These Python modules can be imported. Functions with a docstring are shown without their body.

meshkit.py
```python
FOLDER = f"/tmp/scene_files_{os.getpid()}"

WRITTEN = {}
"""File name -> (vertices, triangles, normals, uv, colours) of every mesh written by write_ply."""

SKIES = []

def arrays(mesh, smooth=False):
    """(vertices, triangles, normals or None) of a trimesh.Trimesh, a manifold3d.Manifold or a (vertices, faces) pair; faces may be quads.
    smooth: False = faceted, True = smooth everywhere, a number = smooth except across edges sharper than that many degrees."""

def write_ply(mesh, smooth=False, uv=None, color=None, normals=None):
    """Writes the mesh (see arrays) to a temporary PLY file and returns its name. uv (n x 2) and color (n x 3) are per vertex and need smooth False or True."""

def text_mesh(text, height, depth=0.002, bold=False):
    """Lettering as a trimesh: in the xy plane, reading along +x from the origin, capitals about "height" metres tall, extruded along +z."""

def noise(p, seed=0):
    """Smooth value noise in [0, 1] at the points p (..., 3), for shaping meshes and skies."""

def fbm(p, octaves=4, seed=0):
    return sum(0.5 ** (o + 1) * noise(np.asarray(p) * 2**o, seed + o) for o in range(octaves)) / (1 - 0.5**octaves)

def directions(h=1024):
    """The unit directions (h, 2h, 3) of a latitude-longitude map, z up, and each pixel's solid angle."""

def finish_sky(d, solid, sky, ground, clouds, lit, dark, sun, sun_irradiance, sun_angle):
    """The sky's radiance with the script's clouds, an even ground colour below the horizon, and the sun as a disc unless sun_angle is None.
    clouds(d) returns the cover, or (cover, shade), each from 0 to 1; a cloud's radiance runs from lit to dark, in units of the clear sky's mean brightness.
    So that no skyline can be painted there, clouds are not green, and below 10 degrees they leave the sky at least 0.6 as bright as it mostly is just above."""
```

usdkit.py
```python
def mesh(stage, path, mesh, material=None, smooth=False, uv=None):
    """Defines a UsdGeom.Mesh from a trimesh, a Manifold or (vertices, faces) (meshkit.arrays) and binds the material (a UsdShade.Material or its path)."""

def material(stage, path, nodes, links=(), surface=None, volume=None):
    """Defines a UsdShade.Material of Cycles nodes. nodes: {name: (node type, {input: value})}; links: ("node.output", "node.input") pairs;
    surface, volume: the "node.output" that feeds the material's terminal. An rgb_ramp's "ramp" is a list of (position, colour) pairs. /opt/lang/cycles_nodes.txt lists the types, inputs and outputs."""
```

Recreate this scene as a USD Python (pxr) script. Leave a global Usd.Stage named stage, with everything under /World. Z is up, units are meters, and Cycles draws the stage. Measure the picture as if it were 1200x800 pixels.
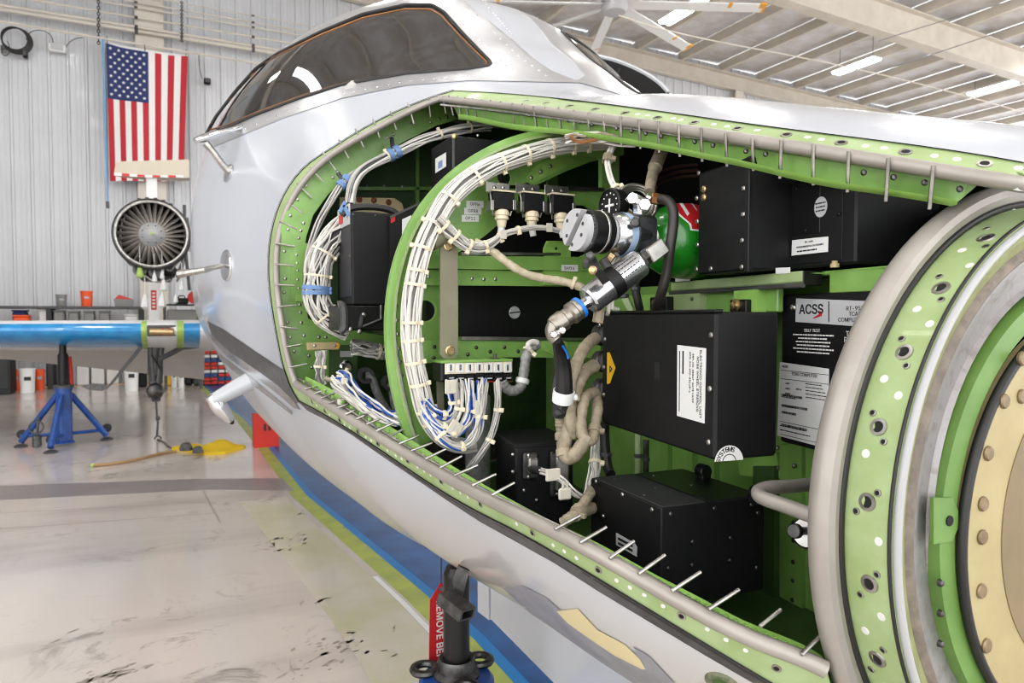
import math, random, numpy as np, trimesh, usdkit, meshkit
import manifold3d as m3
from shapely.geometry import Polygon, Point, box as sbox
from shapely import affinity
from scipy.interpolate import PchipInterpolator
from pxr import Usd, UsdGeom, UsdLux, UsdShade, Gf, Sdf, Vt

random.seed(7); RNG = np.random.default_rng(7)
stage = Usd.Stage.CreateInMemory()
UsdGeom.SetStageUpAxis(stage, 'Z'); UsdGeom.SetStageMetersPerUnit(stage, 1.0)
UsdGeom.Xform.Define(stage, '/World'); UsdGeom.Scope.Define(stage, '/World/Looks')

# ------------------------------------------------------------------ camera
FPX, YAW, PIT = 815.0, math.radians(26), math.radians(-2)
EYE = np.array([0, 0, 1.3])
fw = np.array([math.sin(YAW) * math.cos(PIT), math.cos(YAW) * math.cos(PIT), math.sin(PIT)])
rt = np.array([math.cos(YAW), -math.sin(YAW), 0.0]); up = np.cross(rt, fw)
cam = UsdGeom.Camera.Define(stage, '/World/camera')
cam.CreateHorizontalApertureAttr(36.0); cam.CreateVerticalApertureAttr(24.0)
cam.CreateFocalLengthAttr(36.0 * FPX / 1200); cam.CreateClippingRangeAttr(Gf.Vec2f(0.02, 500))
M = np.eye(4); M[0, :3], M[1, :3], M[2, :3], M[3, :3] = rt, up, -fw, EYE
cam.AddTransformOp().Set(Gf.Matrix4d(M.tolist()))
cam.CreateFStopAttr(9.0); cam.CreateFocusDistanceAttr(1.15)
cam.CreateExposureAttr(-0.48)
# ------------------------------------------------------------------ light: daylight from the open hangar side + the strip lamps (built with their fixtures)
LAMP_POWER = 40.0
dome = UsdLux.DomeLight.Define(stage, '/World/daylight')
dome.CreateIntensityAttr(1.45); dome.CreateColorAttr(Gf.Vec3f(0.965, 0.985, 1.0))


def lin(c):
    c = np.array(c, float) / 255
    return tuple(np.where(c <= 0.04045, c / 12.92, ((c + 0.055) / 1.055) ** 2.4))


MATS = {}


def mat(name, rgb, rough=0.5, metal=0.0, rgb2=None, scale=8.0, lo=0.35, hi=0.65, coat=0.0, bump=0.0, bscale=60.0, emit=0.0, spec=0.5, trans=0.0, stretch=None, detail=4):
    """principled material; rgb2: a second tone (wear, dirt, grain) mixed in by noise"""
    if name in MATS: return MATS[name]
    n, l = {}, []
    b = lin(rgb)
    p = {"roughness": rough, "metallic": metal, "base_color": b, "specular_ior_level": spec}
    if coat: p |= {"coat_weight": coat, "coat_roughness": 0.04}
    if trans: p["transmission_weight"] = trans
    if emit: p |= {"emission_color": b, "emission_strength": emit}
    n["p"] = ("principled_bsdf", p)
    if rgb2 is not None or bump:
        n["g"] = ("geometry", {})
        src = "g.position"
        if stretch:
            n["mp"] = ("mapping", {"scale": stretch}); l.append(("g.position", "mp.vector")); src = "mp.vector"
    if rgb2 is not None:
        n["t"] = ("noise_texture", {"scale": scale, "detail": float(detail), "roughness": 0.6}); l.append((src, "t.vector"))
        n["r"] = ("rgb_ramp", {"ramp": [(0, b), (lo, b), (hi, lin(rgb2)), (1, lin(rgb2))]})
        l += [("t.fac", "r.fac"), ("r.color", "p.base_color")]
    if bump:
        n["bt"] = ("noise_texture", {"scale": bscale, "detail": 3.0}); l.append((src, "bt.vector"))
        n["b"] = ("bump", {"strength": bump, "distance": 0.004}); l += [("bt.fac", "b.height"), ("b.normal", "p.normal")]
    MATS[name] = usdkit.material(stage, '/World/Looks/' + name, n, l, surface="p.BSDF")
    return MATS[name]


# ------------------------------------------------------------------ pixel geometry: where a thing of the photo stands, once its depth is known
def ray(px, py): return fw + rt * (px - 600) / FPX + up * (400 - py) / FPX
def at(px, py, Z): return EYE + ray(px, py) * Z
def aty(px, py, y): d = ray(px, py); return EYE + d * ((y - EYE[1]) / d[1])
def atx(px, py, x): d = ray(px, py); return EYE + d * (x / d[0])
def atz(px, py, z): d = ray(px, py); return EYE + d * ((z - EYE[2]) / d[2])
def depth_of(P): return float((np.asarray(P) - EYE) @ fw)
def dirh(deg): a = math.radians(deg); return np.array([math.sin(a), math.cos(a), 0.0])


class Face:
    """an upright (or given) plane: ux to the right, uz up, n towards the viewer"""
    def __init__(s, p0, n):
        s.p0, s.n = np.asarray(p0, float), np.asarray(n, float) / np.linalg.norm(n)
        s.ux = np.cross([0, 0, 1.0], s.n); s.ux /= np.linalg.norm(s.ux); s.uz = np.cross(s.n, s.ux)
    def loc(s, px, py):
        d = ray(px, py); q = EYE + d * (((s.p0 - EYE) @ s.n) / (d @ s.n)) - s.p0
        return np.array([q @ s.ux, q @ s.uz])
    def w(s, a, b, d=0.0): return s.p0 + s.ux * a + s.uz * b + s.n * d
    def wp(s, px, py, d=0.0): a, b = s.loc(px, py); return s.w(a, b, d)
    def off(s, d): return Face(s.p0 + s.n * d, s.n)
    def mat4(s, a=0, b=0, d=0):
        T = np.eye(4); T[:3, 0], T[:3, 1], T[:3, 2], T[:3, 3] = s.ux, s.uz, s.n, s.w(a, b, d); return T


def hface(px, Z, heading):                   # a face whose horizontals run along a heading
    d = dirh(heading); p = at(px, 371, Z); n = np.array([d[1], -d[0], 0])
    return Face(p, n if n @ (EYE - p) > 0 else -n)


def yface(y): return Face((0, y, 1.3), (0, -1, 0))


# ------------------------------------------------------------------ mesh helpers
def cat(ms):
    ms = [m for m in ms if m is not None and len(m.faces)]
    return trimesh.util.concatenate(ms) if len(ms) > 1 else ms[0]
def tm(v, f): return trimesh.Trimesh(np.asarray(v, float), np.asarray(f), process=False)
def quads(nu, nv, cu=False, cv=False):
    i, j = np.meshgrid(np.arange(nu - (not cu)), np.arange(nv - (not cv)), indexing='ij')
    a, b = i * nv + j, i * nv + (j + 1) % nv; c, d = ((i + 1) % nu) * nv + (j + 1) % nv, ((i + 1) % nu) * nv + j
    q = np.stack([a, b, c, d], -1).reshape(-1, 4); return np.vstack([q[:, [0, 1, 2]], q[:, [0, 2, 3]]])
def rbox(lo, hi, bev=0.0):
    lo, hi = np.minimum(lo, hi).astype(float), np.maximum(lo, hi).astype(float)
    if bev <= 0:
        m = trimesh.creation.box(hi - lo); m.apply_translation((lo + hi) / 2); return m
    bev = min(bev, 0.45 * (hi - lo).min()); pts = []
    for sx in (0, 1):
        for sy in (0, 1):
            for sz in (0, 1):
                c = np.where([sx, sy, sz], hi, lo); s = np.where([sx, sy, sz], -1.0, 1.0) * bev
                for k in range(3):
                    q = c + s; q[k] = c[k]; pts.append(q)
    return trimesh.convex.convex_hull(np.array(pts))
def fbox(F, s0, s1, t0, t1, d0, d1, bev=0.002):
    m = rbox((s0, t0, d0), (s1, t1, d1), bev); m.apply_transform(F.mat4()); return m
def ext(F, l, r, t, b):
    q = np.array([F.loc(l, t), F.loc(r, t), F.loc(l, b), F.loc(r, b)])
    return (q[0, 0] + q[2, 0]) / 2, (q[1, 0] + q[3, 0]) / 2, (q[2, 1] + q[3, 1]) / 2, (q[0, 1] + q[1, 1]) / 2
def pbox(F, l, r, t, b, deep, bev=0.002, front=0.0):      # a box by its front face's pixel edges
    s0, s1, t0, t1 = ext(F, l, r, t, b); return fbox(F, s0, s1, t0, t1, -deep, front, bev)
def smooth_line(p, n=60):
    p = np.asarray(p, float)
    if len(p) < 3: return np.linspace(p[0], p[-1], n)
    t = np.r_[0, np.cumsum(np.linalg.norm(np.diff(p, axis=0), axis=1) ** 0.6)]
    from scipy.interpolate import make_interp_spline
    return make_interp_spline(t, p, k=2 if len(p) == 3 else 3)(np.linspace(0, t[-1], n)) if len(p) > 3 else PchipInterpolator(t, p)(np.linspace(0, t[-1], n))
def trace(p, n=90, s=1.2):
    """a smooth curve through hand-read points"""
    from scipy.interpolate import splprep, splev
    p = np.asarray(p, float); t, _ = splprep(p.T, s=s * len(p), k=3); return np.stack(splev(np.linspace(0, 1, n), t), 1)
def resample(p, n):
    p = np.asarray(p, float); t = np.r_[0, np.cumsum(np.linalg.norm(np.diff(p, axis=0), axis=1))]
    return np.stack([np.interp(np.linspace(0, t[-1], n), t, p[:, k]) for k in range(p.shape[1])], 1)
def frames(p):
    t = np.gradient(p, axis=0); t /= np.linalg.norm(t, axis=1, keepdims=True) + 1e-12
    a = np.zeros_like(p); v = np.cross(t[0], [0.3, 0.2, 1.0]); v /= np.linalg.norm(v)
    for i in range(len(p)):
        v = v - t[i] * (v @ t[i]); v /= np.linalg.norm(v) + 1e-12; a[i] = v
    return t, a, np.cross(t, a)
def tube(p, r, sides=8, caps=True):
    p = np.asarray(p, float); t, a, b = frames(p); r = np.broadcast_to(r, (len(p),))[:, None, None]
    g = np.arange(sides) * 2 * np.pi / sides
    v = (p[:, None] + r * (np.cos(g)[None, :, None] * a[:, None] + np.sin(g)[None, :, None] * b[:, None])).reshape(-1, 3)
    f = quads(len(p), sides, cv=True)
    if caps:
        v = np.vstack([v, p[0], p[-1]]); k, L, i = len(v) - 2, (len(p) - 1) * sides, np.arange(sides); j = (i + 1) % sides
        f = np.vstack([f, np.stack([np.full(sides, k), j, i], 1), np.stack([np.full(sides, k + 1), L + i, L + j], 1)])
    m = tm(v, f); return m
def axis_frame(o, axis):
    a = np.asarray(axis, float); a = a / np.linalg.norm(a); x = np.cross([0.1, 0.05, 1.0], a)
    if np.linalg.norm(x) < 1e-3: x = np.cross([1.0, 0, 0], a)
    x /= np.linalg.norm(x); T = np.eye(4); T[:3, 0], T[:3, 1], T[:3, 2], T[:3, 3] = x, np.cross(a, x), a, o; return T
def lathe(prof, o=(0, 0, 0), axis=(0, 0, 1), seg=20, closed=False):
    """profile of (radius, height) about an axis"""
    prof = np.asarray(prof, float); g = np.arange(seg) * 2 * np.pi / seg
    v = np.stack([prof[:, :1] * np.cos(g), prof[:, :1] * np.sin(g), np.repeat(prof[:, 1:], seg, 1)], -1).reshape(-1, 3)
    m = tm(v, quads(len(prof), seg, cu=closed, cv=True)[:, ::-1]); m.update_faces(m.area_faces > 1e-14)
    m.apply_transform(axis_frame(o, axis)); return m
def rod(a, b, r, seg=12, cap=0.0):
    a, b = np.asarray(a, float), np.asarray(b, float); L = np.linalg.norm(b - a); c = min(cap or 0.15 * r, L / 3)
    return lathe([(0, 0), (r - c, 0), (r, c), (r, L - c), (r - c, L), (0, L)], a, b - a, seg)
def dome_head(p, n, r, h=0.5): return lathe([(r, -0.3 * r), (r, 0), (0.8 * r, h * r * 0.7), (0.45 * r, h * r), (0, h * r * 1.05)], p, n, 8)
def prism(F, poly, d0, d1):
    """a shapely polygon on a face, extruded along its normal from d0 to d1"""
    out = []
    for g in getattr(poly, 'geoms', [poly]):
        if g.area < 1e-9: continue
        m = trimesh.creation.extrude_polygon(g, d1 - d0, engine='earcut'); m.apply_translation((0, 0, d0)); out.append(m)
    m = cat(out); m.apply_transform(F.mat4()); return m
def ppoly(F, pts): return Polygon([F.loc(*p) for p in pts]).buffer(0)
def text_on(F, px, py, s, h, d=0.0006, rot=0.0, center=True, bold=False, depth=0.0004):
    m = meshkit.text_mesh(s, h, depth, bold)
    if center: m.apply_translation(-m.bounds.mean(0) * [1, 1, 0])
    if rot: m.apply_transform(trimesh.transformations.rotation_matrix(math.radians(rot), [0, 0, 1]))
    a, b = F.loc(px, py); m.apply_transform(F.mat4(a, b, d)); return m
def mani(m):
    m = trimesh.Trimesh(m.vertices, m.faces, process=True); return m3.Manifold(m3.Mesh(np.asarray(m.vertices, np.float32), np.asarray(m.faces, np.uint32)))
def unmani(M_): q = M_.to_mesh(); return tm(q.vert_properties[:, :3], q.tri_verts)


# ------------------------------------------------------------------ things, parts and sub-parts
USED, THINGS = {}, []


def numbered(parent, name):
    k = USED.get((parent, name), -1) + 1; USED[(parent, name)] = k
    return f'{parent}/{name}' + (f'_{k:03d}' if k else '')


def keys(prim, **kw):
    for k, v in kw.items():
        if v: prim.SetCustomDataByKey({'cat': 'category'}.get(k, k), v)


class Thing:
    def __init__(s, name, label=None, cat=None, group=None, kind=None):
        s.name, s.kw, s.parts = name, dict(label=label, cat=cat, group=group, kind=kind), []; THINGS.append(s)
    def add(s, name, mesh, m, parent=None, label=None, smooth=30, kind=None):
        s.parts.append((name, mesh, m, parent, label, smooth, kind)); return len(s.parts) - 1
    def emit(s):
        if not s.parts: return
        lo = np.min([p[1].bounds[0] for p in s.parts], 0); hi = np.max([p[1].bounds[1] for p in s.parts], 0)
        base = np.array([(lo[0] + hi[0]) / 2, (lo[1] + hi[1]) / 2, lo[2]])
        root = numbered('/World', s.name)
        x = UsdGeom.Xform.Define(stage, root); x.AddTranslateOp().Set(Gf.Vec3d(*base.tolist())); keys(x.GetPrim(), **s.kw)
        paths = {}
        for i, (name, mesh, m, parent, label, sm, kind) in enumerate(s.parts):
            path = paths[i] = numbered(root if parent is None else paths[parent], name)
            q = usdkit.mesh(stage, path, (np.asarray(mesh.vertices) - base, mesh.faces), m, smooth=sm); keys(q.GetPrim(), label=label, kind=kind)


def single(name, mesh, m, label=None, cat=None, group=None, kind=None, smooth=30):
    q = usdkit.mesh(stage, numbered('/World', name), mesh, m, smooth=smooth); keys(q.GetPrim(), label=label, cat=cat, group=group, kind=kind); return q


# ------------------------------------------------------------------ materials
WHITE = mat('white_gloss_paint', (186, 188, 192), 0.22, coat=0.5)
CREAMW = mat('cream_belly_paint', (214, 206, 196), 0.3, coat=0.5, rgb2=(206, 197, 186), scale=6)
SILVER = mat('polished_metal', (214, 215, 218), 0.2, 0.95, rgb2=(190, 192, 196), scale=18)
BAREM = mat('bare_skin_metal', (206, 207, 210), 0.3, 0.75, rgb2=(186, 187, 190), scale=7, stretch=(1, .3, 1))
ALU = mat('brushed_aluminium', (188, 185, 180), 0.34, 1.0, rgb2=(150, 146, 142), scale=30)
SEAL = mat('grey_seal_tube', (158, 151, 144), 0.4, 0.3, rgb2=(146, 139, 132), scale=9)
STEEL = mat('dark_steel', (96, 95, 94), 0.4, 0.9, rgb2=(66, 64, 62), scale=40)
CHROME = mat('chrome', (210, 210, 212), 0.1, 1.0)
BRASS = mat('gold_plated_bolt', (190, 166, 124), 0.35, 1.0)
GREEN = mat('green_primer', (126, 167, 84), 0.42, rgb2=(110, 151, 70), scale=14, coat=0.15)
GREENL = mat('pale_green_primer', (156, 174, 126), 0.5, rgb2=(140, 160, 104), scale=16, coat=0.1)
GREENB = mat('bright_green_edge', (140, 181, 90), 0.4, rgb2=(124, 166, 76), scale=20)
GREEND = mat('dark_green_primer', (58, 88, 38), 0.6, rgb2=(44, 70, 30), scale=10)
OLIVE = mat('olive_sealant', (138, 142, 92), 0.55, rgb2=(120, 122, 78), scale=30)
BLACK = mat('black_powder_coat', (17, 17, 18), 0.55, rgb2=(12, 12, 13), scale=40, spec=.28)
BLACKG = mat('black_plastic', (14, 14, 15), 0.4, spec=.3)
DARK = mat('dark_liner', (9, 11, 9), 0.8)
RUBBER = mat('black_rubber', (24, 22, 22), 0.5)
DGREY = mat('dark_grey_trim', (74, 73, 73), 0.45, rgb2=(52, 51, 52), scale=24)
WIRE = mat('white_wire', (206, 202, 194), 0.4); WIREG = mat('grey_white_wire', (172, 168, 162), 0.45)
WIREB = mat('blue_wire', (28, 76, 160), 0.4); TAPEC = mat('tan_cable_sleeve', (158, 146, 124), 0.65, rgb2=(128, 116, 96), scale=60, bump=0.3, bscale=260)
GREYSL = mat('grey_cable_sleeve', (150, 150, 148), 0.5, rgb2=(118, 118, 116), scale=80, bump=0.2, bscale=300)
TIE = mat('ivory_cable_tie', (222, 208, 178), 0.5); TIEB = mat('blue_clamp_rubber', (96, 128, 172), 0.6)
LABEL = mat('label_white', (216, 216, 214), 0.5); LABELG = mat('label_grey', (176, 176, 178), 0.45); INK = mat('label_ink', (24, 24, 26), 0.6); INKW = mat('white_print', (214, 212, 208), 0.6)
TAN = mat('tan_bulkhead', (168, 154, 112), 0.5, rgb2=(158, 142, 101), scale=12); TAND = mat('brown_tan_bulkhead', (124, 107, 77), 0.5, rgb2=(114, 97, 68), scale=8)
BRONZE = mat('dull_bronze_screw', (138, 120, 92), 0.45, 0.6, rgb2=(110, 94, 70), scale=60)
TANBAR = mat('tan_anodised_bar', (134, 130, 108), 0.5, rgb2=(122, 118, 96), scale=10)
RED = mat('red_label', (176, 28, 34), 0.45); YEL = mat('yellow_warning', (236, 186, 30), 0.5); BLUE = mat('blue_anodised', (30, 110, 200), 0.35)
BOTTLE = mat('green_bottle_paint', (28, 122, 30), 0.22, coat=0.6)
COPPER = mat('copper_fitting', (150, 104, 66), 0.4, 0.8)
GLASS = MATS.setdefault('glass', usdkit.material(stage, '/World/Looks/windshield_glass', {
    "t": ("transparent_bsdf", {"color": (0.82, 0.81, 0.80)}), "g": ("glossy_bsdf", {"color": (0.9, 0.9, 0.9), "roughness": 0.03}),
    "f": ("fresnel", {"IOR": 2.5}), "m": ("mix_closure", {})}, [("f.fac", "m.fac"), ("t.BSDF", "m.closure1"), ("g.BSDF", "m.closure2")], surface="m.closure"))
CABIN = mat('cabin_grey', (176, 173, 170), 0.7)
WALLM = mat('white_wall_sheet', (200, 201, 204), 0.38, rgb2=(194, 195, 198), scale=1.2, coat=0.1)
TRIMM = mat('cream_steel', (206, 198, 186), 0.5, rgb2=(194, 186, 174), scale=3)
INSUL = mat('white_vinyl_insulation', (214, 213, 216), 0.32, rgb2=(190, 184, 178), scale=2.2, bump=0.6, bscale=5)
LAMP = mat('lamp_diffuser', (255, 253, 248), 0.5, emit=LAMP_POWER)
BLUEP = mat('blue_floor_paint', (16, 84, 146), 0.3, rgb2=(12, 62, 116), scale=4.5, spec=.3)
LIME = mat('lime_floor_paint', (172, 184, 82), 0.45, rgb2=(150, 160, 84), scale=6)
LTBLUE = mat('light_blue_floor_edge', (20, 116, 184), 0.35, spec=.3)
ORANGE = mat('orange_floor_line', (214, 150, 54), 0.4)
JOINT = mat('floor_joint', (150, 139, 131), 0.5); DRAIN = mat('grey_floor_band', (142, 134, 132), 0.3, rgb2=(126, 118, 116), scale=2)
TAPEBL = mat('blue_masking_film', (32, 146, 206), 0.16, rgb2=(18, 124, 190), scale=9, coat=0.6, bump=0.25, bscale=30)
TAPEG = mat('green_masking_tape', (158, 186, 92), 0.5); WINGW = mat('wing_white', (222, 222, 224), 0.3); WINGU = mat('wing_underside_grey', (196, 190, 182), 0.5)
JACKB = mat('blue_jack_paint', (26, 74, 150), 0.35, rgb2=(20, 58, 122), scale=8); REDP = mat('red_paint', (196, 40, 26), 0.4)
ORG = mat('orange_plastic', (236, 84, 30), 0.45); PLW = mat('white_plastic', (222, 222, 220), 0.4); GREYP = mat('grey_plastic', (128, 128, 124), 0.5)
FLAGR = mat('flag_red', (178, 34, 46), 0.75); FLAGW = mat('flag_white', (226, 224, 222), 0.75); FLAGB = mat('flag_blue', (34, 46, 96), 0.75)
YCLOTH = mat('yellow_cloth', (206, 172, 22), 0.8); ROPE = mat('tan_rope', (156, 124, 84), 0.8); SKYB = mat('light_blue_cord', (86, 160, 216), 0.5)
BLADE = mat('fan_blade_titanium', (176, 168, 160), 0.36, 0.6)
BARE = mat('grey_bare_patch', (140, 140, 146), 0.4, rgb2=(120, 120, 128), scale=14); YPRIM = mat('yellow_primer_patch', (206, 192, 148), 0.5)

# floor: pale epoxy with scuffs
usdkit.material(stage, '/World/Looks/epoxy_floor', {
    "g": ("geometry", {}), "m1": ("mapping", {"scale": (0.35, 1.6, 1)}), "n1": ("noise_texture", {"scale": 0.9, "detail": 5.0, "roughness": 0.62}),
    "r1": ("rgb_ramp", {"ramp": [(0, lin((206, 196, 187))), (0.5, lin((200, 190, 182))), (0.66, lin((176, 166, 158))), (1, lin((140, 132, 126)))]}),
    "n2": ("noise_texture", {"scale": 3.1, "detail": 8.0, "roughness": 0.72, "distortion": 0.8}), "r2": ("rgb_ramp", {"ramp": [(0, (0, 0, 0)), (0.55, (0, 0, 0)), (0.67, (1, 1, 1)), (1, (1, 1, 1))]}),
    "n3": ("noise_texture", {"scale": 0.55, "detail": 2.0}), "r3": ("rgb_ramp", {"ramp": [(0, (0, 0, 0)), (0.44, (0, 0, 0)), (0.6, (.8, .8, .8)), (1, (.8, .8, .8))]}),
    "mm": ("math", {"math_type": "multiply"}), "mx": ("mix_color", {"b": lin((96, 88, 78))}),
    "rr": ("map_range", {"from_min": 0.3, "from_max": 0.7, "to_min": 0.13, "to_max": 0.26}), "p": ("principled_bsdf", {"coat_weight": 0.35, "coat_roughness": 0.08})},
    [("g.position", "m1.vector"), ("m1.vector", "n1.vector"), ("n1.fac", "r1.fac"), ("g.position", "n2.vector"), ("n2.fac", "r2.fac"), ("g.position", "n3.vector"), ("n3.fac", "r3.fac"),
     ("r2.color", "mm.value1"), ("r3.color", "mm.value2"), ("mm.value", "mx.fac"), ("r1.color", "mx.a"), ("mx.result", "p.base_color"), ("n1.fac", "rr.value"), ("rr.result", "p.roughness")], surface="p.BSDF")
FLOORM = UsdShade.Material.Get(stage, '/World/Looks/epoxy_floor')

# ------------------------------------------------------------------ the setting
WY = 15.95                                              # the end wall
def roofz(x): return 8.92 - 0.034 * (x - 7.7)
fl = Thing('floor', kind='structure')
fl.add('slab', rbox((-14, -9, -0.2), (30, WY + 0.2, 0)), FLOORM)
def floor_poly(pts, z, m, name, label=None):
    q = [atz(px, py, 0) if py is not None else px for px, py in pts]; P = Polygon([(a[0], a[1]) for a in q]).buffer(0)
    g = trimesh.creation.extrude_polygon(P, 0.0006, engine='earcut'); g.apply_translation((0, 0, z)); fl.add(name, g, m, label=label)
def floor_xy(pts, z, m, name, label=None):
    g = trimesh.creation.extrude_polygon(Polygon(pts), 0.0006, engine='earcut'); g.apply_translation((0, 0, z)); fl.add(name, g, m, label=label)
def band(xs, y0, w):                                    # the painted centre line bends a little under the jet
    return [(x, y) for x, y in xs] + [(x + w, y) for x, y in xs[::-1]]
CL = [(1.02, -4), (1.06, 1.0), (1.075, 2.55), (1.05, 3.05), (1.02, 3.4), (0.86, 5.2), (0.84, 7.2), (0.80, 9.5), (0.62, 12.0), (0.47, 15.2)]
floor_xy(band([(x - 0.10, y) for x, y in CL], 0, 0.62), 0.0, LIME, 'lime_border', 'lime green border of the blue floor stripe')
floor_xy(band(CL, 0, 0.42), 0.0007, LTBLUE, 'stripe_edge'); floor_xy(band([(x + 0.05, y) for x, y in CL], 0, 0.32), 0.0014, BLUEP, 'blue_stripe', 'blue painted stripe')
floor_xy([(x - 0.14, y) for x, y in CL[:5]] + [(x - 0.115, y) for x, y in CL[:5][::-1]], 0.0003, PLW, 'white_line')
floor_poly([(-40, 571), (0, 569), (234, 561), (330, 560), (345, 575), (247, 573.5), (0, 586), (-40, 589)], 0.0002, DRAIN, 'grey_band', 'darker grey band across the floor')  # plain darker grey strip laid across the slab
for a, b in (((-20, 621), (252, 601)), ((-20, 602), (250, 588)), ((-20, 552), (300, 535)), ((228, 556), (258, 612))):
    p, q = atz(*a, 0), atz(*b, 0); d = (q - p) / np.linalg.norm(q - p); s = np.array([-d[1], d[0], 0]) * 0.006
    floor_xy([(p + s)[:2], (q + s)[:2], (q - s)[:2], (p - s)[:2]], 0.0001, JOINT, 'floor_joint')
floor_xy([(-9, WY - 0.62), (1.6, WY - 0.62), (1.6, WY - 0.40), (-9, WY - 0.40)], 0.0004, ORANGE, 'orange_line', 'orange line along the foot of the wall')
floor_poly([(262, 462), (292, 461), (294, 465), (266, 466)], 0.0009, BLUEP, 'blue_cross_mark')
floor_xy([(x - 0.46, y) for x, y in CL[:6]] + [(x - 0.145, y) for x, y in CL[:6][::-1]], 0.0002, mat('faded_green_paint', (188, 184, 150), .3, rgb2=(204, 195, 184), scale=1.6, lo=.4, hi=.6, coat=.3), 'faded_strip', 'faded pale green strip beside the painted stripe')
STAIN = mat('black_floor_scuff', (128, 118, 104), .5, rgb2=(172, 162, 150), scale=22)
for cx_, cy_, n_, sp in ((328, 583, 16, .10), (309, 584, 8, .10), (354, 584, 9, .09), (345, 604, 6, .06), (330, 632, 26, .10), (318, 645, 14, .08), (130, 788, 26, .07), (108, 797, 16, .06), (395, 755, 26, .10), (385, 775, 22, .09), (180, 652, 8, .2), (120, 735, 6, .09), (460, 610, 6, .1), (362, 705, 6, .05)):
    g = np.random.default_rng(cx_ * 7 + cy_); c = atz(cx_, cy_, 0); out = []
    for _ in range(n_):
        q = c[:2] + g.normal(0, sp, 2) * [1.0, .45]; r_ = .003 + .008 * g.random() ** 2; k = 9; an = np.arange(k) * 2 * np.pi / k; e = 1 + 3.5 * g.random(); rot = g.normal(.5, .4)
        pts = np.stack([r_ * e * np.cos(an) * (.6 + .6 * g.random(k)), r_ * np.sin(an) * (.6 + .6 * g.random(k))], 1) @ np.array([[math.cos(rot), math.sin(rot)], [-math.sin(rot), math.cos(rot)]]) + q
        pg = Polygon(pts).buffer(0)
        out.append(pg)
    from shapely import union_all
    U = union_all(out); out = []
    for h in getattr(U, 'geoms', [U]): m_ = trimesh.creation.extrude_polygon(h, .0003, engine='earcut'); m_.apply_translation((0, 0, .0005)); out.append(m_)
    fl.add('scuff_marks', cat(out), STAIN, kind='stuff', smooth=False)
fl.emit()

wl = Thing('wall_back', kind='structure'); PW = 0.305
prof = np.array([(0, 0), (0.018, -0.034), (0.05, -0.034), (0.068, 0), (0.145, 0), (0.15, -0.008), (0.165, -0.008), (0.17, 0), (0.2245, 0), (0.2295, -0.008), (0.2445, -0.008), (0.2495, 0), (PW, 0)])
for i in range(118):
    x0 = -9.4 + i * PW; z1 = roofz(x0 + PW / 2)
    pr = np.vstack([prof, [(PW, 0.03), (0, 0.03)]]); Pg = Polygon(pr)
    m = trimesh.creation.extrude_polygon(Pg, z1, engine='earcut'); m.apply_translation((x0, WY, 0)); wl.add('wall_panel', m, WALLM, smooth=False)
wl.emit()
wl = Thing('wall_left', kind='structure')  # unseen side wall, added to block daylight from the fuselage side
for i in range(44):
    y0 = 2.6 + i * PW; m = trimesh.creation.extrude_polygon(Polygon(np.vstack([prof, [(PW, 0.03), (0, 0.03)]])), roofz(-9.4), engine='earcut')
    m.apply_transform(np.array([[0, -1, 0, -9.45], [1, 0, 0, y0], [0, 0, 1, 0], [0, 0, 0, 1.0]])); wl.add('wall_panel', m, WALLM, smooth=False)
wl.emit()
cl = Thing('ceiling', kind='structure')
xs = np.arange(-9.5, 27, 1.5)
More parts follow.
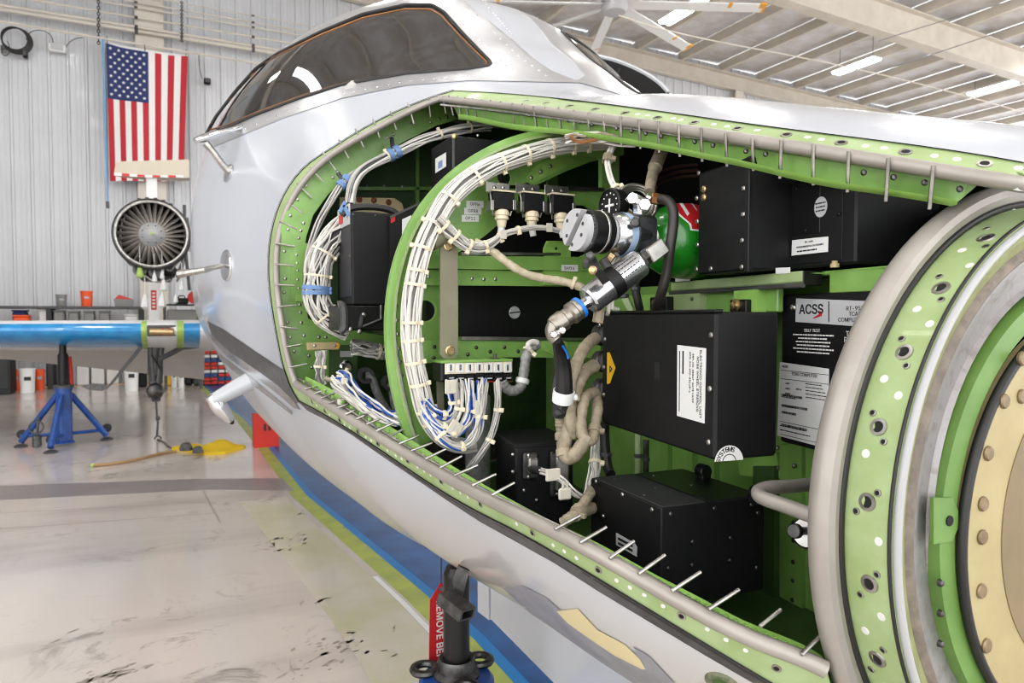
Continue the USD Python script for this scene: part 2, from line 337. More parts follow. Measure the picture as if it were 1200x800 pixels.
for i, x in enumerate(xs):
    z = roofz(x + 0.75); m = rbox((x, -8.5, z + 0.02), (x + 1.5, WY + 0.1, z + 0.06))
    cl.add('insulation_panel', m, INSUL, smooth=False)
    pz = roofz(x); p = Polygon([(-0.04, 0), (0.06, 0), (0.06, -0.02), (-0.02, -0.02), (-0.02, -0.22), (0.06, -0.22), (0.06, -0.24), (-0.04, -0.24)])
    m = trimesh.creation.extrude_polygon(p, WY - 0.1 + 8.5, engine='earcut')
    m.apply_transform(np.array([[1, 0, 0, x], [0, 0, 1, -8.5], [0, 1, 0, pz + 0.02], [0, 0, 0, 1.0]])[:, [0, 1, 2, 3]]); m.invert()
    cl.add('purlin', m, TRIMM, smooth=False)
for k, x in enumerate(xs[14:24]):                       # insulation battens and sagging laps that show between the purlins
    for y in (9.3, 12.4, 14.2):
        cl.add('insulation_lap', rbox((x + 0.07, y - 0.05, roofz(x) - 0.03), (x + 1.43, y + 0.05, roofz(x) + 0.02), 0.01), INSUL)
cl.emit()
def sloped_bar(y0, y1, h, drop, xa=-9.4, xb=26.5):
    v = [(x, y, roofz(x) - drop + dz) for x in (xa, xb) for y in (y0, y1) for dz in (0, h)]; return trimesh.convex.convex_hull(np.array(v))
single('trim_1', cat([sloped_bar(WY - 0.22, WY - 0.03, 0.03, 0.68), sloped_bar(WY - 0.06, WY - 0.03, 0.45, 0.68), sloped_bar(WY - 0.22, WY - 0.03, 0.03, 0.24)]), TRIMM, kind='structure')
single('trim_2', cat([sloped_bar(10.62, 10.92, 0.03, 0.95), sloped_bar(10.755, 10.785, 0.70, 0.93), sloped_bar(10.62, 10.92, 0.03, 0.26)]), TRIMM, kind='structure')
for k, (px, py) in enumerate(((697, 60), (866, 90), (1075, 120), (175, 20))):
    x = aty(px, py, WY - 0.2)[0]; w = 0.16 if k < 3 else 0.25
    single(f'trim_{k+3}', cat([rbox((x - w, WY - 0.24, 0), (x + w, WY - 0.21, roofz(x) - 0.7)), rbox((x - 0.02, WY - 0.21, 0), (x + 0.02, WY - 0.06, roofz(x) - 0.7)), rbox((x - w, WY - 0.06, 0), (x + w, WY - 0.036, roofz(x) - 0.7))]), TRIMM, kind='structure')
# ------------------------------------------------------------------ the jet: hull (half widths, crown, keel and mid height at stations along y)
CX = 1.073
HS = np.array([.5, .8, 1.2, 1.6, 2.0, 2.5, 3.2, 4.2, 6.0, 8.0, 10.5, 13.0])
HW = PchipInterpolator(HS, [0.4, 0.6, 0.689, 0.813, 0.862, 0.964, 1.0, 0.95, 0.92, .88, .58, .12])
HT = PchipInterpolator(HS, np.array([0.243, 0.346, 0.483, 0.592, 0.868, 1.215, 1.347, 1.33, 1.3, 1.28, 1.22, 1.05]) + 1.3)
HB = PchipInterpolator(HS, np.array([-0.64, -0.72, -0.745, -0.745, -0.785, -0.782, -0.80, -0.74, -0.72, -.66, -.1, .75]) + 1.3)
HM = PchipInterpolator(HS, np.array([-0.24, -0.182, -0.064, 0.031, 0.102, 0.229, 0.34, 0.32, 0.3, .3, .5, .9]) + 1.3)
YF = np.r_[np.arange(.47, 3.2, .02), np.arange(3.2, 13.01, .2)]
HTAB = np.stack([q(YF) for q in (HW, HT, HB, HM)], 1)


def section(y): return [np.interp(y, YF, HTAB[:, k]) for k in range(4)]
def gval(P, off=0.0):
    w, zt, zb, zm = section(P[..., 1]); dz = P[..., 2] - zm; h = np.where(dz > 0, zt - zm, zm - zb)
    return np.sqrt(((P[..., 0] - CX) / (w + off)) ** 2 + (dz / (h + off)) ** 2) - 1
TS = np.linspace(.35, 6, 900)
def hit(px, py, off=0.0):
    d = ray(px, py); P = EYE + d[None] * TS[:, None]; G = gval(P, off); G[P[:, 1] < .471] = 1
    i = int(np.argmax(G < 0))
    if i == 0 or G[i] >= 0: return EYE + d * TS[int(np.argmin(G))]
    a, b = TS[i - 1], TS[i]
    for _ in range(18):
        m = (a + b) / 2; a, b = (a, m) if gval(EYE + d * m, off) < 0 else (m, b)
    return EYE + d * b
def hnorm(P):
    e = 1e-4; v = np.array([gval(P + e * k) - gval(P - e * k) for k in np.eye(3)]); return v / np.linalg.norm(v)
TH = np.linspace(0, 2 * np.pi, 161)[:-1]
def hull_surface(off, ys=YF):
    w, zt, zb, zm = [a[:, None] for a in section(ys)]; c, s = np.cos(TH)[None], np.sin(TH)[None]
    return np.stack([CX + (w + off) * c, np.repeat(ys[:, None], len(TH), 1), zm + np.where(s > 0, zt - zm + off, zm - zb + off) * s], -1)
def shell(o0, o1, ys=YF):
    A, B = hull_surface(o0, ys), hull_surface(o1, ys); nu, nv = A.shape[:2]
    f = quads(nu, nv, cv=True); v = np.vstack([A.reshape(-1, 3), B.reshape(-1, 3)]); n = nu * nv; i = np.arange(nv); j = (i + 1) % nv; L = (nu - 1) * nv
    fs = [f, f[:, ::-1] + n, np.stack([i, n + j, j], 1), np.stack([i, n + i, n + j], 1), np.stack([L + i, L + j, L + n + j], 1), np.stack([L + i, L + n + j, L + n + i], 1)]
    m = tm(v, np.vstack(fs))
    if m.volume < 0: m.invert()
    return m
def cone(pts, z0=.3, z1=6.0, xmax=CX - .01):
    """the solid that a pixel outline sweeps out; the cut keeps to the starboard half"""
    P = Polygon(pts).buffer(0); m = trimesh.creation.extrude_polygon(P, 1.0, engine='earcut')
    v = m.vertices.copy(); Z = np.where(v[:, 2] > .5, z1, z0)
    m.vertices = np.array([at(a, b, z) for (a, b), z in zip(v[:, :2], Z)])
    if m.volume < 0: m.invert()
    return mani(m) ^ m3.Manifold.cube((20, 40, 20), True).translate((xmax - 10, 0, 0))
def mirror(M_): return M_.translate((-CX, 0, 0)).mirror((1, 0, 0)).translate((CX, 0, 0))
def half_outline(pts): return pts

AFT_SKIN = [(531, 106), (515, 111), (475, 126), (440, 142), (407, 162), (382, 179), (362, 190), (352, 200), (337, 220), (325, 245), (319, 267), (315, 287), (314, 305), (315, 325), (319, 355), (321, 380), (324, 400), (327, 412), (332, 427), (337, 445), (342, 460), (350, 470)]
BOT_SKIN = [(350, 470), (395, 495), (440, 525), (475, 547), (512, 572), (550, 597), (600, 621), (637, 641), (675, 662), (712, 687), (750, 710), (775, 725), (812, 747), (850, 770), (897, 797), (985, 848)]
TOP_SKIN = [(531, 106), (600, 110), (675, 116), (750, 127), (825, 137), (900, 149), (975, 156), (1050, 166), (1125, 177), (1200, 190)]
AFT_TUBE = [(515, 116), (475, 132), (440, 150), (407, 172), (382, 187), (362, 203), (345, 227), (333, 252), (327, 275), (324, 300), (325, 325), (327, 355), (330, 380), (332, 400), (337, 417), (342, 435), (347, 450)]
BOT_TUBE = [(347, 450), (387, 475), (425, 500), (462, 522), (500, 545), (537, 567), (575, 588), (625, 608), (662, 629), (700, 650), (737, 671), (775, 692), (812, 712), (850, 735), (897, 756), (925, 764), (975, 789)]
TOP_TUBE = [(515, 116), (550, 119), (600, 125), (675, 135), (750, 145), (825, 156), (900, 168), (975, 180), (1050, 191), (1100, 200), (1166, 211)]
PANE = [(241, 158), (252, 138), (275, 108), (300, 80), (325, 63), (375, 38), (425, 17), (475, 6), (507, 6), (520, 14), (540, 37), (562, 60), (575, 73), (574, 77), (550, 81), (475, 87), (400, 100), (350, 116), (300, 135), (262, 152)]
METAL = [(240, 160), (247, 173), (300, 151), (335, 137), (400, 115), (475, 100), (550, 94), (600, 95), (640, 96), (692, 97), (675, 94), (645, 82), (625, 68), (600, 46), (575, 26), (556, 12), (530, -14), (440, -14), (425, 6), (380, 23), (330, 47), (300, 68), (270, 104), (248, 136)]

AFT_TUBE, BOT_TUBE, TOP_TUBE = ([tuple(q) for q in trace(v, 40, .9)] for v in (AFT_TUBE, BOT_TUBE[:-1] + [(968, 785)], TOP_TUBE + [(1215, 219)]))
AFT_SKIN, BOT_SKIN, TOP_SKIN = ([tuple(q) for q in trace(v, 40, .5)] for v in (AFT_SKIN, BOT_SKIN, TOP_SKIN))
jet = Thing('business_jet', 'white business jet on jacks with its nose bay open beside the camera', 'aircraft')
open_px = AFT_SKIN + BOT_SKIN[1:] + [(1300, 1030), (1600, 1100), (1600, 245), (1500, 235)] + TOP_SKIN[::-1]
c_open, c_pane, c_metal = cone(open_px, .25, 4.0), cone(PANE, 1.0, 7.0), cone(METAL, 1.0, 7.0, CX + .0)
base = mani(shell(0, -.004))
skin = base - c_open - c_pane - mirror(c_pane)
WHITE2 = usdkit.material(stage, '/World/Looks/two_tone_jet_paint', {  # belly tinted warm: the cream floor's reflection is put into the colour
    "g": ("geometry", {}), "s": ("separate_xyz", {}), "mr": ("map_range", {"from_min": 0.74, "from_max": 0.98, "to_min": 0.0, "to_max": 1.0, "clamp": True}),
    "mx": ("mix_color", {"a": lin((182, 175, 166)), "b": lin((176, 179, 186))}), "p": ("principled_bsdf", {"roughness": 0.25, "coat_weight": 0.4, "coat_roughness": 0.04, "specular_ior_level": 0.35})},
    [("g.position", "s.vector"), ("s.z", "mr.value"), ("mr.result", "mx.fac"), ("mx.result", "p.base_color")], surface="p.BSDF")
k_skin = jet.add('fuselage_skin', unmani(skin), WHITE2, smooth=25)
mband = (mani(shell(.0022, -.001)) ^ c_metal) - c_pane
jet.add('windshield_frame', unmani(mband), BAREM, label='polished bare metal windshield surround', smooth=25)
jet.add('windshield_frame', unmani(mirror(mband)), BAREM, smooth=25)
pane = mani(shell(-.0005, -.0035)) ^ c_pane
kp = jet.add('windshield_pane', unmani(pane), GLASS, label='starboard windshield pane'); jet.add('windshield_pane', unmani(mirror(pane)), GLASS)
pl3 = np.array([hit(*p, .001) for p in resample(PANE + PANE[:1], 160)])
jet.add('windshield_seal', tube(pl3, .0065, 6), RUBBER); pm = pl3.copy(); pm[:, 0] = 2 * CX - pm[:, 0]; jet.add('windshield_seal', tube(pm, .0065, 6), RUBBER)
pin = np.array(PANE, float); cpx = pin.mean(0); pin = cpx + (pin - cpx) * [0.975, 0.93]
jet.add('windshield_gasket', tube(np.array([hit(*p, -.001) for p in resample(np.vstack([pin, pin[:1]]), 160)]), .0035, 5), COPPER, label='thin orange gasket line inside the windshield seal')
# rivets on the metal surround
rv = []
for line in ([(262, 160), (300, 146), (335, 131), (400, 110), (475, 95), (550, 89), (590, 90)], [(520, 4), (550, 35), (580, 66), (600, 82)], [(545, 4), (575, 34), (605, 64), (640, 88)], [(565, 0), (600, 40)]):
    for p in resample(line, 26 if len(line) > 5 else 14):
        q = hit(*p, .0022); rv.append(dome_head(q, hnorm(q), .004, .3))
jet.add('rivets', cat(rv), SILVER, kind='stuff')
# cockpit behind the glass
yy = 3.1; sec = hull_surface(-.03, np.array([yy]))[0]; bk = trimesh.creation.extrude_polygon(Polygon(sec[:, [0, 2]]), .03, engine='earcut')
bk.apply_transform(np.array([[1, 0, 0, 0], [0, 0, 1, yy], [0, 1, 0, 0], [0, 0, 0, 1.0]])); bk.invert(); jet.add('cockpit_bulkhead', bk, CABIN)
gs = [hull_surface(-.03, np.array([y]))[0] for y in (1.95, 2.55)]
jet.add('glareshield', rbox((CX - .62, 2.0, 1.93), (CX + .62, 2.6, 1.98), .02), CABIN)
for sx in (-.38, .38):
    ks = jet.add('cockpit_seat', cat([rbox((CX + sx - .22, 2.78, 1.55), (CX + sx + .22, 2.9, 2.2), .05), rbox((CX + sx - .13, 2.8, 2.22), (CX + sx + .13, 2.88, 2.38), .03)]), DGREY)
# bands of paint that follow the hull
def paint(name, pts, m, off=.0012, label=None):
    r = (mani(shell(off, -.0005, YF[YF < 5])) ^ cone(pts, .3, 7.0)) - c_open
    for q in r.decompose():
        if q.volume() > 2e-7: jet.add(name, unmani(q), m, label=label, smooth=25)
LOWB = [(342, 462), (360, 481), (382, 492), (410, 508), (450, 536), (490, 563), (525, 587), (562, 611), (600, 632), (650, 660), (700, 692), (750, 722), (825, 767), (882, 800), (970, 853)]
paint('dark_band', BOT_SKIN[:1] + [(345, 466)] + LOWB[1:] + [(990, 851)] + BOT_SKIN[::-1][:-1], DGREY, label='dark grey band under the bay sill')
paint('dark_stripe', [(243, 376), (262, 386), (300, 412), (338, 437), (350, 470), (346, 474), (325, 452), (300, 434), (268, 412), (248, 392)], DGREY, label='dark grey cheat line below the nose')
paint('silver_stripe', [(246, 391), (268, 411), (300, 433), (325, 451), (346, 472), (352, 480), (344, 478), (322, 459), (298, 441), (266, 418), (248, 398)], SILVER, .0014)
paint('silver_stripe', [(252, 410), (275, 428), (303, 449), (342, 482), (342, 486), (301, 455), (272, 434), (253, 416)], SILVER, .0014)
paint('grey_patch', [(590, 690), (612, 686), (640, 700), (660, 718), (690, 735), (720, 752), (745, 765), (775, 790), (800, 812), (760, 812), (715, 785), (690, 768), (655, 745), (625, 722)], BARE, label='bare grey sanded patch on the belly')
paint('yellow_patch', [(652, 716), (677, 713), (700, 738), (732, 755), (762, 784), (752, 784), (720, 768), (690, 748), (665, 730)], YPRIM, .0016, label='pale yellow primer patch on the belly')
paint('grey_patch', [(742, 758), (760, 768), (790, 800), (775, 800), (755, 782)], BARE, .0018)

# door landing strips, seals and studs round the bay opening
def ribbon(A, B, off, th, N=80, K=5):
    A, B = resample(A, N), resample(B, N); g0 = np.zeros((N, K, 3)); g1 = np.zeros((N, K, 3))
    for i in range(N):
        for k in range(K):
            p = A[i] + (B[i] - A[i]) * k / (K - 1); g0[i, k] = hit(*p, off); g1[i, k] = g0[i, k] - hnorm(g0[i, k]) * th
    f = quads(N, K); v = np.vstack([g0.reshape(-1, 3), g1.reshape(-1, 3)]); n = N * K
    ring = np.r_[np.arange(K), np.arange(1, N) * K + K - 1, (N - 1) * K + np.arange(K - 2, -1, -1), np.arange(N - 2, 0, -1) * K]; nx = np.roll(ring, -1)
    m = tm(v, np.vstack([f, f[:, ::-1] + n, np.stack([ring, nx, nx + n], 1), np.stack([ring, nx + n, ring + n], 1)]))
    return m
k_aft = jet.add('door_landing', ribbon(AFT_SKIN, AFT_TUBE, -.003, .003), GREENL)
k_bot = jet.add('door_landing', ribbon(BOT_SKIN, BOT_TUBE, -.003, .003), GREENL, label='lower green door landing along the bay sill')
k_top = jet.add('door_landing', ribbon(TOP_SKIN, TOP_TUBE, -.003, .003), GREENL, label='upper green door landing along the bay top')
def edge_line(pts, r, off): return tube(np.array([hit(*p, off) for p in resample(pts, 90)]), r, 5)
jet.add('skin_edge_gap', cat([edge_line(AFT_SKIN, .0028, -.002), edge_line(TOP_SKIN, .0028, -.003)]), RUBBER)
jet.add('skin_edge_gap', edge_line(BOT_SKIN, .0032, -.0015), RUBBER)
def seal(pts, r):
    p = resample(pts, 90); P = np.array([hit(*q, .001) for q in p]); P[2:-2] = (P[:-4] + P[1:-3] + P[2:-2] + P[3:-1] + P[4:]) / 5; return tube(P, r, 14)
jet.add('door_seal', seal(AFT_TUBE, .0082), SEAL); jet.add('door_seal', seal(BOT_TUBE, .0100), SEAL); jet.add('door_seal', seal(TOP_TUBE, .0094), SEAL)
jet.add('seal_retainer', cat([tube(np.array([hit(p[0] + 1.5, p[1] + 7, -.008) for p in resample(TOP_TUBE, 80)]), .003, 6), tube(np.array([hit(p[0] + 3, p[1] - 7, -.008) for p in resample(BOT_TUBE, 80)]), .003, 6)]), ALU)
STUD = []
def px4(ox, oy, s, l): return [((a / s + ox, b / s + oy), (c / s + ox, d / s + oy)) for a, b, c, d in l]
STUD += px4(300, 0, 4, [(880, 480, 890, 530), (912, 482, 925, 540), (950, 485, 957, 543), (985, 490, 993, 548), (1023, 495, 1032, 553), (1063, 500, 1072, 560), (1105, 505, 1114, 567), (1152, 512, 1160, 575),
    (812, 495, 818, 548), (722, 518, 740, 580), (640, 553, 658, 607), (560, 590, 580, 645), (480, 635, 505, 690), (405, 685, 435, 740), (335, 742, 375, 797)])
STUD += px4(600, 0, 4, [(5, 520, 10, 582), (52, 525, 58, 592), (105, 535, 112, 600), (160, 540, 166, 605), (222, 548, 226, 627), (290, 560, 293, 635), (360, 572, 362, 650), (432, 583, 438, 665), (510, 597, 513, 683), (597, 610, 602, 697), (687, 623, 690, 715), (783, 640, 787, 735), (888, 658, 892, 757), (1003, 680, 1008, 780), (1128, 703, 1132, 800)])
STUD += px4(0, 0, 1, [(915, 181, 914, 209), (953, 187, 953, 217), (994, 195, 993, 225), (1040, 204, 1038, 236), (1092, 213, 1089, 245)])
STUD += px4(300, 200, 4, [(275, 8, 315, 52), (218, 85, 262, 128), (172, 165, 220, 200), (140, 250, 192, 275), (122, 345, 180, 355), (120, 440, 178, 445), (122, 535, 180, 538), (132, 635, 190, 630), (145, 735, 195, 742)])
STUD += px4(300, 400, 4, [(165, 22, 210, 15), (190, 115, 240, 105), (260, 215, 312, 200), (300, 235, 348, 220), (333, 255, 382, 238), (370, 278, 425, 258), (412, 300, 465, 280), (450, 328, 505, 305), (500, 350, 552, 328), (548, 375, 600, 355), (595, 405, 650, 380), (650, 432, 690, 412), (705, 465, 765, 440), (765, 498, 828, 475), (830, 533, 890, 505), (900, 572, 965, 538), (970, 610, 1040, 580), (1055, 655, 1125, 622), (1145, 698, 1212, 662)])
STUD += px4(600, 600, 4, [(245, 55, 320, 15), (365, 115, 443, 70), (500, 185, 573, 135), (640, 255, 718, 200), (800, 335, 885, 280), (975, 420, 1065, 362), (1250, 505, 1262, 456), (1395, 630, 1462, 565)][:6])
STUD += [((900, 726), (915, 714)), ((949, 757), (965, 741))]
for (a, b) in STUD:
    p = hit(*a, -.006); d = p - EYE; Z = depth_of(p); q = at(*b, Z + .012)
    jet.add('stud', rod(p - (q - p) * .6, q, .0025, 8), ALU)
def spots(k, lst, r, m, name, ox=0, oy=0, s=4, off=-.003, ring=False, kind=None):
    out = []
    for a, b in lst:
        p = hit(a / s + ox, b / s + oy, off); n = hnorm(p)
        if ring:
            jet.add(name, lathe([(r * .62, .0003), (r * .62, .0012), (r, .0012), (r, -.001), (r * .62, .0003)], p, n, 14), ALU, parent=k)
            jet.add('hole', lathe([(0, .0005), (r * .62, .0005), (r * .62, -.001)], p, n, 12), DARK, parent=k)
        else: out.append(lathe([(0, .0007), (r * .8, .0007), (r, .0001), (r, -.001)], p, n, 12))
    if out and kind: jet.add(name, cat(out), m, parent=k, kind=kind)
    elif out:
        for o in out: jet.add(name, o, m, parent=k)
spots(k_bot, [(285, 300), (345, 345), (415, 390), (440, 405), (515, 448), (540, 465), (617, 512), (655, 535), (683, 550), (757, 590), (788, 608), (818, 627), (922, 688), (958, 710), (993, 730)], .0034, INKW, 'screw_head', 300, 400)
spots(k_bot, [(22, 55), (193, 155), (245, 183), (302, 215), (490, 320), (553, 353), (620, 388), (708, 440), (915, 548), (1003, 598), (1095, 648)], .0034, INKW, 'screw_head', 600, 600)
spots(k_bot, [(262, 282), (323, 325), (393, 368), (478, 422), (572, 478), (712, 560), (868, 655), (1052, 762)], .006, DARK, 'nutplate', 300, 400, ring=True)
spots(k_bot, [(97, 97), (405, 270), (795, 485), (1240, 730)], .0058, DARK, 'nutplate', 600, 600, ring=True)
spots(k_top, [(590, 535), (635, 540), (755, 555), (790, 562), (945, 583), (1008, 592), (1150, 610)], .0052, INKW, 'screw_head', 600, 0)
spots(k_top, [(185, 643), (250, 653), (457, 683), (545, 693), (780, 730), (885, 745), (1175, 787)], .005, INKW, 'screw_head', 900, 0)
spots(k_top, [(68, 472), (160, 483), (270, 497), (390, 512), (530, 530), (682, 552), (855, 575), (1058, 603)], .0085, DARK, 'nutplate', 600, 0, ring=True)
spots(k_top, [(85, 633), (343, 670), (645, 713), (1015, 768)], .0085, DARK, 'nutplate', 900, 0, ring=True)

# ---- nose ring: seal, flange with nutplates, lip, radome bulkhead
NZ = 1.3 - .241; NC = np.array([CX, 0, NZ])
def ring_lathe(prof, seg=120, dz=0.0, closed=True): return lathe(prof, (CX, 0, NZ + dz), (0, 1, 0), seg, closed)
def torus(R, y, r, seg=120): g = np.arange(12) * 2 * np.pi / 12; return ring_lathe([(R + r * math.cos(t), y + r * math.sin(t)) for t in g], seg)
jet.add('nose_seal', torus(.408, .552, .0165), SEAL, label='thick grey seal tube round the nose ring')
jet.add('nose_seal_gap', torus(.394, .541, .005), RUBBER)
RF = lambda y: .3905 - (.542 - y) * .09
k_ring = jet.add('nose_flange', ring_lathe([(.392, .545), (RF(.545), .545), (RF(.484), .484), (.378, .484), (.378, .545)]), GREENL, label='green nose flange with nutplate holes')
jet.add('nose_lip', torus(.3795, .481, .0046), mat('lip_white', (164, 164, 165), .45), label='white edge of the nose ring')
jet.add('lip_gap', torus(.3856, .486, .0022), RUBBER)
jet.add('sealant_strip', ring_lathe([(.375, .488), (.366, .486), (.352, .492), (.352, .50), (.375, .50)]), OLIVE)
jet.add('radome_ring', ring_lathe([(.353, .494), (.345, .488), (.335, .490), (.318, .499), (.300, .502), (.296, .496), (.296, .52), (.353, .52)]), mat('worn_grey_ring', (150, 146, 146), .42, .5, rgb2=(132, 126, 124), scale=60, lo=.5, hi=.66, bump=.12, bscale=200), label='worn grey metal radome ring')
jet.add('brown_sealant', ring_lathe([(.3535, .4925), (.3485, .4885), (.343, .4875), (.339, .4895), (.343, .4935)]), mat('brown_sealant', (124, 112, 100), .6, rgb2=(96, 86, 78), scale=40, bump=.3, bscale=200), label='brown sealant line beside the worn ring')
k_in = jet.add('inner_flange', ring_lathe([(.298, .499), (.296, .488), (.272, .486), (.268, .50), (.268, .515), (.298, .515)], dz=-.012), mat('nose_green_primer', (100, 136, 64), .45, rgb2=(88, 122, 54), scale=14))  # primer green darkened in the colour to offset strong light on this face
gk = torus(.2665, .481, .0058); gk.apply_translation((0, 0, -.02)); jet.add('bulkhead_gasket', gk, RUBBER)
FB = Face((0, .476, 1.3), (0, -1, 0))
tan = Point(CX, NZ - .02 - 1.3).buffer(.2655, 64)
notch = [Point(*FB.loc(px, py)).buffer(.016) for px, py in ((1112, 590),)]
for q in notch: tan = tan.difference(q.buffer(.012)).buffer(-.01).buffer(.01)
k_tan = jet.add('radome_bulkhead', prism(FB, tan, -.02, 0), TAN, label='tan nose bulkhead plate with bronze screws')
jet.add('bulkhead_web', prism(FB, Point(CX, NZ - .02 - 1.3).buffer(.2, 48), -.018, .0012), TAND)
for px, py in ((1176, 470), (1157, 531), (1151, 590), (1150, 629), (1149, 692), (1155, 756), (1197, 420), (1165, 815)):
    p = FB.wp(px, py); jet.add('bulkhead_screw', lathe([(.0088, -.001), (.0088, .002), (.0074, .0036), (0, .0038)], p, FB.n, 16), BRONZE, parent=k_tan)
for a in np.arange(0, 360, 15):
    if 140 < a < 235: continue
    p = np.array([CX + .236 * math.cos(math.radians(a)), .476, NZ - .02 + .236 * math.sin(math.radians(a))]); jet.add('bulkhead_screw', lathe([(.0088, -.001), (.0088, .002), (.0074, .0036), (0, .0038)], p, FB.n, 12), BRONZE, parent=k_tan)
for px, py in ((1111, 686), (1111, 722), (1111, 758)): p = FB.wp(px, py, -.009); jet.add('flange_bolt', dome_head(p, FB.n, .0045, .9), STEEL, parent=k_in)
p = FB.wp(1120, 612, -.007); jet.add('boss_hole', lathe([(0, .001), (.006, .001), (.006, -.003)], p, FB.n, 14), DARK, parent=k_in)
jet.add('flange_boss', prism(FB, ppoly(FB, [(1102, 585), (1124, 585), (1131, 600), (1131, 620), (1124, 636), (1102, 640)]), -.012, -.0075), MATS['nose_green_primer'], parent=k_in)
def ringhit(px, py):
    d = ray(px, py); t = np.linspace(.45, 1.2, 3000); P = EYE + d * t[:, None]; r = np.hypot(P[:, 0] - CX, P[:, 2] - NZ) - RF(P[:, 1])
    ok = (P[:, 1] > .485) & (P[:, 1] < .545) & (r < 0)
    i = int(np.argmax(ok)); P = P[i]; n = np.array([P[0] - CX, 0, P[2] - NZ]); return P, n / np.linalg.norm(n), bool(ok[i])
def ringspot(lst, ox, oy, kind):
    for a, b in lst:
        p, n, ok = ringhit(a / 4 + ox, b / 4 + oy)
        if not ok: continue
        if kind == 'dot': jet.add('screw_head', lathe([(0, .0006), (.0042, .0006), (.005, .0001), (.005, -.001)], p, n, 14), INKW, parent=k_ring)
        else:
            r = .0105 if kind == 'big' else .0042
            jet.add('nutplate' if kind == 'big' else 'rivet_hole', lathe([(r * .6, .0002), (r * .62, .0014), (r * .95, .0011), (r, -.001), (r * .6, .0002)], p, n, 18), ALU, parent=k_ring)
            jet.add('hole', lathe([(0, .0004), (r * .62, .0004), (r * .62, -.001)], p, n, 14), DARK, parent=k_ring)
ringspot([(1020, 315), (810, 550)], 900, 200, 'big'); ringspot([(638, 50), (518, 400), (465, 752)], 900, 400, 'big'); ringspot([(475, 335), (512, 688)], 900, 600, 'big')
ringspot([(1023, 272), (1020, 355), (803, 497), (812, 605), (628, 788)], 900, 200, 'small'); ringspot([(650, 115), (493, 335), (543, 470), (515, 710), (415, 795)], 900, 400, 'small'); ringspot([(512, 292), (435, 385), (540, 645), (485, 735)], 900, 600, 'small')
ringspot([(1138, 182), (908, 372), (945, 443), (697, 648), (757, 717)], 900, 200, 'dot'); ringspot([(543, 175), (610, 253), (457, 525)], 900, 400, 'dot'); ringspot([(517, 137), (530, 490), (455, 555)], 900, 600, 'dot')
# ---- bay structure (all parts of the jet)
def plate(name, F, pts, m, d0=-.003, d1=0.0, holes=(), parent=None, label=None, thing=None):
    P = ppoly(F, pts)
    for h in holes: P = P.difference(h)
    return (thing or jet).add(name, prism(F, P, d0, d1), m, parent=parent, label=label)
def rivets(F, lst, ox, oy, s, r, m=STEEL, k=None, d=0.0, thing=None, name='rivets'):
    (thing or jet).add(name, cat([dome_head(F.wp(a / s + ox, b / s + oy, d), F.n, r, .55) for a, b in lst]), m, parent=k, kind='stuff')
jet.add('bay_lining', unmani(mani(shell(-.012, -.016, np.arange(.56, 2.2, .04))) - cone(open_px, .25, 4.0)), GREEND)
FA = yface(1.84)
AFT_IN = [(700, 172), (640, 150), (590, 141), (537, 140), (512, 147), (475, 165), (450, 180), (430, 197), (410, 206), (385, 227), (367, 252), (359, 277), (355, 302), (355, 327), (359, 362), (361, 373), (378, 381), (400, 383), (430, 390), (470, 396), (470, 402), (418, 402), (418, 447), (405, 470)]
k = plate('aft_frame', FA, AFT_TUBE[::-1] + AFT_IN[3:] + [(372, 478), (350, 462)], GREEN, label='green aft frame of the bay opening')
rivets(FA, [(818, 570), (857, 557), (895, 548), (615, 643), (643, 628), (460, 660), (525, 620), (590, 585), (655, 555), (395, 705), (730, 580)], 300, 0, 4, .0048, ALU, k)
rivets(FA, [(383, 5), (360, 30), (222, 245), (210, 280), (200, 315), (235, 70), (195, 135), (160, 210), (150, 275), (190, 395), (193, 433), (195, 468), (195, 510), (200, 550), (200, 590), (205, 627), (208, 663), (212, 712), (225, 770), (133, 377), (137, 505), (132, 570), (148, 710), (160, 780)], 300, 200, 4, .0046, ALU, k)
rivets(FA, [(130, 103), (175, 293), (203, 403), (103, 515), (270, 120), (335, 120), (533, 230), (375, 85), (38, 253)], 340, 380, 8, .0046, ALU, k)
plate('splice_plate', FA, [(340, 281), (360, 285), (357, 330), (353, 352), (341, 350)], GREEN, 0, .002, parent=k); plate('splice_plate', FA, [(346, 345), (358, 345), (358, 353), (346, 353)], GREENB, .002, .004, parent=k)
TOP_IN = [(537, 136), (560, 139), (600, 147), (660, 153), (720, 162), (780, 172), (825, 181), (870, 190), (920, 202), (975, 214), (1030, 222), (1090, 231), (1122, 237)]
TOP_OUT = [(530, 121), (560, 125), (600, 130), (660, 138), (720, 146), (780, 155), (825, 161), (870, 168), (920, 176), (975, 184), (1030, 193), (1090, 203), (1150, 213)]
def lay(A, B, N, dA, dB, th, K=2):           # a strip between two pixel lines at the hull's depth plus dA, dB
    A, B = smooth_line(A, N), smooth_line(B, N)
    P = np.array([[EYE + ray(*a) * (depth_of(hit(*a, -.004)) + dA), EYE + ray(*b) * (depth_of(hit(*a, -.004)) + dB)] for a, b in zip(A, B)])
    off = fw * th; v = np.stack([P[:, 0], P[:, 1], P[:, 1] + off, P[:, 0] + off], 1).reshape(-1, 3); f = quads(N, 4, cv=True)
    L = (N - 1) * 4; f = np.vstack([f, [[0, 1, 2], [0, 2, 3], [L, L + 2, L + 1], [L, L + 3, L + 2]]]); m = tm(v, f); m.fix_normals(); return m
k = jet.add('bay_top_longeron', lay(TOP_OUT, TOP_IN, 80, .012, .03, .004), GREEN, label='green longeron under the bay top')
jet.add('longeron_lip', lay([(a, b - 2) for a, b in TOP_IN], [(a, b + 2.5) for a, b in TOP_IN], 80, .024, .028, .012), GREENB)
rl = []
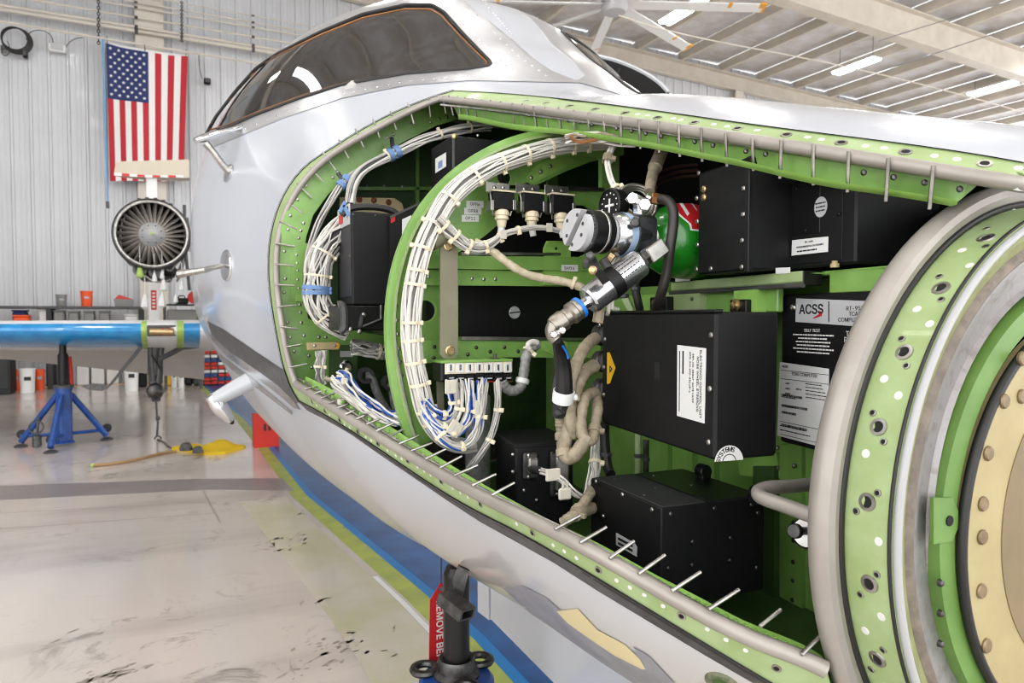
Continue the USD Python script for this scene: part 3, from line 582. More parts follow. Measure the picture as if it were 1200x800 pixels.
for a, b in ((80, 540), (187, 550), (265, 565), (317, 572), (375, 583), (490, 602), (560, 613), (627, 625), (700, 638), (778, 652), (857, 664), (943, 680), (1097, 708), (1190, 722)):
    px, py = a / 4 + 600, b / 4; p = EYE + ray(px, py) * (depth_of(hit(px, py, -.004)) + .017); rl.append(dome_head(p, -fw, .004, .5))
for a, b in ((450, 8), (590, 30), (735, 55), (900, 85)): px, py = a / 4 + 900, b / 4 + 200; p = EYE + ray(px, py) * (depth_of(hit(px, py, -.004)) + .012); rl.append(dome_head(p, -fw, .0042, .5))
jet.add('rivets', cat(rl), STEEL, parent=k, kind='stuff')
BI = [(355, 446), (400, 470), (450, 502), (500, 534), (550, 565), (600, 593), (650, 619), (700, 643), (760, 676), (820, 707), (870, 733), (920, 753), (962, 775)]
jet.add('bay_sill', lay([(a + 1, b + 10) for a, b in BI], [(a + 3, b - 5) for a, b in BI], 70, .012, .03, .004), GREENB, label='bright green inner edge of the bay sill')
clip = []
for p in resample([(a + 2, b + 1) for a, b in BI], 56):
    q = EYE + ray(*p) * (depth_of(hit(*p, -.004)) + .018); clip.append(rbox(q - .0035, q + .0035, .001))
jet.add('sill_clip', cat(clip), GREEN, kind='stuff')
# aft bulkhead with stiffeners
FK = yface(2.13)
def hull_clip(F, y, off=-.02): return Polygon([((q - F.p0) @ F.ux, (q - F.p0) @ F.uz) for q in hull_surface(off, np.array([y]))[0]])
def cplate(name, F, y, pts, m, d0, d1, parent=None): return jet.add(name, prism(F, ppoly(F, pts) & hull_clip(F, y - .02), d0, d1), m, parent=parent)
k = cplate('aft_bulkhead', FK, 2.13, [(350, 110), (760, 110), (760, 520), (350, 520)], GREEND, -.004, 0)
cplate('stiffener', FK, 2.11, [(485, 120), (489, 120), (489, 300), (485, 300)], GREEN, 0, .02, parent=k); cplate('stiffener', FK, 2.11, [(400, 220), (560, 220), (560, 224), (400, 224)], GREEN, 0, .02, parent=k)
cplate('stiffener', FK, 2.11, [(640, 120), (652, 120), (652, 300), (640, 300)], GREEN, 0, .01, parent=k)
rivets(FK, [(512, 73), (592, 76), (677, 80)], 300, 200, 4, .004, ALU, k, .02)
FKb = yface(1.95)
k = plate('tan_bracket', FKb, [(398, 231), (462, 232), (471, 238), (475, 252), (398, 252)], TAN, -.01, 0, label='tan bracket plate with dark screws'); rivets(FKb, [(485, 135), (553, 138), (622, 147)], 300, 200, 4, .009, mat('rust_screw', (110, 62, 38), .6, .5), k)
# inboard web, floor, black liner standing in for the unlit depth beyond
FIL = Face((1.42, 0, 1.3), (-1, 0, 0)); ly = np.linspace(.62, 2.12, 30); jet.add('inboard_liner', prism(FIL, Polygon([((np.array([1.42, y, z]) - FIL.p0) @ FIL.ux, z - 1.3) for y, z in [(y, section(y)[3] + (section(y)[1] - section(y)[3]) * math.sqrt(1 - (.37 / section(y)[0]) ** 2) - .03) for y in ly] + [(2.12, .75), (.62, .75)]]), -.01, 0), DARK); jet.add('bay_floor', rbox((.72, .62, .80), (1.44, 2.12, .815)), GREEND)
FW_ = hface(930, 1.18, 6)
k_web = plate('inboard_web', FW_, [(640, 341), (1010, 325), (1010, 790), (640, 760)], GREEN, -.004, 0, label='green inboard web behind the boxes')
for x in (783, 812, 838): plate('web_stiffener', FW_, [(x - 5, 330), (x + 5, 330), (x + 5, 640), (x - 5, 640)], GREEN, 0, .012, parent=k_web)
plate('web_stiffener', FW_, [(893, 545), (918, 545), (918, 760), (893, 760)], GREEND, 0, .02, parent=k_web)
plate('web_doubler', FW_, [(918, 520), (944, 520), (944, 770), (918, 770)], GREEN, 0, .008, parent=k_web); plate('web_doubler', FW_, [(870, 540), (915, 530), (920, 560), (905, 560), (872, 556)], GREENB, 0, .01, parent=k_web)
rivets(FW_, [(137, 45), (137, 130), (135, 230), (133, 318), (131, 408), (129, 497), (128, 570)], 900, 600, 4, .0042, STEEL, k_web, .008); rivets(FW_, [(68, 497), (68, 590), (148, 580)], 900, 400, 4, .0045, ALU, k_web, .012)
# shelf with rolled lip, brackets below
FS = hface(945, .99, 8)
s0, s1, t0, t1 = ext(FS, 787, 1045, 325, 336)
sz0, szt = FS.loc(945, 334)[1], FS.loc(945, 317)[1]; sa, sb, sc = FS.loc(788, 330)[0], FS.loc(944, 330)[0], FS.loc(1060, 330)[0]
k_sh = jet.add('shelf', cat([fbox(FS, sa, sb, szt - .006, szt, -.30, 0), fbox(FS, sb, sc, szt - .006, szt, -.30, -.03)]), GREEN, label='green equipment shelf')
jet.add('shelf_lip', fbox(FS, sa, sb, sz0 + .004, szt, -.004, .004), GREENL, parent=k_sh, label='pale green shelf front'); jet.add('shelf_edging', tube(np.array([FS.w(a, sz0, .004) for a in np.linspace(sa, sb, 12)]), .004, 8), DGREY, parent=k_sh)
jet.add('shelf_lip', fbox(FS, sb + .012, sc, sz0 - .012, szt, -.034, -.03), GREEN, parent=k_sh); jet.add('shelf_end', fbox(FS, sb - .003, sb, sz0, szt, -.03, .004), BLACKG, parent=k_sh)
for px in ((802, 812, 326), (920, 931, 317)): jet.add('shelf_tag', prism(FS, ppoly(FS, [(px[0] - 8, px[2] - 3), (px[0] + 9, px[2] - 4), (px[0] + 9, px[2] + 3), (px[0] - 8, px[2] + 4)]), .0042, .0048), LABEL, parent=k_sh)
FU = hface(880, 1.12, 8)
jet.add('support_beam', pbox(FU, 700, 911, 343, 367, .012), GREEN)
k = plate('support_bracket', FU, [(872, 341), (898, 339), (898, 366), (872, 368)], GREENB, 0, .02); plate('support_bracket', FU, [(786, 343), (828, 342), (828, 369), (786, 370)], GREENL, 0, .014)
for px, py in ((786, 356), (882, 359)):
    k = jet.add('mount_block', pbox(FU, px - 9, px + 11, py - 8, py + 9, .0, .002, .03), BLACKG); p = FU.wp(px, py - 1, .03); jet.add('mount_bolt', lathe([(.011, 0), (.011, .003), (.006, .004), (.006, .009), (0, .010)], p, FU.n, 14), BRASS, parent=k)
for px, py in ((819, 350), (880, 352)): jet.add('rivet_head', dome_head(FU.wp(px, py, .015), FU.n, .004), ALU)
# the curved half frame and the rack it carries
FF, FR = yface(1.33), yface(1.37)
ARC = [(720, 160), (690, 153), (655, 152), (620, 154), (595, 161), (570, 174), (545, 190), (520, 207), (501, 226), (486, 246), (474, 270), (465, 292), (457, 325), (453, 360), (454, 400), (457, 432), (463, 470), (474, 510), (482, 530)]
from shapely.geometry import LineString
al = LineString([FF.loc(*p) for p in trace(ARC, 120, 2.0)])
def inward(w0, w1):
    ref = Point(*FF.loc(600, 330)); a = min((al.buffer(q * w1, single_sided=True) for q in (1, -1)), key=lambda g: g.centroid.distance(ref))
    return a if w0 == 0 else a.difference(al.buffer(w0))
jet.add('half_frame_cap', prism(FF, inward(0, .017), -.012, .005), GREEN, label='bright green cap of the curved half frame'); jet.add('half_frame_lip', prism(FF, inward(.013, .018), .005, .009), GREENL)
k_hf = jet.add('half_frame_web', prism(FF, inward(.012, .058), -.008, -.004), GREEN)
rivets(FF, [(790, 205), (730, 320), (705, 380), (685, 437), (670, 505), (665, 570), (660, 635), (663, 700), (667, 765), (832, 157)], 300, 200, 4, .0045, ALU, k_hf, -.004); rivets(FF, [(672, 33), (678, 97), (685, 160)], 300, 400, 4, .0045, ALU, k_hf, -.004)
jet.add('frame_edging', tube(np.array([FF.wp(a, b, .004) for a, b in smooth_line([(462, 398), (466, 430), (474, 470), (484, 510), (488, 525)], 30)]), .0045, 8), GREYSL, label='grey edging strip on the half frame')
hole = Point(*FR.loc(499, 364)).buffer(.0215, 24)
k_r = plate('rack_column', FR, [(476, 296), (537, 296), (537, 425), (476, 425)], GREEN, -.004, 0, [hole])
jet.add('hole_rim', lathe([(.0215, -.006), (.0215, .001), (.0245, .001), (.0245, -.006)], FR.wp(499, 364), FR.n, 24, closed=True), GREENB, parent=k_r)
k_b = plate('rack_beam', FR, [(480, 300), (690, 302), (692, 318), (480, 315)], GREEN, 0, .022); plate('rack_beam', FR, [(480, 316), (584, 317), (690, 320), (690, 336), (480, 334)], GREEN, 0, .012)
rivets(FR, [(313, 340), (374, 343), (433, 343), (103, 250), (88, 330)], 480, 250, 4.44, .0045, ALU, k_b, .012)
plate('rack_rail', FR, [(537, 296), (652, 297), (652, 300), (537, 300)], ALU, 0, .02); plate('rack_rail', FR, [(537, 394), (700, 396), (700, 399), (537, 398)], ALU, 0, .02)
k_l = plate('rack_beam', FR, [(480, 398), (700, 400), (700, 419), (590, 418), (548, 421), (515, 421), (500, 425), (480, 425)], GREEN, 0, .014)
rivets(FR, [(334, 696), (290, 732), (406, 717), (479, 694), (550, 716), (118, 693), (115, 750)], 480, 250, 4.44, .0045, STEEL, k_l, .014)
k_g = plate('rack_gusset', FR, [(500, 300), (500, 268), (528, 222), (560, 188), (600, 172), (660, 166), (730, 168), (730, 182), (690, 190), (660, 202), (628, 217), (622, 217), (618, 214), (606, 217), (580, 218), (570, 228), (584, 252), (582, 264), (568, 276), (548, 290), (528, 300)], GREEN, .0, .004, [Point(*FR.loc(590, 208)).buffer(.016)])
plate('rack_gusset', FR, [(616, 208), (622, 216), (640, 207), (672, 191), (662, 180), (630, 192)], GREENB, .004, .007, parent=k_g); rivets(FR, [(483, 152), (573, 93), (663, 43), (340, 0)], 560, 190, 8, .005, ALU, k_g, .008)
plate('connector_rail', FR, [(575, 221), (704, 224), (704, 256), (684, 241), (640, 238), (575, 236)], GREEN, -.002, .004); plate('connector_rail', FR, [(640, 219), (704, 221), (704, 225), (640, 224)], STEEL, .004, .014)
k = plate('rack_post', FR, [(704, 168), (724, 170), (724, 372), (704, 372)], GREEN, -.01, .006)
plate('rack_bracket', FR, [(633, 292), (637, 283), (654, 283), (664, 291), (664, 302), (672, 303), (700, 288), (706, 300), (706, 336), (633, 334)], GREENB, .012, .018, [Point(*FR.loc(647.5, 292)).buffer(.004)])
plate('rack_bracket', FR, [(628, 398), (640, 396), (660, 400), (660, 415), (648, 418), (632, 410)], GREENB, .014, .018)
FT = yface(1.30)
for i, (px, py, s) in enumerate(((555.5, 239.5, 'GPR6'), (553, 247.5, 'GPR8'), (550, 256, 'GP11'))):
    q = plate('rack_label', FR, [(px - 10, py - 4), (px + 10, py - 3.6), (px + 10, py + 4.2), (px - 10, py + 4)], LABEL, .0045, .0055); jet.add('label_text', text_on(FR, px, py, s, .0065, .0056), INK, parent=q)
q = plate('rack_label', FR, [(652, 311), (671, 311), (671, 319), (652, 318)], LABEL, .0225, .0235); jet.add('label_text', text_on(FR, 661, 315, 'B4/16', .0065, .0236), INK, parent=q)
kb = plate('strap_bar', FT, [(516, 283), (522, 279), (533, 284), (536.5, 292), (536.5, 415), (532, 420), (520, 420), (515.5, 415)], TANBAR, -.004, 0, label='tan flat bar bolted across the rack')
jet.add('bar_clamp', lathe([(.024, -.012), (.027, -.012), (.027, .012), (.024, .012)], FT.wp(507, 276, .0), FT.ux * .85 + FT.uz * .55, 16, closed=True), TANBAR, parent=kb)
for px, py in ((525.5, 288), (527, 411)): jet.add('bar_bolt', lathe([(.0105, 0), (.0105, .002), (.0075, .003), (.0075, .008), (.003, .008), (.003, .005), (0, .005)], FT.wp(px, py), FT.n, 8), BRASS, parent=kb)
jet.add('support_tube', rod(aty(560, 600, 1.42), aty(560, 462, 1.42), .028, 20), GREYSL, label='grey upright support tube')
plate('terminal_bracket', FT, [(511, 424), (519, 426), (521, 484), (513, 478)], TANBAR, -.004, -.001)
FL2 = yface(1.86)
k = plate('connector_panel', FA, [(385, 404), (418, 404), (418, 450), (385, 450)], GREEND, .001, .004); plate('panel_label', FA, [(398, 411), (413, 411), (413, 418), (398, 418)], LABELG, .004, .005, parent=k)
# outside fittings
def blade_on(px, py, r): p = hit(px, py, .002); n = hnorm(p); return p, n
p, n = blade_on(268, 203, .02); tip = at(250, 178, depth_of(p) - .04); mid = at(237, 163, depth_of(p) - .06)
k = jet.add('pitot_probe', cat([tube(np.array([p - n * .01, p + (tip - p) * .5, tip, mid + (tip - mid) * .3]), [.013, .011, .010, .012], 8)]), ALU, label='upper pitot probe on the cheek')
jet.add('probe_tube', lathe([(0, 0), (.009, .002), (.013, .03), (.014, .07), (.010, .10), (.007, .2), (0, .2)], at(228, 165, depth_of(p) - .07), at(252, 158, depth_of(p) - .02) - at(228, 165, depth_of(p) - .07), 12), CHROME, parent=k)
jet.add('probe_base', lathe([(.03, -.002), (.03, .003), (.026, .005), (0, .005)], p, n, 16), CHROME, parent=k)
p, n = blade_on(265, 311, .02); k = jet.add('air_vane', lathe([(0, .006), (.045, .004), (.048, 0), (.048, -.003)], p, n, 24), CHROME, label='angle vane disc on the cheek')
jet.add('vane_arm', tube(np.array([p + n * .01, at(240, 316, depth_of(p) - .06), at(210, 321, depth_of(p) - .03)]), [.006, .009, .012], 8), ALU, parent=k)
p, n = blade_on(291, 447, .02); e = at(249, 470, depth_of(p) - .05)
k = jet.add('air_probe_mast', tube(np.array([p - n * .01, (p + e) / 2, e]), [.030, .026, .022], 14), WHITE, label='white mast with a chrome probe under the nose')
a = at(245, 462, depth_of(p) - .055); b = at(273, 496, depth_of(p) - .02); L = np.linalg.norm(b - a)
jet.add('chrome_probe', lathe([(0, 0), (.016, .006), (.024, .04), (.024, L * .5), (.017, L * .8), (.011, L * .93), (0, L * .93)], a, b - a, 16), CHROME, parent=k); jet.add('probe_tip', lathe([(0, 0), (.011, 0), (.004, L * .08), (0, L * .09)], a + (b - a) * .93, b - a, 12), RUBBER, parent=k)
# nose gear door, belly bracket, access hole, port bay door standing open
FD = Face((.93, 0, 1.3), (-1, 0, 0))
jet.add('nose_gear_door', prism(FD, ppoly(FD, [(575, 640), (575, 725), (652, 803), (760, 920), (960, 920), (960, 800), (745, 700), (640, 640)]), -.02, 0), WHITE, label='white nose gear door hanging below the belly')
jet.add('gear_door_flap', prism(FD, ppoly(FD, [(561, 650), (574, 650), (574, 726), (561, 716)]), -.03, .004), WHITE)
p = hit(545, 664); q = aty(534, 706, p[1] - .02); n = (q - p) / np.linalg.norm(q - p); s = np.cross(n, fw); s /= np.linalg.norm(s)
F2 = Face(p, -fw)
k = jet.add('drain_mast', prism(F2, ppoly(F2, [(537, 662), (550, 668), (541, 705), (527, 703), (532, 686), (530, 680)]), -.006, .006), STEEL, label='grey bracket with a square tube under the belly')
a, b = at(521, 699, depth_of(p) - .03), at(548, 720, depth_of(p) - .075); T = axis_frame(a, b - a); L = np.linalg.norm(b - a)
tb = trimesh.creation.extrude_polygon(sbox(-.020, -.012, .020, .012).difference(sbox(-.015, -.008, .015, .008)), L, engine='earcut'); tb.apply_transform(T); jet.add('square_tube', tb, STEEL, parent=k)
p = hit(847, 802); jet.add('access_hole', cat([lathe([(.013, .001), (.016, .0035), (.021, .003), (.024, -.001)], p, hnorm(p), 26)]), mat('chipped_rim', (120, 112, 96), .6, rgb2=(70, 90, 50), scale=120)); jet.add('hole_green', lathe([(0, .001), (.014, .0012)], p, hnorm(p), 20), GREEND)
FP = Face((1.82, 0, 1.3), (-1, 0, 0))
jet.add('port_bay_door', prism(FP, ppoly(FP, [(680, 68), (685, 64), (701, 66), (721, 71), (746, 81), (768, 94), (782, 108), (782, 142), (680, 142)]), -.012, 0), BLACKG, label='open port bay door, dark inside')
jet.add('door_rim', tube(np.array([FP.wp(a, b, -.006) for a, b in smooth_line([(680, 68), (685, 64), (701, 66), (721, 71), (746, 81), (768, 94), (782, 108)], 30)]), .009, 6), WHITE)
jet.add('door_latch', lathe([(0, .004), (.012, .004), (.014, 0)], FP.wp(725, 84), FP.n, 14), RUBBER)

# ---- wing, main gear, engine
def wing_section(x, y0, z0, c, t=.13, n=26):
    u = (1 - np.cos(np.linspace(0, np.pi, n))) / 2; yt = t * c * (1.4845 * np.sqrt(u) - .63 * u - 1.758 * u ** 2 + 1.4215 * u ** 3 - .5075 * u ** 4)
    a = np.stack([np.full(n, x), y0 + u * c, z0 + yt * 1.0 - u * .10 * c], 1); b = np.stack([np.full(n, x), y0 + u * c, z0 - yt * .95 - u * .10 * c], 1)
    return np.vstack([a, b[1:-1][::-1]])
def loft(secs, lo=0, hi=None):
    S = np.stack([s[lo:hi] for s in secs]); return S
WST = [(1.2, 7.55, 1.165, 2.6), (.1, 7.75, 1.165, 2.45), (-.35, 7.86, 1.165, 2.4), (-.95, 7.98, 1.168, 2.3), (-2.2, 8.28, 1.172, 2.1), (-4.5, 8.8, 1.25, 1.6), (-6.6, 9.3, 1.36, 1.1)]
def wing_at(x): a = np.array(WST[::-1]); return [np.interp(x, a[:, 0], a[:, k]) for k in (1, 2, 3)]
S = np.stack([wing_section(*w) for w in WST]); nu, nv = S.shape[:2]; v = S.reshape(-1, 3); f = quads(nu, nv, cv=True)
capf = [[0, i, i + 1] for i in range(1, nv - 1)] + [[(nu - 1) * nv, (nu - 1) * nv + i + 1, (nu - 1) * nv + i] for i in range(1, nv - 1)]
wm = tm(v, np.vstack([f, capf])); wm.fix_normals(); jet.add('wing', wm, WINGW, label='starboard wing')
def le_band(x0, x1, m, name, u0=9, off=.006, label=None, uu=4):
    X = np.linspace(x0, x1, 14); G = []
    for x in X:
        y0, z0, c = wing_at(x); s = wing_section(x, y0, z0, c); le = np.vstack([s[1:uu][::-1], s[:1], s[::-1][:u0 - 2]]); cen = s.mean(0); d = le - np.array([x, y0 + .25 * c, z0]); d[:, 0] = 0
        G.append(le + d / np.linalg.norm(d, axis=1, keepdims=True) * off)
    G = np.array(G); m_ = tm(G.reshape(-1, 3), quads(*G.shape[:2])); jet.add(name, cat([m_]), m, label=label)
le_band(-.27, -2.6, TAPEBL, 'masking_film', label='blue masking film on the wing leading edge'); le_band(.25, .08, TAPEBL, 'masking_film'); le_band(.36, .25, WINGW, 'wing_root_cuff')
le_band(-.235, -.285, TAPEG, 'masking_tape', 10, .008, uu=6); le_band(.10, .035, TAPEG, 'masking_tape', 10, .008, uu=6)
y0, z0, c = wing_at(-.10)
k = jet.add('landing_light', rbox((-.23, y0 - .008, z0 - .055), (.03, y0 + .06, z0 + .055), .006), DGREY, label='open landing light bay in the leading edge')
jet.add('light_glass', rod((-.21, y0 - .012, z0 - .01), (.01, y0 - .012, z0 - .01), .035, 14), BRASS, parent=k)
for x in (-.09, -.03): jet.add('light_clip', rod((x, y0 - .035, z0 - .045), (x, y0 - .035, z0 + .03), .006, 6), REDP, parent=k)
jet.add('wing_flap', tm(*(lambda A: (A.reshape(-1, 3), np.vstack([quads(3, 4, cv=True), [[0, 1, 2], [0, 2, 3], [8, 10, 9], [8, 11, 10]]])))(np.array([[(.35, 9.1, 1.10), (.35, 9.75, .50), (.35, 9.79, .52), (.35, 9.2, 1.16)], [(-1.75, 9.45, 1.10), (-1.75, 10.0, .80), (-1.75, 10.04, .82), (-1.75, 9.55, 1.16)], [(-4.0, 9.9, 1.13), (-4.0, 10.4, .95), (-4.0, 10.44, .97), (-4.0, 9.98, 1.18)]]))), WINGU, label='lowered grey flap')
# main gear leg and door
gx, gy = atx(182, 420, 0)[0], 8.35
g0 = aty(182, 405, 8.35); k = jet.add('main_gear_leg', cat([rod(aty(182, 402, 8.35), aty(182, 440, 8.35), .075, 14), rod(aty(182, 440, 8.35), aty(183, 470, 8.35), .045, 12), rod(aty(176, 404, 8.3), aty(180, 446, 8.3), .03, 8), rod(aty(190, 402, 8.3), aty(185, 450, 8.3), .028, 8)]), DGREY, label='dark main gear leg without its wheel')
jet.add('gear_knuckle', cat([dome_head(aty(182, 458, 8.27), (0, -1, 0), .09, .7), rbox(aty(174, 440, 8.3), aty(191, 449, 8.4), .01), rbox(aty(177, 461, 8.3), aty(188, 467, 8.4), .01)]), STEEL, parent=k)
for a, b in (((172, 455), (184, 462)), ((190, 430), (186, 460)), ((177, 415), (190, 436))): jet.add('hydraulic_line', rod(aty(*a, 8.24), aty(*b, 8.24), .01, 6), RUBBER, parent=k)
jet.add('gear_hook', cat([tube(np.array([aty(183, 470, 8.3), aty(184, 490, 8.3), aty(185, 495, 8.3), aty(184, 511, 8.3)]), .011, 6), lathe([(.03 + .008 * math.cos(t), .008 * math.sin(t)) for t in np.linspace(0, 6.28, 8)[:-1]], aty(185, 514, 8.3), (0, 1, 0), 14, closed=True), dome_head(aty(185, 490, 8.28), (0, -1, 0), .025)]), DGREY, parent=k)
FG = yface(8.2); k = jet.add('gear_door', prism(FG, ppoly(FG, [(164, 404), (171, 404), (131, 451), (124, 455)]), -.02, 0), DGREY, label='grey main gear door edge')
jet.add('gear_door_skin', prism(yface(8.3), ppoly(yface(8.3), [(95, 452), (108, 449), (124, 450), (128, 454), (120, 458), (104, 457)]), -.02, .0), STEEL, parent=k)
jet.add('gear_brace', tube(np.array([aty(186, 421, 8.25), aty(200, 414, 8.25), aty(214, 407, 8.25), aty(242, 404, 8.25)]), .028, 8), DGREY)
# engine
ENG = at(178, 274, 9.0); ER = .43
k_e = jet.add('engine', lathe([(.40, .30), (.415, .02), (.425, 0), (.445, -.01), (.46, .02), (.465, .28), (.44, .34), (.36, .45), (.36, .9), (.30, 1.5), (.22, 1.7), (.2, 1.7), (.2, 1.5), (.0, 1.5)], ENG, (0, 1, 0), 56), STEEL, label='bare jet engine with its fan showing')
jet.add('intake_lip', lathe([(.418 + .02 * math.cos(t), .02 * math.sin(t)) for t in np.linspace(0, 6.283, 10)[:-1]], ENG, (0, 1, 0), 64, closed=True), ALU, parent=k_e)
jet.add('fan_backing', lathe([(.0, .26), (.41, .26)], ENG, (0, 1, 0), 40), DARK, parent=k_e)
for i in range(30):
    a = 2 * np.pi * i / 30; rr = np.linspace(.15, .405, 6); G = []
    for j, r_ in enumerate(rr):
        tw = math.radians(28 + 34 * j / 5); w = .030 + .012 * j / 5; c_, s_ = math.cos(a), math.sin(a); er, et = np.array([c_, 0, s_]), np.array([-s_, 0, c_])
        cen = ENG + er * r_ + np.array([0, .085, 0]); d = et * math.cos(tw) * w + np.array([0, 1, 0]) * math.sin(tw) * w * 1.4
        nrm = np.cross(d, er); nrm /= np.linalg.norm(nrm); G.append([cen - d, cen + nrm * .005, cen + d, cen - nrm * .005])
    G = np.array(G); m = tm(G.reshape(-1, 3), quads(6, 4, cv=True)); m.fix_normals(); jet.add('fan_blade', m, BLADE, parent=k_e)
jet.add('spinner', lathe([(0, -.055), (.03, -.05), (.09, -.01), (.14, .05), (.165, .09), (.165, .14), (0, .14)], ENG, (0, 1, 0), 40), mat('spinner_grey', (172, 172, 172), .5, .2), parent=k_e); jet.add('spinner_tip', lathe([(0, -.075), (.018, -.066), (.022, -.05), (0, -.05)], ENG, (0, 1, 0), 12), TAPEG, parent=k_e)
for i in range(8): a = 2 * np.pi * (i + .5) / 8; jet.add('spinner_bolt', dome_head(ENG + np.array([.112 * math.cos(a), .018, .112 * math.sin(a)]), (0, -1, 0), .011), DGREY, parent=k_e)
def ep(px, py, y): return aty(px, py, ENG[1] + y)
jet.add('accessory_gearbox', cat([rbox(ep(157, 311, .3), ep(210, 326, .9), .06), rbox(ep(163, 322, .25), ep(202, 331, .8), .05)]), DGREY, parent=k_e)
for px, py, r_ in ((164, 316, .085), (182, 319, .08), (199, 313, .06)):
    jet.add('accessory_port', cat([lathe([(r_ * .6, .0), (r_ * .62, -.05), (r_, -.05), (r_, .2)], ep(px, py, .2), (0, 1, 0), 20), lathe([(0, .0), (r_ * .7, 0)], ep(px, py, .2), (0, 1, 0), 16)]), STEEL, parent=k_e)
for pts in ([(140, 272), (141, 290), (150, 306), (160, 313)], [(146, 255), (141, 275), (146, 300), (155, 311)], [(216, 290), (209, 305), (200, 316)], [(219, 255), (220, 285), (213, 308), (206, 325)], [(217, 292), (214, 312), (207, 330)], [(170, 322), (185, 330), (200, 327)]):
    jet.add('engine_pipe', tube(np.array([ep(a, b, .12) for a, b in smooth_line(pts, 16)]), .016, 7), ALU if len(pts) % 2 else STEEL, parent=k_e)
for px, py, m, s in ((164, 318, TAPEG, .055), (181, 325, PLW, .04), (190, 322, PLW, .035), (192, 334, PLW, .05), (170, 353, PLW, .06), (190, 352, PLW, .06), (206, 350, PLW, .035), (213, 335, PLW, .04)):
    p = ep(px, py, .05); jet.add('streamer', cat([lathe([(0, -s * 1.7), (s * .9, -s * 1.2), (s * .6, s * .5), (s * .15, s * 1.7), (0, s * 1.7)], p, (0, 0, 1), 8)]), m, parent=k_e)
    jet.add('streamer_cord', rod(p + [0, 0, s * 1.5], p + [0, 0, s * 1.5 + .25], .004, 5), PLW, parent=k_e)
for a in (60, 72, 84, 96, 108): t = math.radians(a); p = ENG + np.array([.455 * math.cos(t), .05, .455 * math.sin(t)]); jet.add('case_bracket', rbox(p - .022, p + .022, .005), DGREY, parent=k_e)
jet.add('engine_pylon', rbox((ENG[0] + .3, ENG[1] + .3, ENG[2] - .1), (.30, ENG[1] + 1.4, ENG[2] + .1), .04), WHITE)
jet.add('pylon_edge', tube(np.array([ep(216, 240, .1), ep(217, 290, .1), ep(222, 340, .1)]), .02, 6), DGREY)
jet.emit()

# ------------------------------------------------------------------ equipment in the bay (each box, harness and bottle can be lifted out)
def screws(t, F, lst, ox, oy, s, r, m=ALU, d=0.0, name='screw', parent=None):
    for a, b in lst:
        p = F.wp(a / s + ox, b / s + oy, d); t.add(name, lathe([(r, -.0004), (r, r * .25), (r * .75, r * .6), (r * .3, r * .72), (r * .3, r * .4), (0, r * .4)], p, F.n, 10), m, parent=parent)
def lines_of_print(F, x0, x1, y, n, h, dy, d, m=None, seed=0, rag=.25, center=False):
    r = np.random.default_rng(seed); out = []
    for i in range(n):
        a, b = F.loc(x0, y + i * dy); c, b2 = F.loc(x1, y + i * dy); L = (c - a) * (1 - rag * r.random()); a0 = a + ((c - a) - L) / 2 if center else a; x = a0; b = (b + b2) / 2
        while x < a0 + L - .001:
            w = min(.0025 + .006 * r.random(), a0 + L - x); out.append(fbox(F, x, x + w, b - h / 2, b + h / 2, d, d + .0003, 0)); x += w + .0012
    return cat(out)

# nose wheel steering unit
F = hface(838, .93, 8); t = Thing('control_unit', 'flat black control unit with a yellow triangle and an upright white label', 'avionics box')
s0, s1, z0, z1 = ext(F, 705, 838, 367, 540); z0 = F.loc(838, 540)[1]; z1 = (F.loc(838, 369)[1] + F.loc(705, 364)[1]) / 2
W = .30; q = onp = None
for dd in np.arange(.05, .6, .004):                       # depth of the box: its far edge shows at pixel 912
    P = F.w(s1, z0, -dd); v = P - EYE; px = 600 + FPX * (v @ rt) / (v @ fw)
    if px > 911: W = dd; break
kb = t.add('case', fbox(F, s0, s1, z0, z1, -W, 0, .004), BLACK)
t.add('top_lip', fbox(F, s0, s1, z1 - .001, z1 + .0035, -.012, .001, .001), BLACKG, parent=kb)
screws(t, F, [(411, 117), (432, 121), (432, 250), (409, 311), (929, 222), (923, 472)], 600, 400, 4, .0042, ALU); screws(t, F, [(935, 770), (412, 724), (437, 790)], 600, 200, 4, .0042, ALU)
LB = [(794.5, 404), (828, 408), (826, 496), (794, 487)]
kl = t.add('label', prism(F, ppoly(F, LB), .0002, .0012), LABEL, label='white printed label set upright')
def vtext(px, py, s, h): t.add('label_text', text_on(F, px, py, s, h, .0013, rot=-90), INK, parent=kl)
vtext(822, 450, 'ELECTRONIC CONTROL UNIT', .0048); vtext(818.5, 450, 'NOSE WHEEL STEERING', .0048); vtext(813, 443, 'SER. NO. 05347  DATE 12/09', .0036); vtext(809.5, 436, 'MFD. P/N 600-85118-1', .0036)
t.add('label_print', cat([fbox(F, *(lambda a, c: (a[0] - .0016, a[0] + .0016, c[1], a[1]))(F.loc(801.5, 411), F.loc(801.5, 438)), .0012, .0016, 0), fbox(F, *(lambda a, c: (a[0] - .0008, a[0] + .0008, c[1], a[1]))(F.loc(797.5, 411), F.loc(797.5, 482)), .0012, .0016, 0)]), INK, parent=kl)
kt = t.add('warning_triangle', prism(F, ppoly(F, [(712, 413), (714.5, 412.5), (721.5, 431), (715, 449), (711.8, 450)]), .0002, .001), YEL, label='yellow warning triangle')
t.add('triangle_mark', prism(F, ppoly(F, [(715, 428), (718.5, 432), (715, 437)]).difference(ppoly(F, [(715.6, 430), (717.2, 432), (715.6, 434.5)])), .001, .0014), INK, parent=kt)
t.add('slot', fbox(F, *(lambda a, c: (a[0], c[0], c[1], a[1]))(F.loc(767.5, 424), F.loc(773, 445)), 0, .0004, 0), DARK)
FN = Face(F.w(s1, 0, 0), np.cross([0, 0, 1.0], F.n)); FN = FN if FN.n @ (EYE - FN.p0) > 0 else Face(FN.p0, -FN.n)
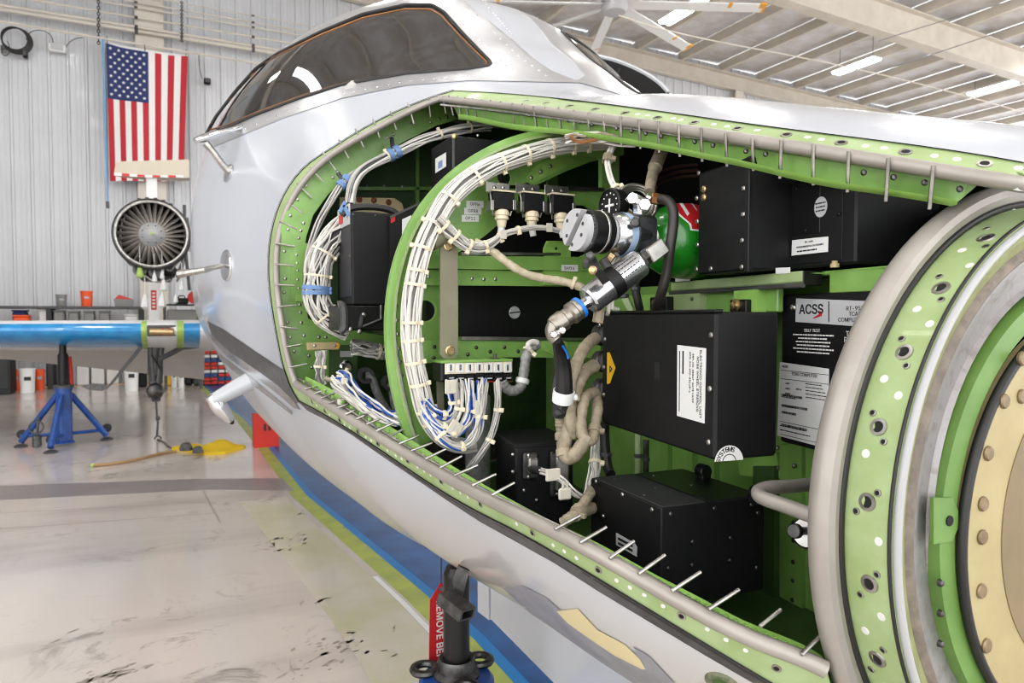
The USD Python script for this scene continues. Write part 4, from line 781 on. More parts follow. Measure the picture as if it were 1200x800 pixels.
arc = Point(*FN.loc(854, 540)).buffer(.0215, 40).intersection(sbox(-1, z0 - (0 if True else 0) + .0005, 1, 5))
arc = affinity.translate(Point(*FN.loc(854, 541)).buffer(.0225, 40), 0, 0).intersection(sbox(-2, FN.loc(848, 541)[1] + .0012, 2, 5))
ks = t.add('round_sticker', prism(FN, arc, .0003, .001), LABEL, label='half of a round silver sticker')
ca, cb = FN.loc(854, 541); rr = .0175
for i, ch in enumerate('SYSTEMS'):
    a = math.radians(172 - i * 17); m = meshkit.text_mesh(ch, .0062, .0004, True); m.apply_translation(-m.bounds.mean(0) * [1, 1, 0]); m.apply_transform(trimesh.transformations.rotation_matrix(a - math.pi / 2, [0, 0, 1])); m.apply_transform(FN.mat4(ca + rr * math.cos(a), cb + rr * math.sin(a), .001))
    t.add('sticker_text', m, INK, parent=ks)
g = Point(ca, cb).buffer(.011, 24).difference(Point(ca, cb).buffer(.010, 24)).intersection(arc); t.add('sticker_ring', prism(FN, g, .001, .0014), INK, parent=ks)
# round connectors on its left end
FE = Face(F.w(s0, 0, 0), -F.ux)
for py, dn in ((393, -.02), (425, -.02), (458, -.035)):
    p = F.wp(705, py, -.025); L = .042; kc = t.add('connector', lathe([(0, 0), (.017, 0), (.021, .004), (.021, .014), (.017, .016), (.017, .026), (.020, .028), (.020, L), (.013, L + .004), (0, L + .004)], p, -F.ux * .9 + F.n * .25, 20), STEEL, label='round grey connector')
    t.add('connector_ring', lathe([(.0215, .005), (.0225, .007), (.0225, .012), (.0215, .014)], p, -F.ux * .9 + F.n * .25, 20), DGREY, parent=kc)
t.emit()

# traffic computer
F = hface(1000, .945, 8); t = Thing('traffic_computer', 'black computer box with a silver name plate behind the nose ring', 'avionics box')
s0 = F.loc(915, 420)[0]; s1 = F.loc(1075, 420)[0]; z1 = F.loc(916, 345)[1]; z0 = F.loc(914, 517)[1]
t.add('case', fbox(F, s0, s1, z0, z1, -.16, 0, .003), BLACK)
screws(t, F, [(120, 640)], 900, 200, 4, .0058, ALU)
kp = t.add('name_plate', prism(F, ppoly(F, [(934, 349.5), (1030, 353), (1030, 384), (933, 377)]), .0003, .0016), LABELG, label='silver name plate')
t.add('plate_text', text_on(F, 951.5, 362, 'ACSS', .0135, .0017, bold=True), INK, parent=kp); t.add('plate_text', text_on(F, 1003, 361, 'RT-951', .0058, .0017), INK, parent=kp); t.add('plate_text', text_on(F, 1003, 367.5, 'TCAS', .0058, .0017), INK, parent=kp); t.add('plate_text', text_on(F, 998, 374.5, 'COMPUTER', .0058, .0017), INK, parent=kp)
t.add('red_swoosh', prism(F, ppoly(F, [(953, 373), (961, 368), (962, 364), (965, 366), (964, 370), (957, 372.5)]), .0017, .0021), RED, parent=kp); t.add('plate_rule', prism(F, ppoly(F, [(972, 353), (973, 353), (973, 377), (972, 377)]), .0017, .0021), INK, parent=kp)
t.add('printed_text', text_on(F, 952, 387, 'SELF TEST', .0046, .0004), INKW); t.add('printed_lines', lines_of_print(F, 929, 978, 392.5, 6, .0022, 4.1, .0002, seed=3, center=True, rag=.3), INKW, kind='stuff')
t.add('printed_text', text_on(F, 1000, 391, 'TCAS', .007, .0004), INKW); t.add('printed_text', text_on(F, 998, 398, 'PORT', .007, .0004), INKW)
kl = t.add('data_label', prism(F, ppoly(F, [(914.5, 424), (972, 432), (972, 526), (911.5, 510)]), .0003, .0012), LABEL, label='white data label with rows of print')
Fs = F.off(.0012)
for px, py, s, h in ((921, 429, 'ACSS', .0034), (943, 439, 'TCAS COMPUTER', .0046), (924, 449, 'UNIT', .0026), (924, 455, 'DATE', .0026), (937, 456, 'MOD A', .0026), (924, 461, 'MODS', .0026)): t.add('label_text', text_on(F, px, py, s, h, .0013), INK, parent=kl)
def strip(x0, x1, y0, h): a, b = Fs.loc(x0, y0); c, b2 = Fs.loc(x1, y0 + (x1 - x0) * .2); return prism(Fs, Polygon([(a, b - h), (c, b - h), (c, b), (a, b)]), 0, .0003)
t.add('label_print', cat([strip(915, 971, 433, .0007), strip(915, 971, 443, .0007), strip(914, 968, 493, .0007), strip(914, 968, 508, .0007)]), INK, parent=kl)
br = []
r = np.random.default_rng(5)
for y0, x1 in ((461, 940), (473, 946), (481, 933), (496, 946)):
    a, b = Fs.loc(916, y0); c = Fs.loc(x1, y0)[0]; x = a
    while x < c: w = r.choice([.0004, .0008]); br.append(fbox(Fs, x, x + w, b - .0035, b, 0, .0003, 0)); x += w + r.choice([.0004, .0007])
t.add('bar_codes', cat(br), INK, parent=kl, kind='stuff'); t.add('small_print', cat([lines_of_print(Fs, 944, 970, 451, 5, .0012, 4, 0, seed=4), lines_of_print(Fs, 914, 950, 502, 2, .0016, 5, 0, seed=6), lines_of_print(Fs, 916, 935, 466, 2, .0014, 11, 0, seed=8)]), INK, parent=kl, kind='stuff')
t.emit()

# lower black box
F = hface(775, .985, 3); t = Thing('power_unit', 'large black box with a textured lid at the bottom of the bay', 'avionics box')
s0, s1 = F.loc(692, 600)[0], F.loc(775, 600)[0]; z1 = (F.loc(692, 562)[1] + F.loc(775, 593)[1]) / 2; z0 = F.loc(775, 715)[1]
for W in np.arange(.05, .6, .004):
    P = F.w(s1, z0, -W); v = P - EYE
    if 600 + FPX * (v @ rt) / (v @ fw) > 893: break
kc = t.add('case', fbox(F, s0, s1, z0, z1, -W, 0, .002), BLACK)
t.add('lid_strip', fbox(F, s0 + .004, s1 - .002, z1 - .001, z1 + .0015, -W * .42, -.004, .0008), mat('textured_black', (44, 44, 46), .6, rgb2=(24, 24, 25), scale=300, bump=.5, bscale=900), label='textured strip on the lid'); t.add('lid_plate', fbox(F, s0 + .004, s1 - .002, z1 - .001, z1 + .001, -W + .006, -W * .45, .0008), BLACKG)
screws(t, F, [(394, 655), (519, 717), (657, 788)], 600, 400, 4, .0038); screws(t, F, [(428, 18)], 600, 600, 4, .0038)
FN = Face(F.w(s1, 0, 0), F.ux)
screws(t, FN, [(745, 8), (847, 140), (845, 248), (1025, 120), (1022, 225), (1147, 260), (1153, 3), (733, 263)], 600, 600, 4, .0038, STEEL); screws(t, FN, [(950, 782), (1123, 764)], 600, 400, 4, .0038, STEEL)
FTp = Face(F.w(0, z1 + .001, 0), (0, 0, 1.0))
for px, py in ((720, 561), (766, 557), (768, 572), (755, 580), (810, 568)): t.add('lid_screw', dome_head(atz(px, py, FTp.p0[2]), (0, 0, 1), .0036), STEEL)
kl = t.add('label', prism(F, ppoly(F, [(722.5, 624), (744, 636), (747, 641), (746.5, 652), (722.5, 638)]), .0003, .001), LABELG); t.add('label_print', cat([prism(F, ppoly(F, [(725, y), (742, y + 9), (742, y + 12), (725, y + 3)]), .001, .0014) for y in (629, 634.5)]), INK, parent=kl)
for q in ((.22, .92), (.98, .8)): p = F.w(s0 + (s1 - s0) * q[0] + .03, z1 + .012, -W * q[1]); t.add('lug', cat([rod(p - F.ux * .01, p + F.ux * .01, .012, 14), rbox(p - [.01, .01, .014], p + [.01, .01, 0], .002)]), BLACKG)
t.emit()

# upper black boxes
F = hface(880, 1.03, 8); t = Thing('display_unit', 'upright plain black box with brass screws beside the green bottle', 'avionics box')
t.add('case', pbox(F, 818, 880, 193, 319, .10, .003), BLACK); screws(t, F, [(877, 10), (868, 128), (870, 238), (870, 348), (866, 462), (1087, 84), (1085, 205), (1080, 327), (1078, 452), (933, 460)], 600, 200, 4, .0042)
screws(t, F, [(902, 85), (902, 125)], 600, 200, 4, .0065, BRASS); t.add('flange_rail', pbox(F, 875, 880, 193, 319, .004, .001, .004), BLACKG); t.emit()
F = hface(1003, .935, 8); t = Thing('interface_unit', 'black box with a round sticker and a category label on the shelf', 'avionics box')
t.add('case', pbox(F, 911, 1003, 208, 313, .15, .003), BLACK); t.add('cover_plate', pbox(F, 930, 962, 217, 275, .0, .001, .002), BLACKG); t.add('cover_plate', pbox(F, 920, 988, 212, 308, .0, .001, .0012), BLACK)
screws(t, F, [(137, 82), (240, 65), (93, 237), (180, 280), (337, 203)], 900, 200, 4, .003, BLACKG, .0022)
ks = t.add('round_sticker', prism(F, affinity.scale(Point(*F.loc(963.5, 242.5)).buffer(.0145, 32), .85, 1), .0022, .003), LABELG); t.add('sticker_print', lines_of_print(F, 957, 970, 238, 3, .002, 4.4, .003, seed=2, center=True), INK, parent=ks)
kl = t.add('category_label', prism(F, ppoly(F, [(930, 281.5), (972.5, 277), (972, 295), (929.5, 299.5)]), .0022, .003), LABEL); t.add('label_text', text_on(F, 951, 288, 'ENVIRONMENTAL CATEGORIES', .0026, .0031), INK, parent=kl); t.add('label_text', text_on(F, 950, 283, 'DO-160A', .0026, .0031), INK, parent=kl); t.add('label_print', lines_of_print(F, 936, 966, 293, 1, .0022, 4, .003, seed=9), INK, parent=kl)
for px in (906, 985): t.add('hold_down', lathe([(0, 0), (.006, 0), (.006, .005), (.004, .006), (.004, .009), (0, .009)], F.wp(px, 313.5, .010), (0, 0, 1), 12), TAN)
t.emit()

# aft black boxes
F = yface(1.58); s0 = F.loc(413, 300)[0]
t = Thing('radio_unit', 'tall black radio box with a perforated left side and a bottom handle', 'avionics box')
z1, z0 = F.loc(413, 247)[1], F.loc(413, 357)[1]; s1 = F.loc(462, 300)[0]
kc = t.add('case', fbox(F, s0, s1, z0, z1, -.16, 0, .003), BLACK)
t.add('side_screen', fbox(F, s0 - .0015, s0 + .001, z0 + .02, z1 - .03, -.13, -.012, .0005), mat('perforated_grey', (70, 70, 74), .5, .4, rgb2=(30, 30, 34), scale=420, detail=1), label='grey perforated screen')
t.add('side_plate', fbox(F, s0 - .003, s0 + .001, z1 - .028, z1 + .02, -.14, -.02, .001), LABELG); t.add('red_mark', fbox(F, s0 - .0045, s0 - .002, z1 - .018, z1 + .004, -.12, -.08, .0005), RED)
kt = t.add('mount_tray', cat([pbox(F, 397, 452, 358, 387, .14, .003, .004), pbox(F, 452, 470, 378, 392, .12, .003, .0)]), BLACKG)
t.add('tray_handle', tube(np.array([F.wp(a, b, .012) for a, b in smooth_line([(395, 357), (400, 358), (402, 372), (401, 385), (397, 388)], 14)]), .009, 8), DGREY, parent=kt)
t.add('tray_latch', cat([rod(F.wp(424, 369, .006), F.wp(421, 384, .006), .006, 8), rod(F.wp(421, 384, .006), F.wp(446, 374, .006), .004, 8), rod(F.wp(446, 374, .006), F.wp(446, 357, .006), .004, 8)]), STEEL, parent=kt)
screws(t, F, [(406, 667), (440, 742), (483, 752), (502, 675)], 300, 200, 4, .006, ALU, .006, parent=kt); screws(t, F, [(455, 205), (560, 210), (440, 400)], 300, 200, 4, .003, DGREY)
t.add('cable_guide', tube(np.array([F.wp(a, b, -.03) for a, b in smooth_line([(404, 250), (415, 242), (435, 240), (458, 243), (470, 250)], 16)]), .008, 8), RUBBER); t.emit()
F = yface(1.56); t = Thing('relay_box', 'black box with a red label half hidden by the curved frame', 'avionics box')
t.add('case', prism(F, ppoly(F, [(457, 253), (500, 233), (530, 222), (530, 330), (457, 330)]), -.12, 0), BLACK); t.add('red_label', prism(F, ppoly(F, [(458, 253), (463, 250.5), (463, 259), (458, 261.5)]), .0003, .001), RED)
t.add('white_label', prism(F, ppoly(F, [(471, 257), (482, 252), (482, 275), (471, 277)]), .0003, .001), LABEL); t.add('top_edge', prism(F, ppoly(F, [(457, 253), (500, 233), (530, 222), (530, 224), (500, 236), (457, 256)]), 0, .003), DGREY); t.emit()
F = yface(1.56); s0 = F.loc(530, 180)[0]; t = Thing('encoder_unit', 'black box with a white label on its left face under the bay top', 'avionics box')
z1, z0 = F.loc(530, 158)[1], F.loc(530, 260)[1]; kc = t.add('case', fbox(F, s0, F.loc(590, 180)[0], z0, z1, -.15, 0, .003), BLACK)
FLf = Face(F.w(s0, 0, 0), (-1, 0, 0)); kl = t.add('white_label', prism(FLf, ppoly(FLf, [(510.5, 186), (523, 178.5), (523, 195), (510.5, 203)]), .0003, .001), LABEL); t.add('label_print', prism(FLf, ppoly(FLf, [(514, 190), (519, 187), (519, 195), (514, 198)]), .001, .0014), mat('blue_print', (120, 140, 180), .6), parent=kl)
t.add('corner_screw', dome_head(F.wp(532.5, 160), F.n, .008), BRASS); t.add('corner_screw', dome_head(F.wp(560, 159), F.n, .004), ALU); t.add('edge_strip', fbox(F, s0, s0 + .006, z0, z1, 0, .002, .0005), DGREY); t.emit()
F = yface(1.45); t = Thing('rack_unit', 'black unit seen through the rack window with a round silver disc', 'avionics box')
t.add('case', pbox(F, 520, 702, 330, 402, .12, .003), BLACKG); kd = t.add('disc', lathe([(0, .002), (.0135, .002), (.0145, 0)], F.wp(603, 366), F.n, 24), LABELG, label='round silver disc'); FD2 = F.off(.002); t.add('disc_print', prism(FD2, ppoly(FD2, [(597, 366), (609, 364.5), (609, 366), (597, 367.5)]), .0001, .0005), INK, parent=kd); t.emit()
t = Thing('rack_unit', 'plain black panel filling the dark upper rack window behind the connectors', 'avionics box'); t.add('case', pbox(F, 548, 703, 228, 300, .1, .003), BLACKG); t.add('face_frame', pbox(F, 552, 700, 232, 236, .0, .0005, .002), DGREY); t.emit()  # black panel added where the opening only looks dark
F = hface(604, 1.24, 100); t = Thing('junction_box', 'dark box with two grey connectors low in the bay', 'avionics box')
t.add('case', pbox(F, 604, 672, 521, 618, .14, .003), BLACKG); t.add('lid', pbox(F, 602, 674, 518, 523, .15, .001, .003), BLACK)
for l, r_, a, b in ((611.5, 629, 529, 560), (643, 664, 527, 580)):
    k = t.add('connector', pbox(F, l, r_, a, b, .0, .003, .012), STEEL, label='grey metal connector'); t.add('connector_shell', pbox(F, l + 4, r_ - 2, a + 5, b - 8, .0, .003, .024), ALU, parent=k)
    for y in (a + 3, b - 3): t.add('jack_screw', dome_head(F.wp((l + r_) / 2 - 3, y, .012), F.n, .004), ALU, parent=k)
screws(t, F, [(120, 300), (120, 415), (280, 605), (195, 540)], 580, 480, 5.714, .0035); t.emit()

# oxygen: bottle and shut-off valve
AX = -.84 * rt - .54 * fw; OB = at(745, 277, 1.19)
t = Thing('oxygen_bottle', 'glossy green pressure bottle with a red label', 'gas bottle')
bprof = np.array([(0, -.02), (.018, -.02), (.018, -.036), (.030, -.040), (.046, -.050), (.057, -.064), (.064, -.083), (.067, -.11), (.067, -.27), (.055, -.31), (.0, -.325)])
bo = lathe(bprof[::-1], OB, AX, 48); bo.fix_normals(); kb = t.add('bottle', bo, BOTTLE, label='green painted bottle')
big = lathe(np.c_[bprof[:, 0] * 1.02, bprof[:, 1]][::-1], OB, AX, 48); big.fix_normals()
def free_cone(pts, z0, z1):
    P = Polygon(pts).buffer(0); m = trimesh.creation.extrude_polygon(P, 1.0, engine='earcut'); v = m.vertices.copy(); Z = np.where(v[:, 2] > .5, z1, z0)
    m.vertices = np.array([at(a, b, z) for (a, b), z in zip(v[:, :2], Z)]); m.fix_normals(); return mani(m)
def decal(name, pts, m, sc, lab=None, par=None):
    g = lathe(np.c_[bprof[:, 0] * sc, bprof[:, 1]][::-1], OB, AX, 96); g.fix_normals(); r = (mani(g) - mani(bo)) ^ free_cone(pts, 1.0, 1.262)
    if r.num_tri(): return t.add(name, unmani(r), m, label=lab, parent=kb)
decal('label_border', [(789, 234), (795, 229), (803, 227), (812, 231), (820, 239), (826, 250), (826, 271), (809, 270), (808, 263), (794, 251)], LABEL, 1.008); decal('red_label', [(791, 234), (796, 230.5), (803, 229), (811, 232.5), (819, 240), (824, 251), (824, 269), (811, 268), (810, 262), (796, 250)], RED, 1.014, 'red curved label')
decal('label_print', [(796, 238), (799, 236), (808, 250), (805.5, 253)], INKW, 1.018); decal('label_print', [(803, 234), (812, 238), (817, 246), (816.5, 247), (811, 239.5), (803, 235.5)], INKW, 1.018)
t.emit()
t = Thing('shutoff_valve', 'silver and black rotary shut-off valve on the green bottle', 'valve')
def L(prof, m, name, par=None, lab=None, seg=40): g = lathe(prof, OB, AX, seg); return t.add(name, g, m, parent=par, label=lab)
kv = t.add('valve_body', cat([lathe([(.0, -.012), (.030, -.012), (.032, -.008), (.032, .03), (.0, .03)], OB, AX, 8), rbox(OB + [-.028, -.028, -.03], OB + [.028, .028, .034], .006)]), mat('grey_cast_body', (104, 104, 108), .38, .85, rgb2=(76, 76, 80), scale=30))
L([(.019, -.036), (.021, -.034), (.019, -.031), (.021, -.028), (.019, -.025), (.021, -.022), (.019, -.019), (.019, -.01)], ALU, 'neck_ring', kv)
L([(0, .02), (.036, .02), (.037, .024), (.037, .040), (.030, .054), (.027, .058), (.0, .058)], SILVER, 'collar', kv, 'polished silver collar'); L([(.0372, .026), (.0376, .028), (.0376, .038), (.0372, .040)], mat('pale_blue_label', (150, 172, 198), .4), 'collar_band', kv)
L([(.024, .056), (.027, .058), (.027, .070), (.024, .072), (0, .072)], BLACKG, 'print_ring', kv); L([(.0272, .060), (.0274, .061), (.0274, .067), (.0272, .068)], LABELG, 'ring_print', kv)
kk = L([(0, .070), (.032, .070), (.035, .073), (.035, .112), (.033, .114), (0, .114)], BLACKG, 'knob_drum', None, 'black knob drum'); L([(.035, .084), (.0362, .085), (.0362, .088), (.035, .089)], ALU, 'knob_line', kk)
FKn = Face(OB + AX * .114, AX)
disc = Point(0, 0).buffer(.034, 40); bar = affinity.rotate(sbox(-.06, -.006, .06, .006), 52, origin=(0, 0))
kd = t.add('knob_face', prism(FKn, disc.difference(bar), 0, .018), LABELG, label='silver two part knob face'); t.add('knob_slot', prism(FKn, disc, 0, .006), BLACKG, parent=kd)
for a, r_ in ((20, .022), (75, .024), (200, .022), (255, .024), (140, .026), (330, .02)): p = FKn.w(r_ * math.cos(math.radians(a)), r_ * math.sin(math.radians(a)), .0181); t.add('knob_screw', lathe([(0, .0004), (.0032, .0004), (.0032, -.001)], p, AX, 8), DGREY, parent=kd)
pt = at(681, 274, depth_of(FKn.p0) - .012); FO = Face(pt, rt * .55 - fw * .84)
kt = t.add('off_tag', fbox(FO, -.004, .004, -.009, .009, -.004, .0006, .0005), BLACKG, parent=kd); t.add('tag_text', text_on(FO, 681, 274, 'OFF', .0058, .0008, rot=90, bold=True), INKW, parent=kd); t.emit()
t = Thing('pressure_gauge', 'black pressure gauge with a white cross above the silver valve', 'gauge')
GA = -.86 * rt - .5 * fw; GP = at(716, 241, 1.22); t.add('case', lathe([(0, -.02), (.026, -.02), (.030, -.016), (.031, .004), (.028, .006), (.027, .003), (0, .003)], GP, GA, 32), BLACKG)
FGg = Face(GP + GA * .0032, GA); t.add('needle', prism(FGg, sbox(-.012, -.002, .012, .002).union(sbox(-.002, -.016, .002, .012)), 0, .001), LABEL); t.add('dial_mark', cat([fbox(FGg, .021 * math.cos(a) - .0012, .021 * math.cos(a) + .0012, .021 * math.sin(a) - .0012, .021 * math.sin(a) + .0012, 0, .0008, 0) for a in np.linspace(0, 6.28, 14)[:-1]]), LABEL, kind='stuff'); t.add('stem', rod(GP - GA * .018, at(742, 258, 1.2), .009, 10), BRASS); t.emit()
t = Thing('valve_fitting', 'chromed tee and coiled tube on top of the valve body', 'fitting')
q = at(746, 238, 1.2)
for i, R in enumerate((.036, .030, .024)): t.add('coil_turn', lathe([(R + .0035 * math.cos(a), .0035 * math.sin(a)) for a in np.linspace(0, 6.28, 8)[:-1]], at(746, 238 - i, 1.22 + .008 * i), rt * .15 - fw + up * .3, 36, closed=True), ALU)
t.add('tee', cat([rod(at(737, 230, 1.17), at(757, 240, 1.17), .010, 8), rod(at(748, 233, 1.17), at(748, 256, 1.18), .010, 8), lathe([(0, 0), (.010, 0), (.010, .006), (0, .007)], at(755, 240, 1.165), -fw, 6), lathe([(0, 0), (.009, 0), (.009, .006), (0, .007)], at(740, 233, 1.165), -fw, 6)]), SILVER)
t.add('side_elbow', cat([rod(at(742, 260, 1.14), at(749, 260, 1.14), .009, 8), dome_head(at(744, 261, 1.13), -fw, .008)]), STEEL); t.add('brown_nut', rod(at(763, 232, 1.18), at(774, 234, 1.18), .010, 6), COPPER); t.add('hose_nipple', rod(at(757, 229, 1.18), at(763, 232, 1.18), .006, 8), CHROME); t.emit()
# pressure switch hanging across the bay
t = Thing('pressure_switch', 'silver cylinder pressure switch hung diagonally below the valve', 'pressure switch')
A0, A1 = at(772, 291, 1.13), at(650, 382, 1.075); dv = A1 - A0; LL = np.linalg.norm(dv); dv /= LL
def sx(px): return (px - 772) / (650 - 772) * LL
t.add('square_block', cat([rbox((-.013, -.013, -.008), (.013, .013, sx(757)), .002)]).apply_transform(axis_frame(A0, dv)), ALU)
t.add('hex_nut', lathe([(0, sx(757)), (.013, sx(757)), (.013, sx(750)), (0, sx(750))], A0, dv, 6), STEEL, smooth=False)
ky = t.add('body', lathe([(0, sx(751)), (.018, sx(751)), (.0225, sx(748)), (.0235, sx(746)), (.0235, sx(690)), (.021, sx(688)), (.012, sx(687)), (0, sx(687))], A0, dv, 40), SILVER, label='polished cylinder')
PRT = []
for a in (.35, .75, 1.15, 1.5):
    nr = -fw * math.cos(a - .6) + up * math.sin(a - .6); nr -= dv * (nr @ dv); nr /= np.linalg.norm(nr); tn = np.cross(nr, dv); q = A0 + nr * .0236; r = np.random.default_rng(int(a * 100)); x = sx(743)
    while x < sx(716):
        w = .002 + .004 * r.random(); PRT.append(trimesh.convex.convex_hull(np.array([q + dv * (x + i * w) + tn * j * .001 + nr * k * .0003 for i in (0, 1) for j in (-1, 1) for k in (0, 1)]))); x += w + .0015
t.add('printed_lines', cat(PRT), DGREY, parent=ky, kind='stuff')
t.add('strap', lathe([(.0238, sx(721)), (.0252, sx(721)), (.0252, sx(710)), (.0238, sx(710))], A0, dv, 32), BLACKG, parent=ky, label='black strap')
t.add('strap_arm', cat([tube(np.array([at(710, 330, 1.06), at(701, 318, 1.055), at(694, 304, 1.06), at(690, 298, 1.065)]), .0085, 4)]), BLACKG, parent=ky)
for px, py, m in ((694.5, 316.5, BRASS), (691.5, 300, STEEL)): t.add('strap_bolt', lathe([(.0065, 0), (.0065, .003), (.003, .005), (0, .005)], at(px, py, 1.043), -fw, 12), m, parent=ky)
t.add('strap_nut', rod(at(683, 309, 1.06), at(690, 309, 1.06), .008, 6), STEEL, parent=ky)
t.add('neck', lathe([(.010, sx(687)), (.010, sx(676)), (0, sx(676))], A0, dv, 20), CHROME)
t.add('blue_ring', lathe([(.0165, sx(680)), (.018, sx(679)), (.018, sx(676.5)), (.0165, sx(676))], A0, dv, 28), BLUE, label='blue ring'); kc = t.add('connector', lathe([(0, sx(678)), (.0165, sx(678)), (.0175, sx(675)), (.0165, sx(673)), (.0178, sx(672)), (.0178, sx(668)), (.014, sx(666)), (.014, sx(661)), (.0165, sx(660)), (.0165, sx(652)), (.014, sx(648)), (0, sx(646))], A0, dv, 28), mat('nickel', (146, 140, 130), .3, .9), label='nickel plated connector')
el = np.array([at(651, 380, 1.073), at(647, 386, 1.072), at(648, 392, 1.072), at(652, 398, 1.072)]); t.add('elbow', tube(smooth_line(el, 12), .011, 12), MATS['nickel'], parent=kc); t.add('clamp_bar', cat([rod(at(648, 392, 1.055), at(660, 387, 1.055), .004, 8), dome_head(at(649, 392, 1.05), -fw, .006), dome_head(at(659, 387, 1.05), -fw, .006)]), CHROME, parent=kc)
t.emit()

# ------------------------------------------------------------------ wiring
def path(pts, n=50):                         # (pixel x, pixel y, depth) points as a smooth line
    return smooth_line(np.array([at(*p) for p in pts]), n)
def ypath(pts, y, n=50, dy=None): return smooth_line(np.array([aty(px, py, y if dy is None else y + dy[i]) for i, (px, py) in enumerate(pts)]), n)
def strands(t, P, R, n, r, mats, seed=0, twist=2.2, loose=.25, wobble=.3, parent=None, sides=5, name='wire', flat=1.0):
    g = np.random.default_rng(seed); T, A, B = frames(P); s = np.linspace(0, 1, len(P)); L = np.linalg.norm(np.diff(P, axis=0), axis=1).sum()
    R = np.broadcast_to(R, (len(P),))
    for i in range(n):
        ph0, rho = g.random() * 6.283, (1 - .82 * g.random() ** 2.2); tw = twist * L * (g.random() - .3) * 4; wob = np.interp(s, np.linspace(0, 1, 9), g.normal(0, wobble, 9))
        ph = ph0 + tw * s + wob; rr = R * rho * (1 + loose * np.interp(s, np.linspace(0, 1, 11), g.normal(0, .3, 11)))
        Q = P + A * (rr * np.cos(ph))[:, None] + B * (rr * np.sin(ph) * flat)[:, None]
        t.add(name, tube(Q, r, sides), mats[i % len(mats)], parent=parent)
def tie(t, P, f, R, m=None, w=.003, head=None, parent=None, name='cable_tie'):
    i = min(max(int(f * (len(P) - 1)), 1), len(P) - 2); d = P[i + 1] - P[i - 1]; d /= np.linalg.norm(d); c = P[i]
    b = lathe([(R - .001, -w), (R + .0012, -w), (R + .0016, 0), (R + .0012, w), (R - .001, w)], c, d, 20, closed=True)
    h = head if head is not None else rt
    h = h - d * (h @ d); h /= np.linalg.norm(h); k = np.cross(d, h); q = c + h * (R + .0015) - fw * .004
    hd = rbox((-.0045, -.004, -.0042), (.0045, .004, .0042), .001); T = np.eye(4); T[:3, 0], T[:3, 1], T[:3, 2], T[:3, 3] = h, k, d, q; hd.apply_transform(T)
    t.add(name, cat([b, hd]), m or TIE, parent=parent)
def sleeve(t, P, r, m, name='sleeve', parent=None, label=None, ribs=True):
    k = np.arange(len(P)); rr = r * (1 + (.05 * np.sin(k * 1.7) + .04 * np.sin(k * .63) if ribs else 0)); return t.add(name, tube(P, rr, 12), m, parent=parent, label=label)

# the main harness round the half frame
MAINPX = [(715, 168), (690, 168), (664, 170), (640, 174), (610, 183), (580, 194), (555, 208), (535, 224), (520, 242), (507, 264), (496, 288), (489, 315), (484, 345), (482, 375), (483, 400), (486, 425), (491, 450), (497, 475), (507, 497), (522, 514), (540, 522), (556, 521)]
P = ypath(MAINPX, 1.285, 110); t = Thing('main_harness', 'thick bundle of white wires strapped along the curved green half frame', 'wire harness')
Rm = np.interp(np.linspace(0, 1, 110), [0, .1, .3, .55, .75, .85, 1], [.012, .016, .019, .017, .017, .018, .013])
strands(t, P, Rm, 74, .0021, [WIRE, WIRE, WIRE, WIREG, WIRE, WIRE], 1, 1.3, .2); t.add('bundle_core', tube(P, Rm * .62, 10), mat('bundle_core_grey', (120, 117, 112), .6))  # core toned grey so the gaps between wires look shaded
for f, h in ((.06, -up), (.10, -up), (.155, -up), (.205, -up), (.26, -up), (.325, rt), (.40, rt), (.46, -rt), (.515, -rt), (.56, rt), (.595, rt), (.665, rt), (.705, rt), (.745, rt), (.79, rt), (.845, rt), (.88, rt)):
    tie(t, P, f, float(np.interp(f, np.linspace(0, 1, 110), Rm)) * 1.06, head=h)
t.emit()
# branch to the three connectors
P = ypath([(512, 256), (520, 264), (533, 276), (548, 287), (566, 289), (580, 281), (592, 274), (610, 268), (630, 266), (655, 270)], 1.27, 60); t = Thing('branch_harness', 'white wire branch leaving the main bundle towards the three black connectors', 'wire harness')
Rb = np.interp(np.linspace(0, 1, 60), [0, .25, .45, .6, 1], [.012, .013, .009, .006, .0045]); strands(t, P, Rb, 22, .002, [WIRE, WIRE, WIREG], 2, 1.5, .25); t.add('bundle_core', tube(P, Rb * .6, 8), mat('bundle_core_grey', (120, 117, 112), .6))
for f in (.1, .2, .32, .43, .56, .72): tie(t, P, f, float(np.interp(f, np.linspace(0, 1, 60), Rb)) * 1.06, head=-up)
for px, py in ((590, 274), (644, 266)): q = aty(px, py, 1.258); t.add('wire_flag', rbox(q + [-.007, -.001, -.010], q + [.007, .001, .008], .0005), mat('tag_white', (196, 190, 176), .6))
t.emit()
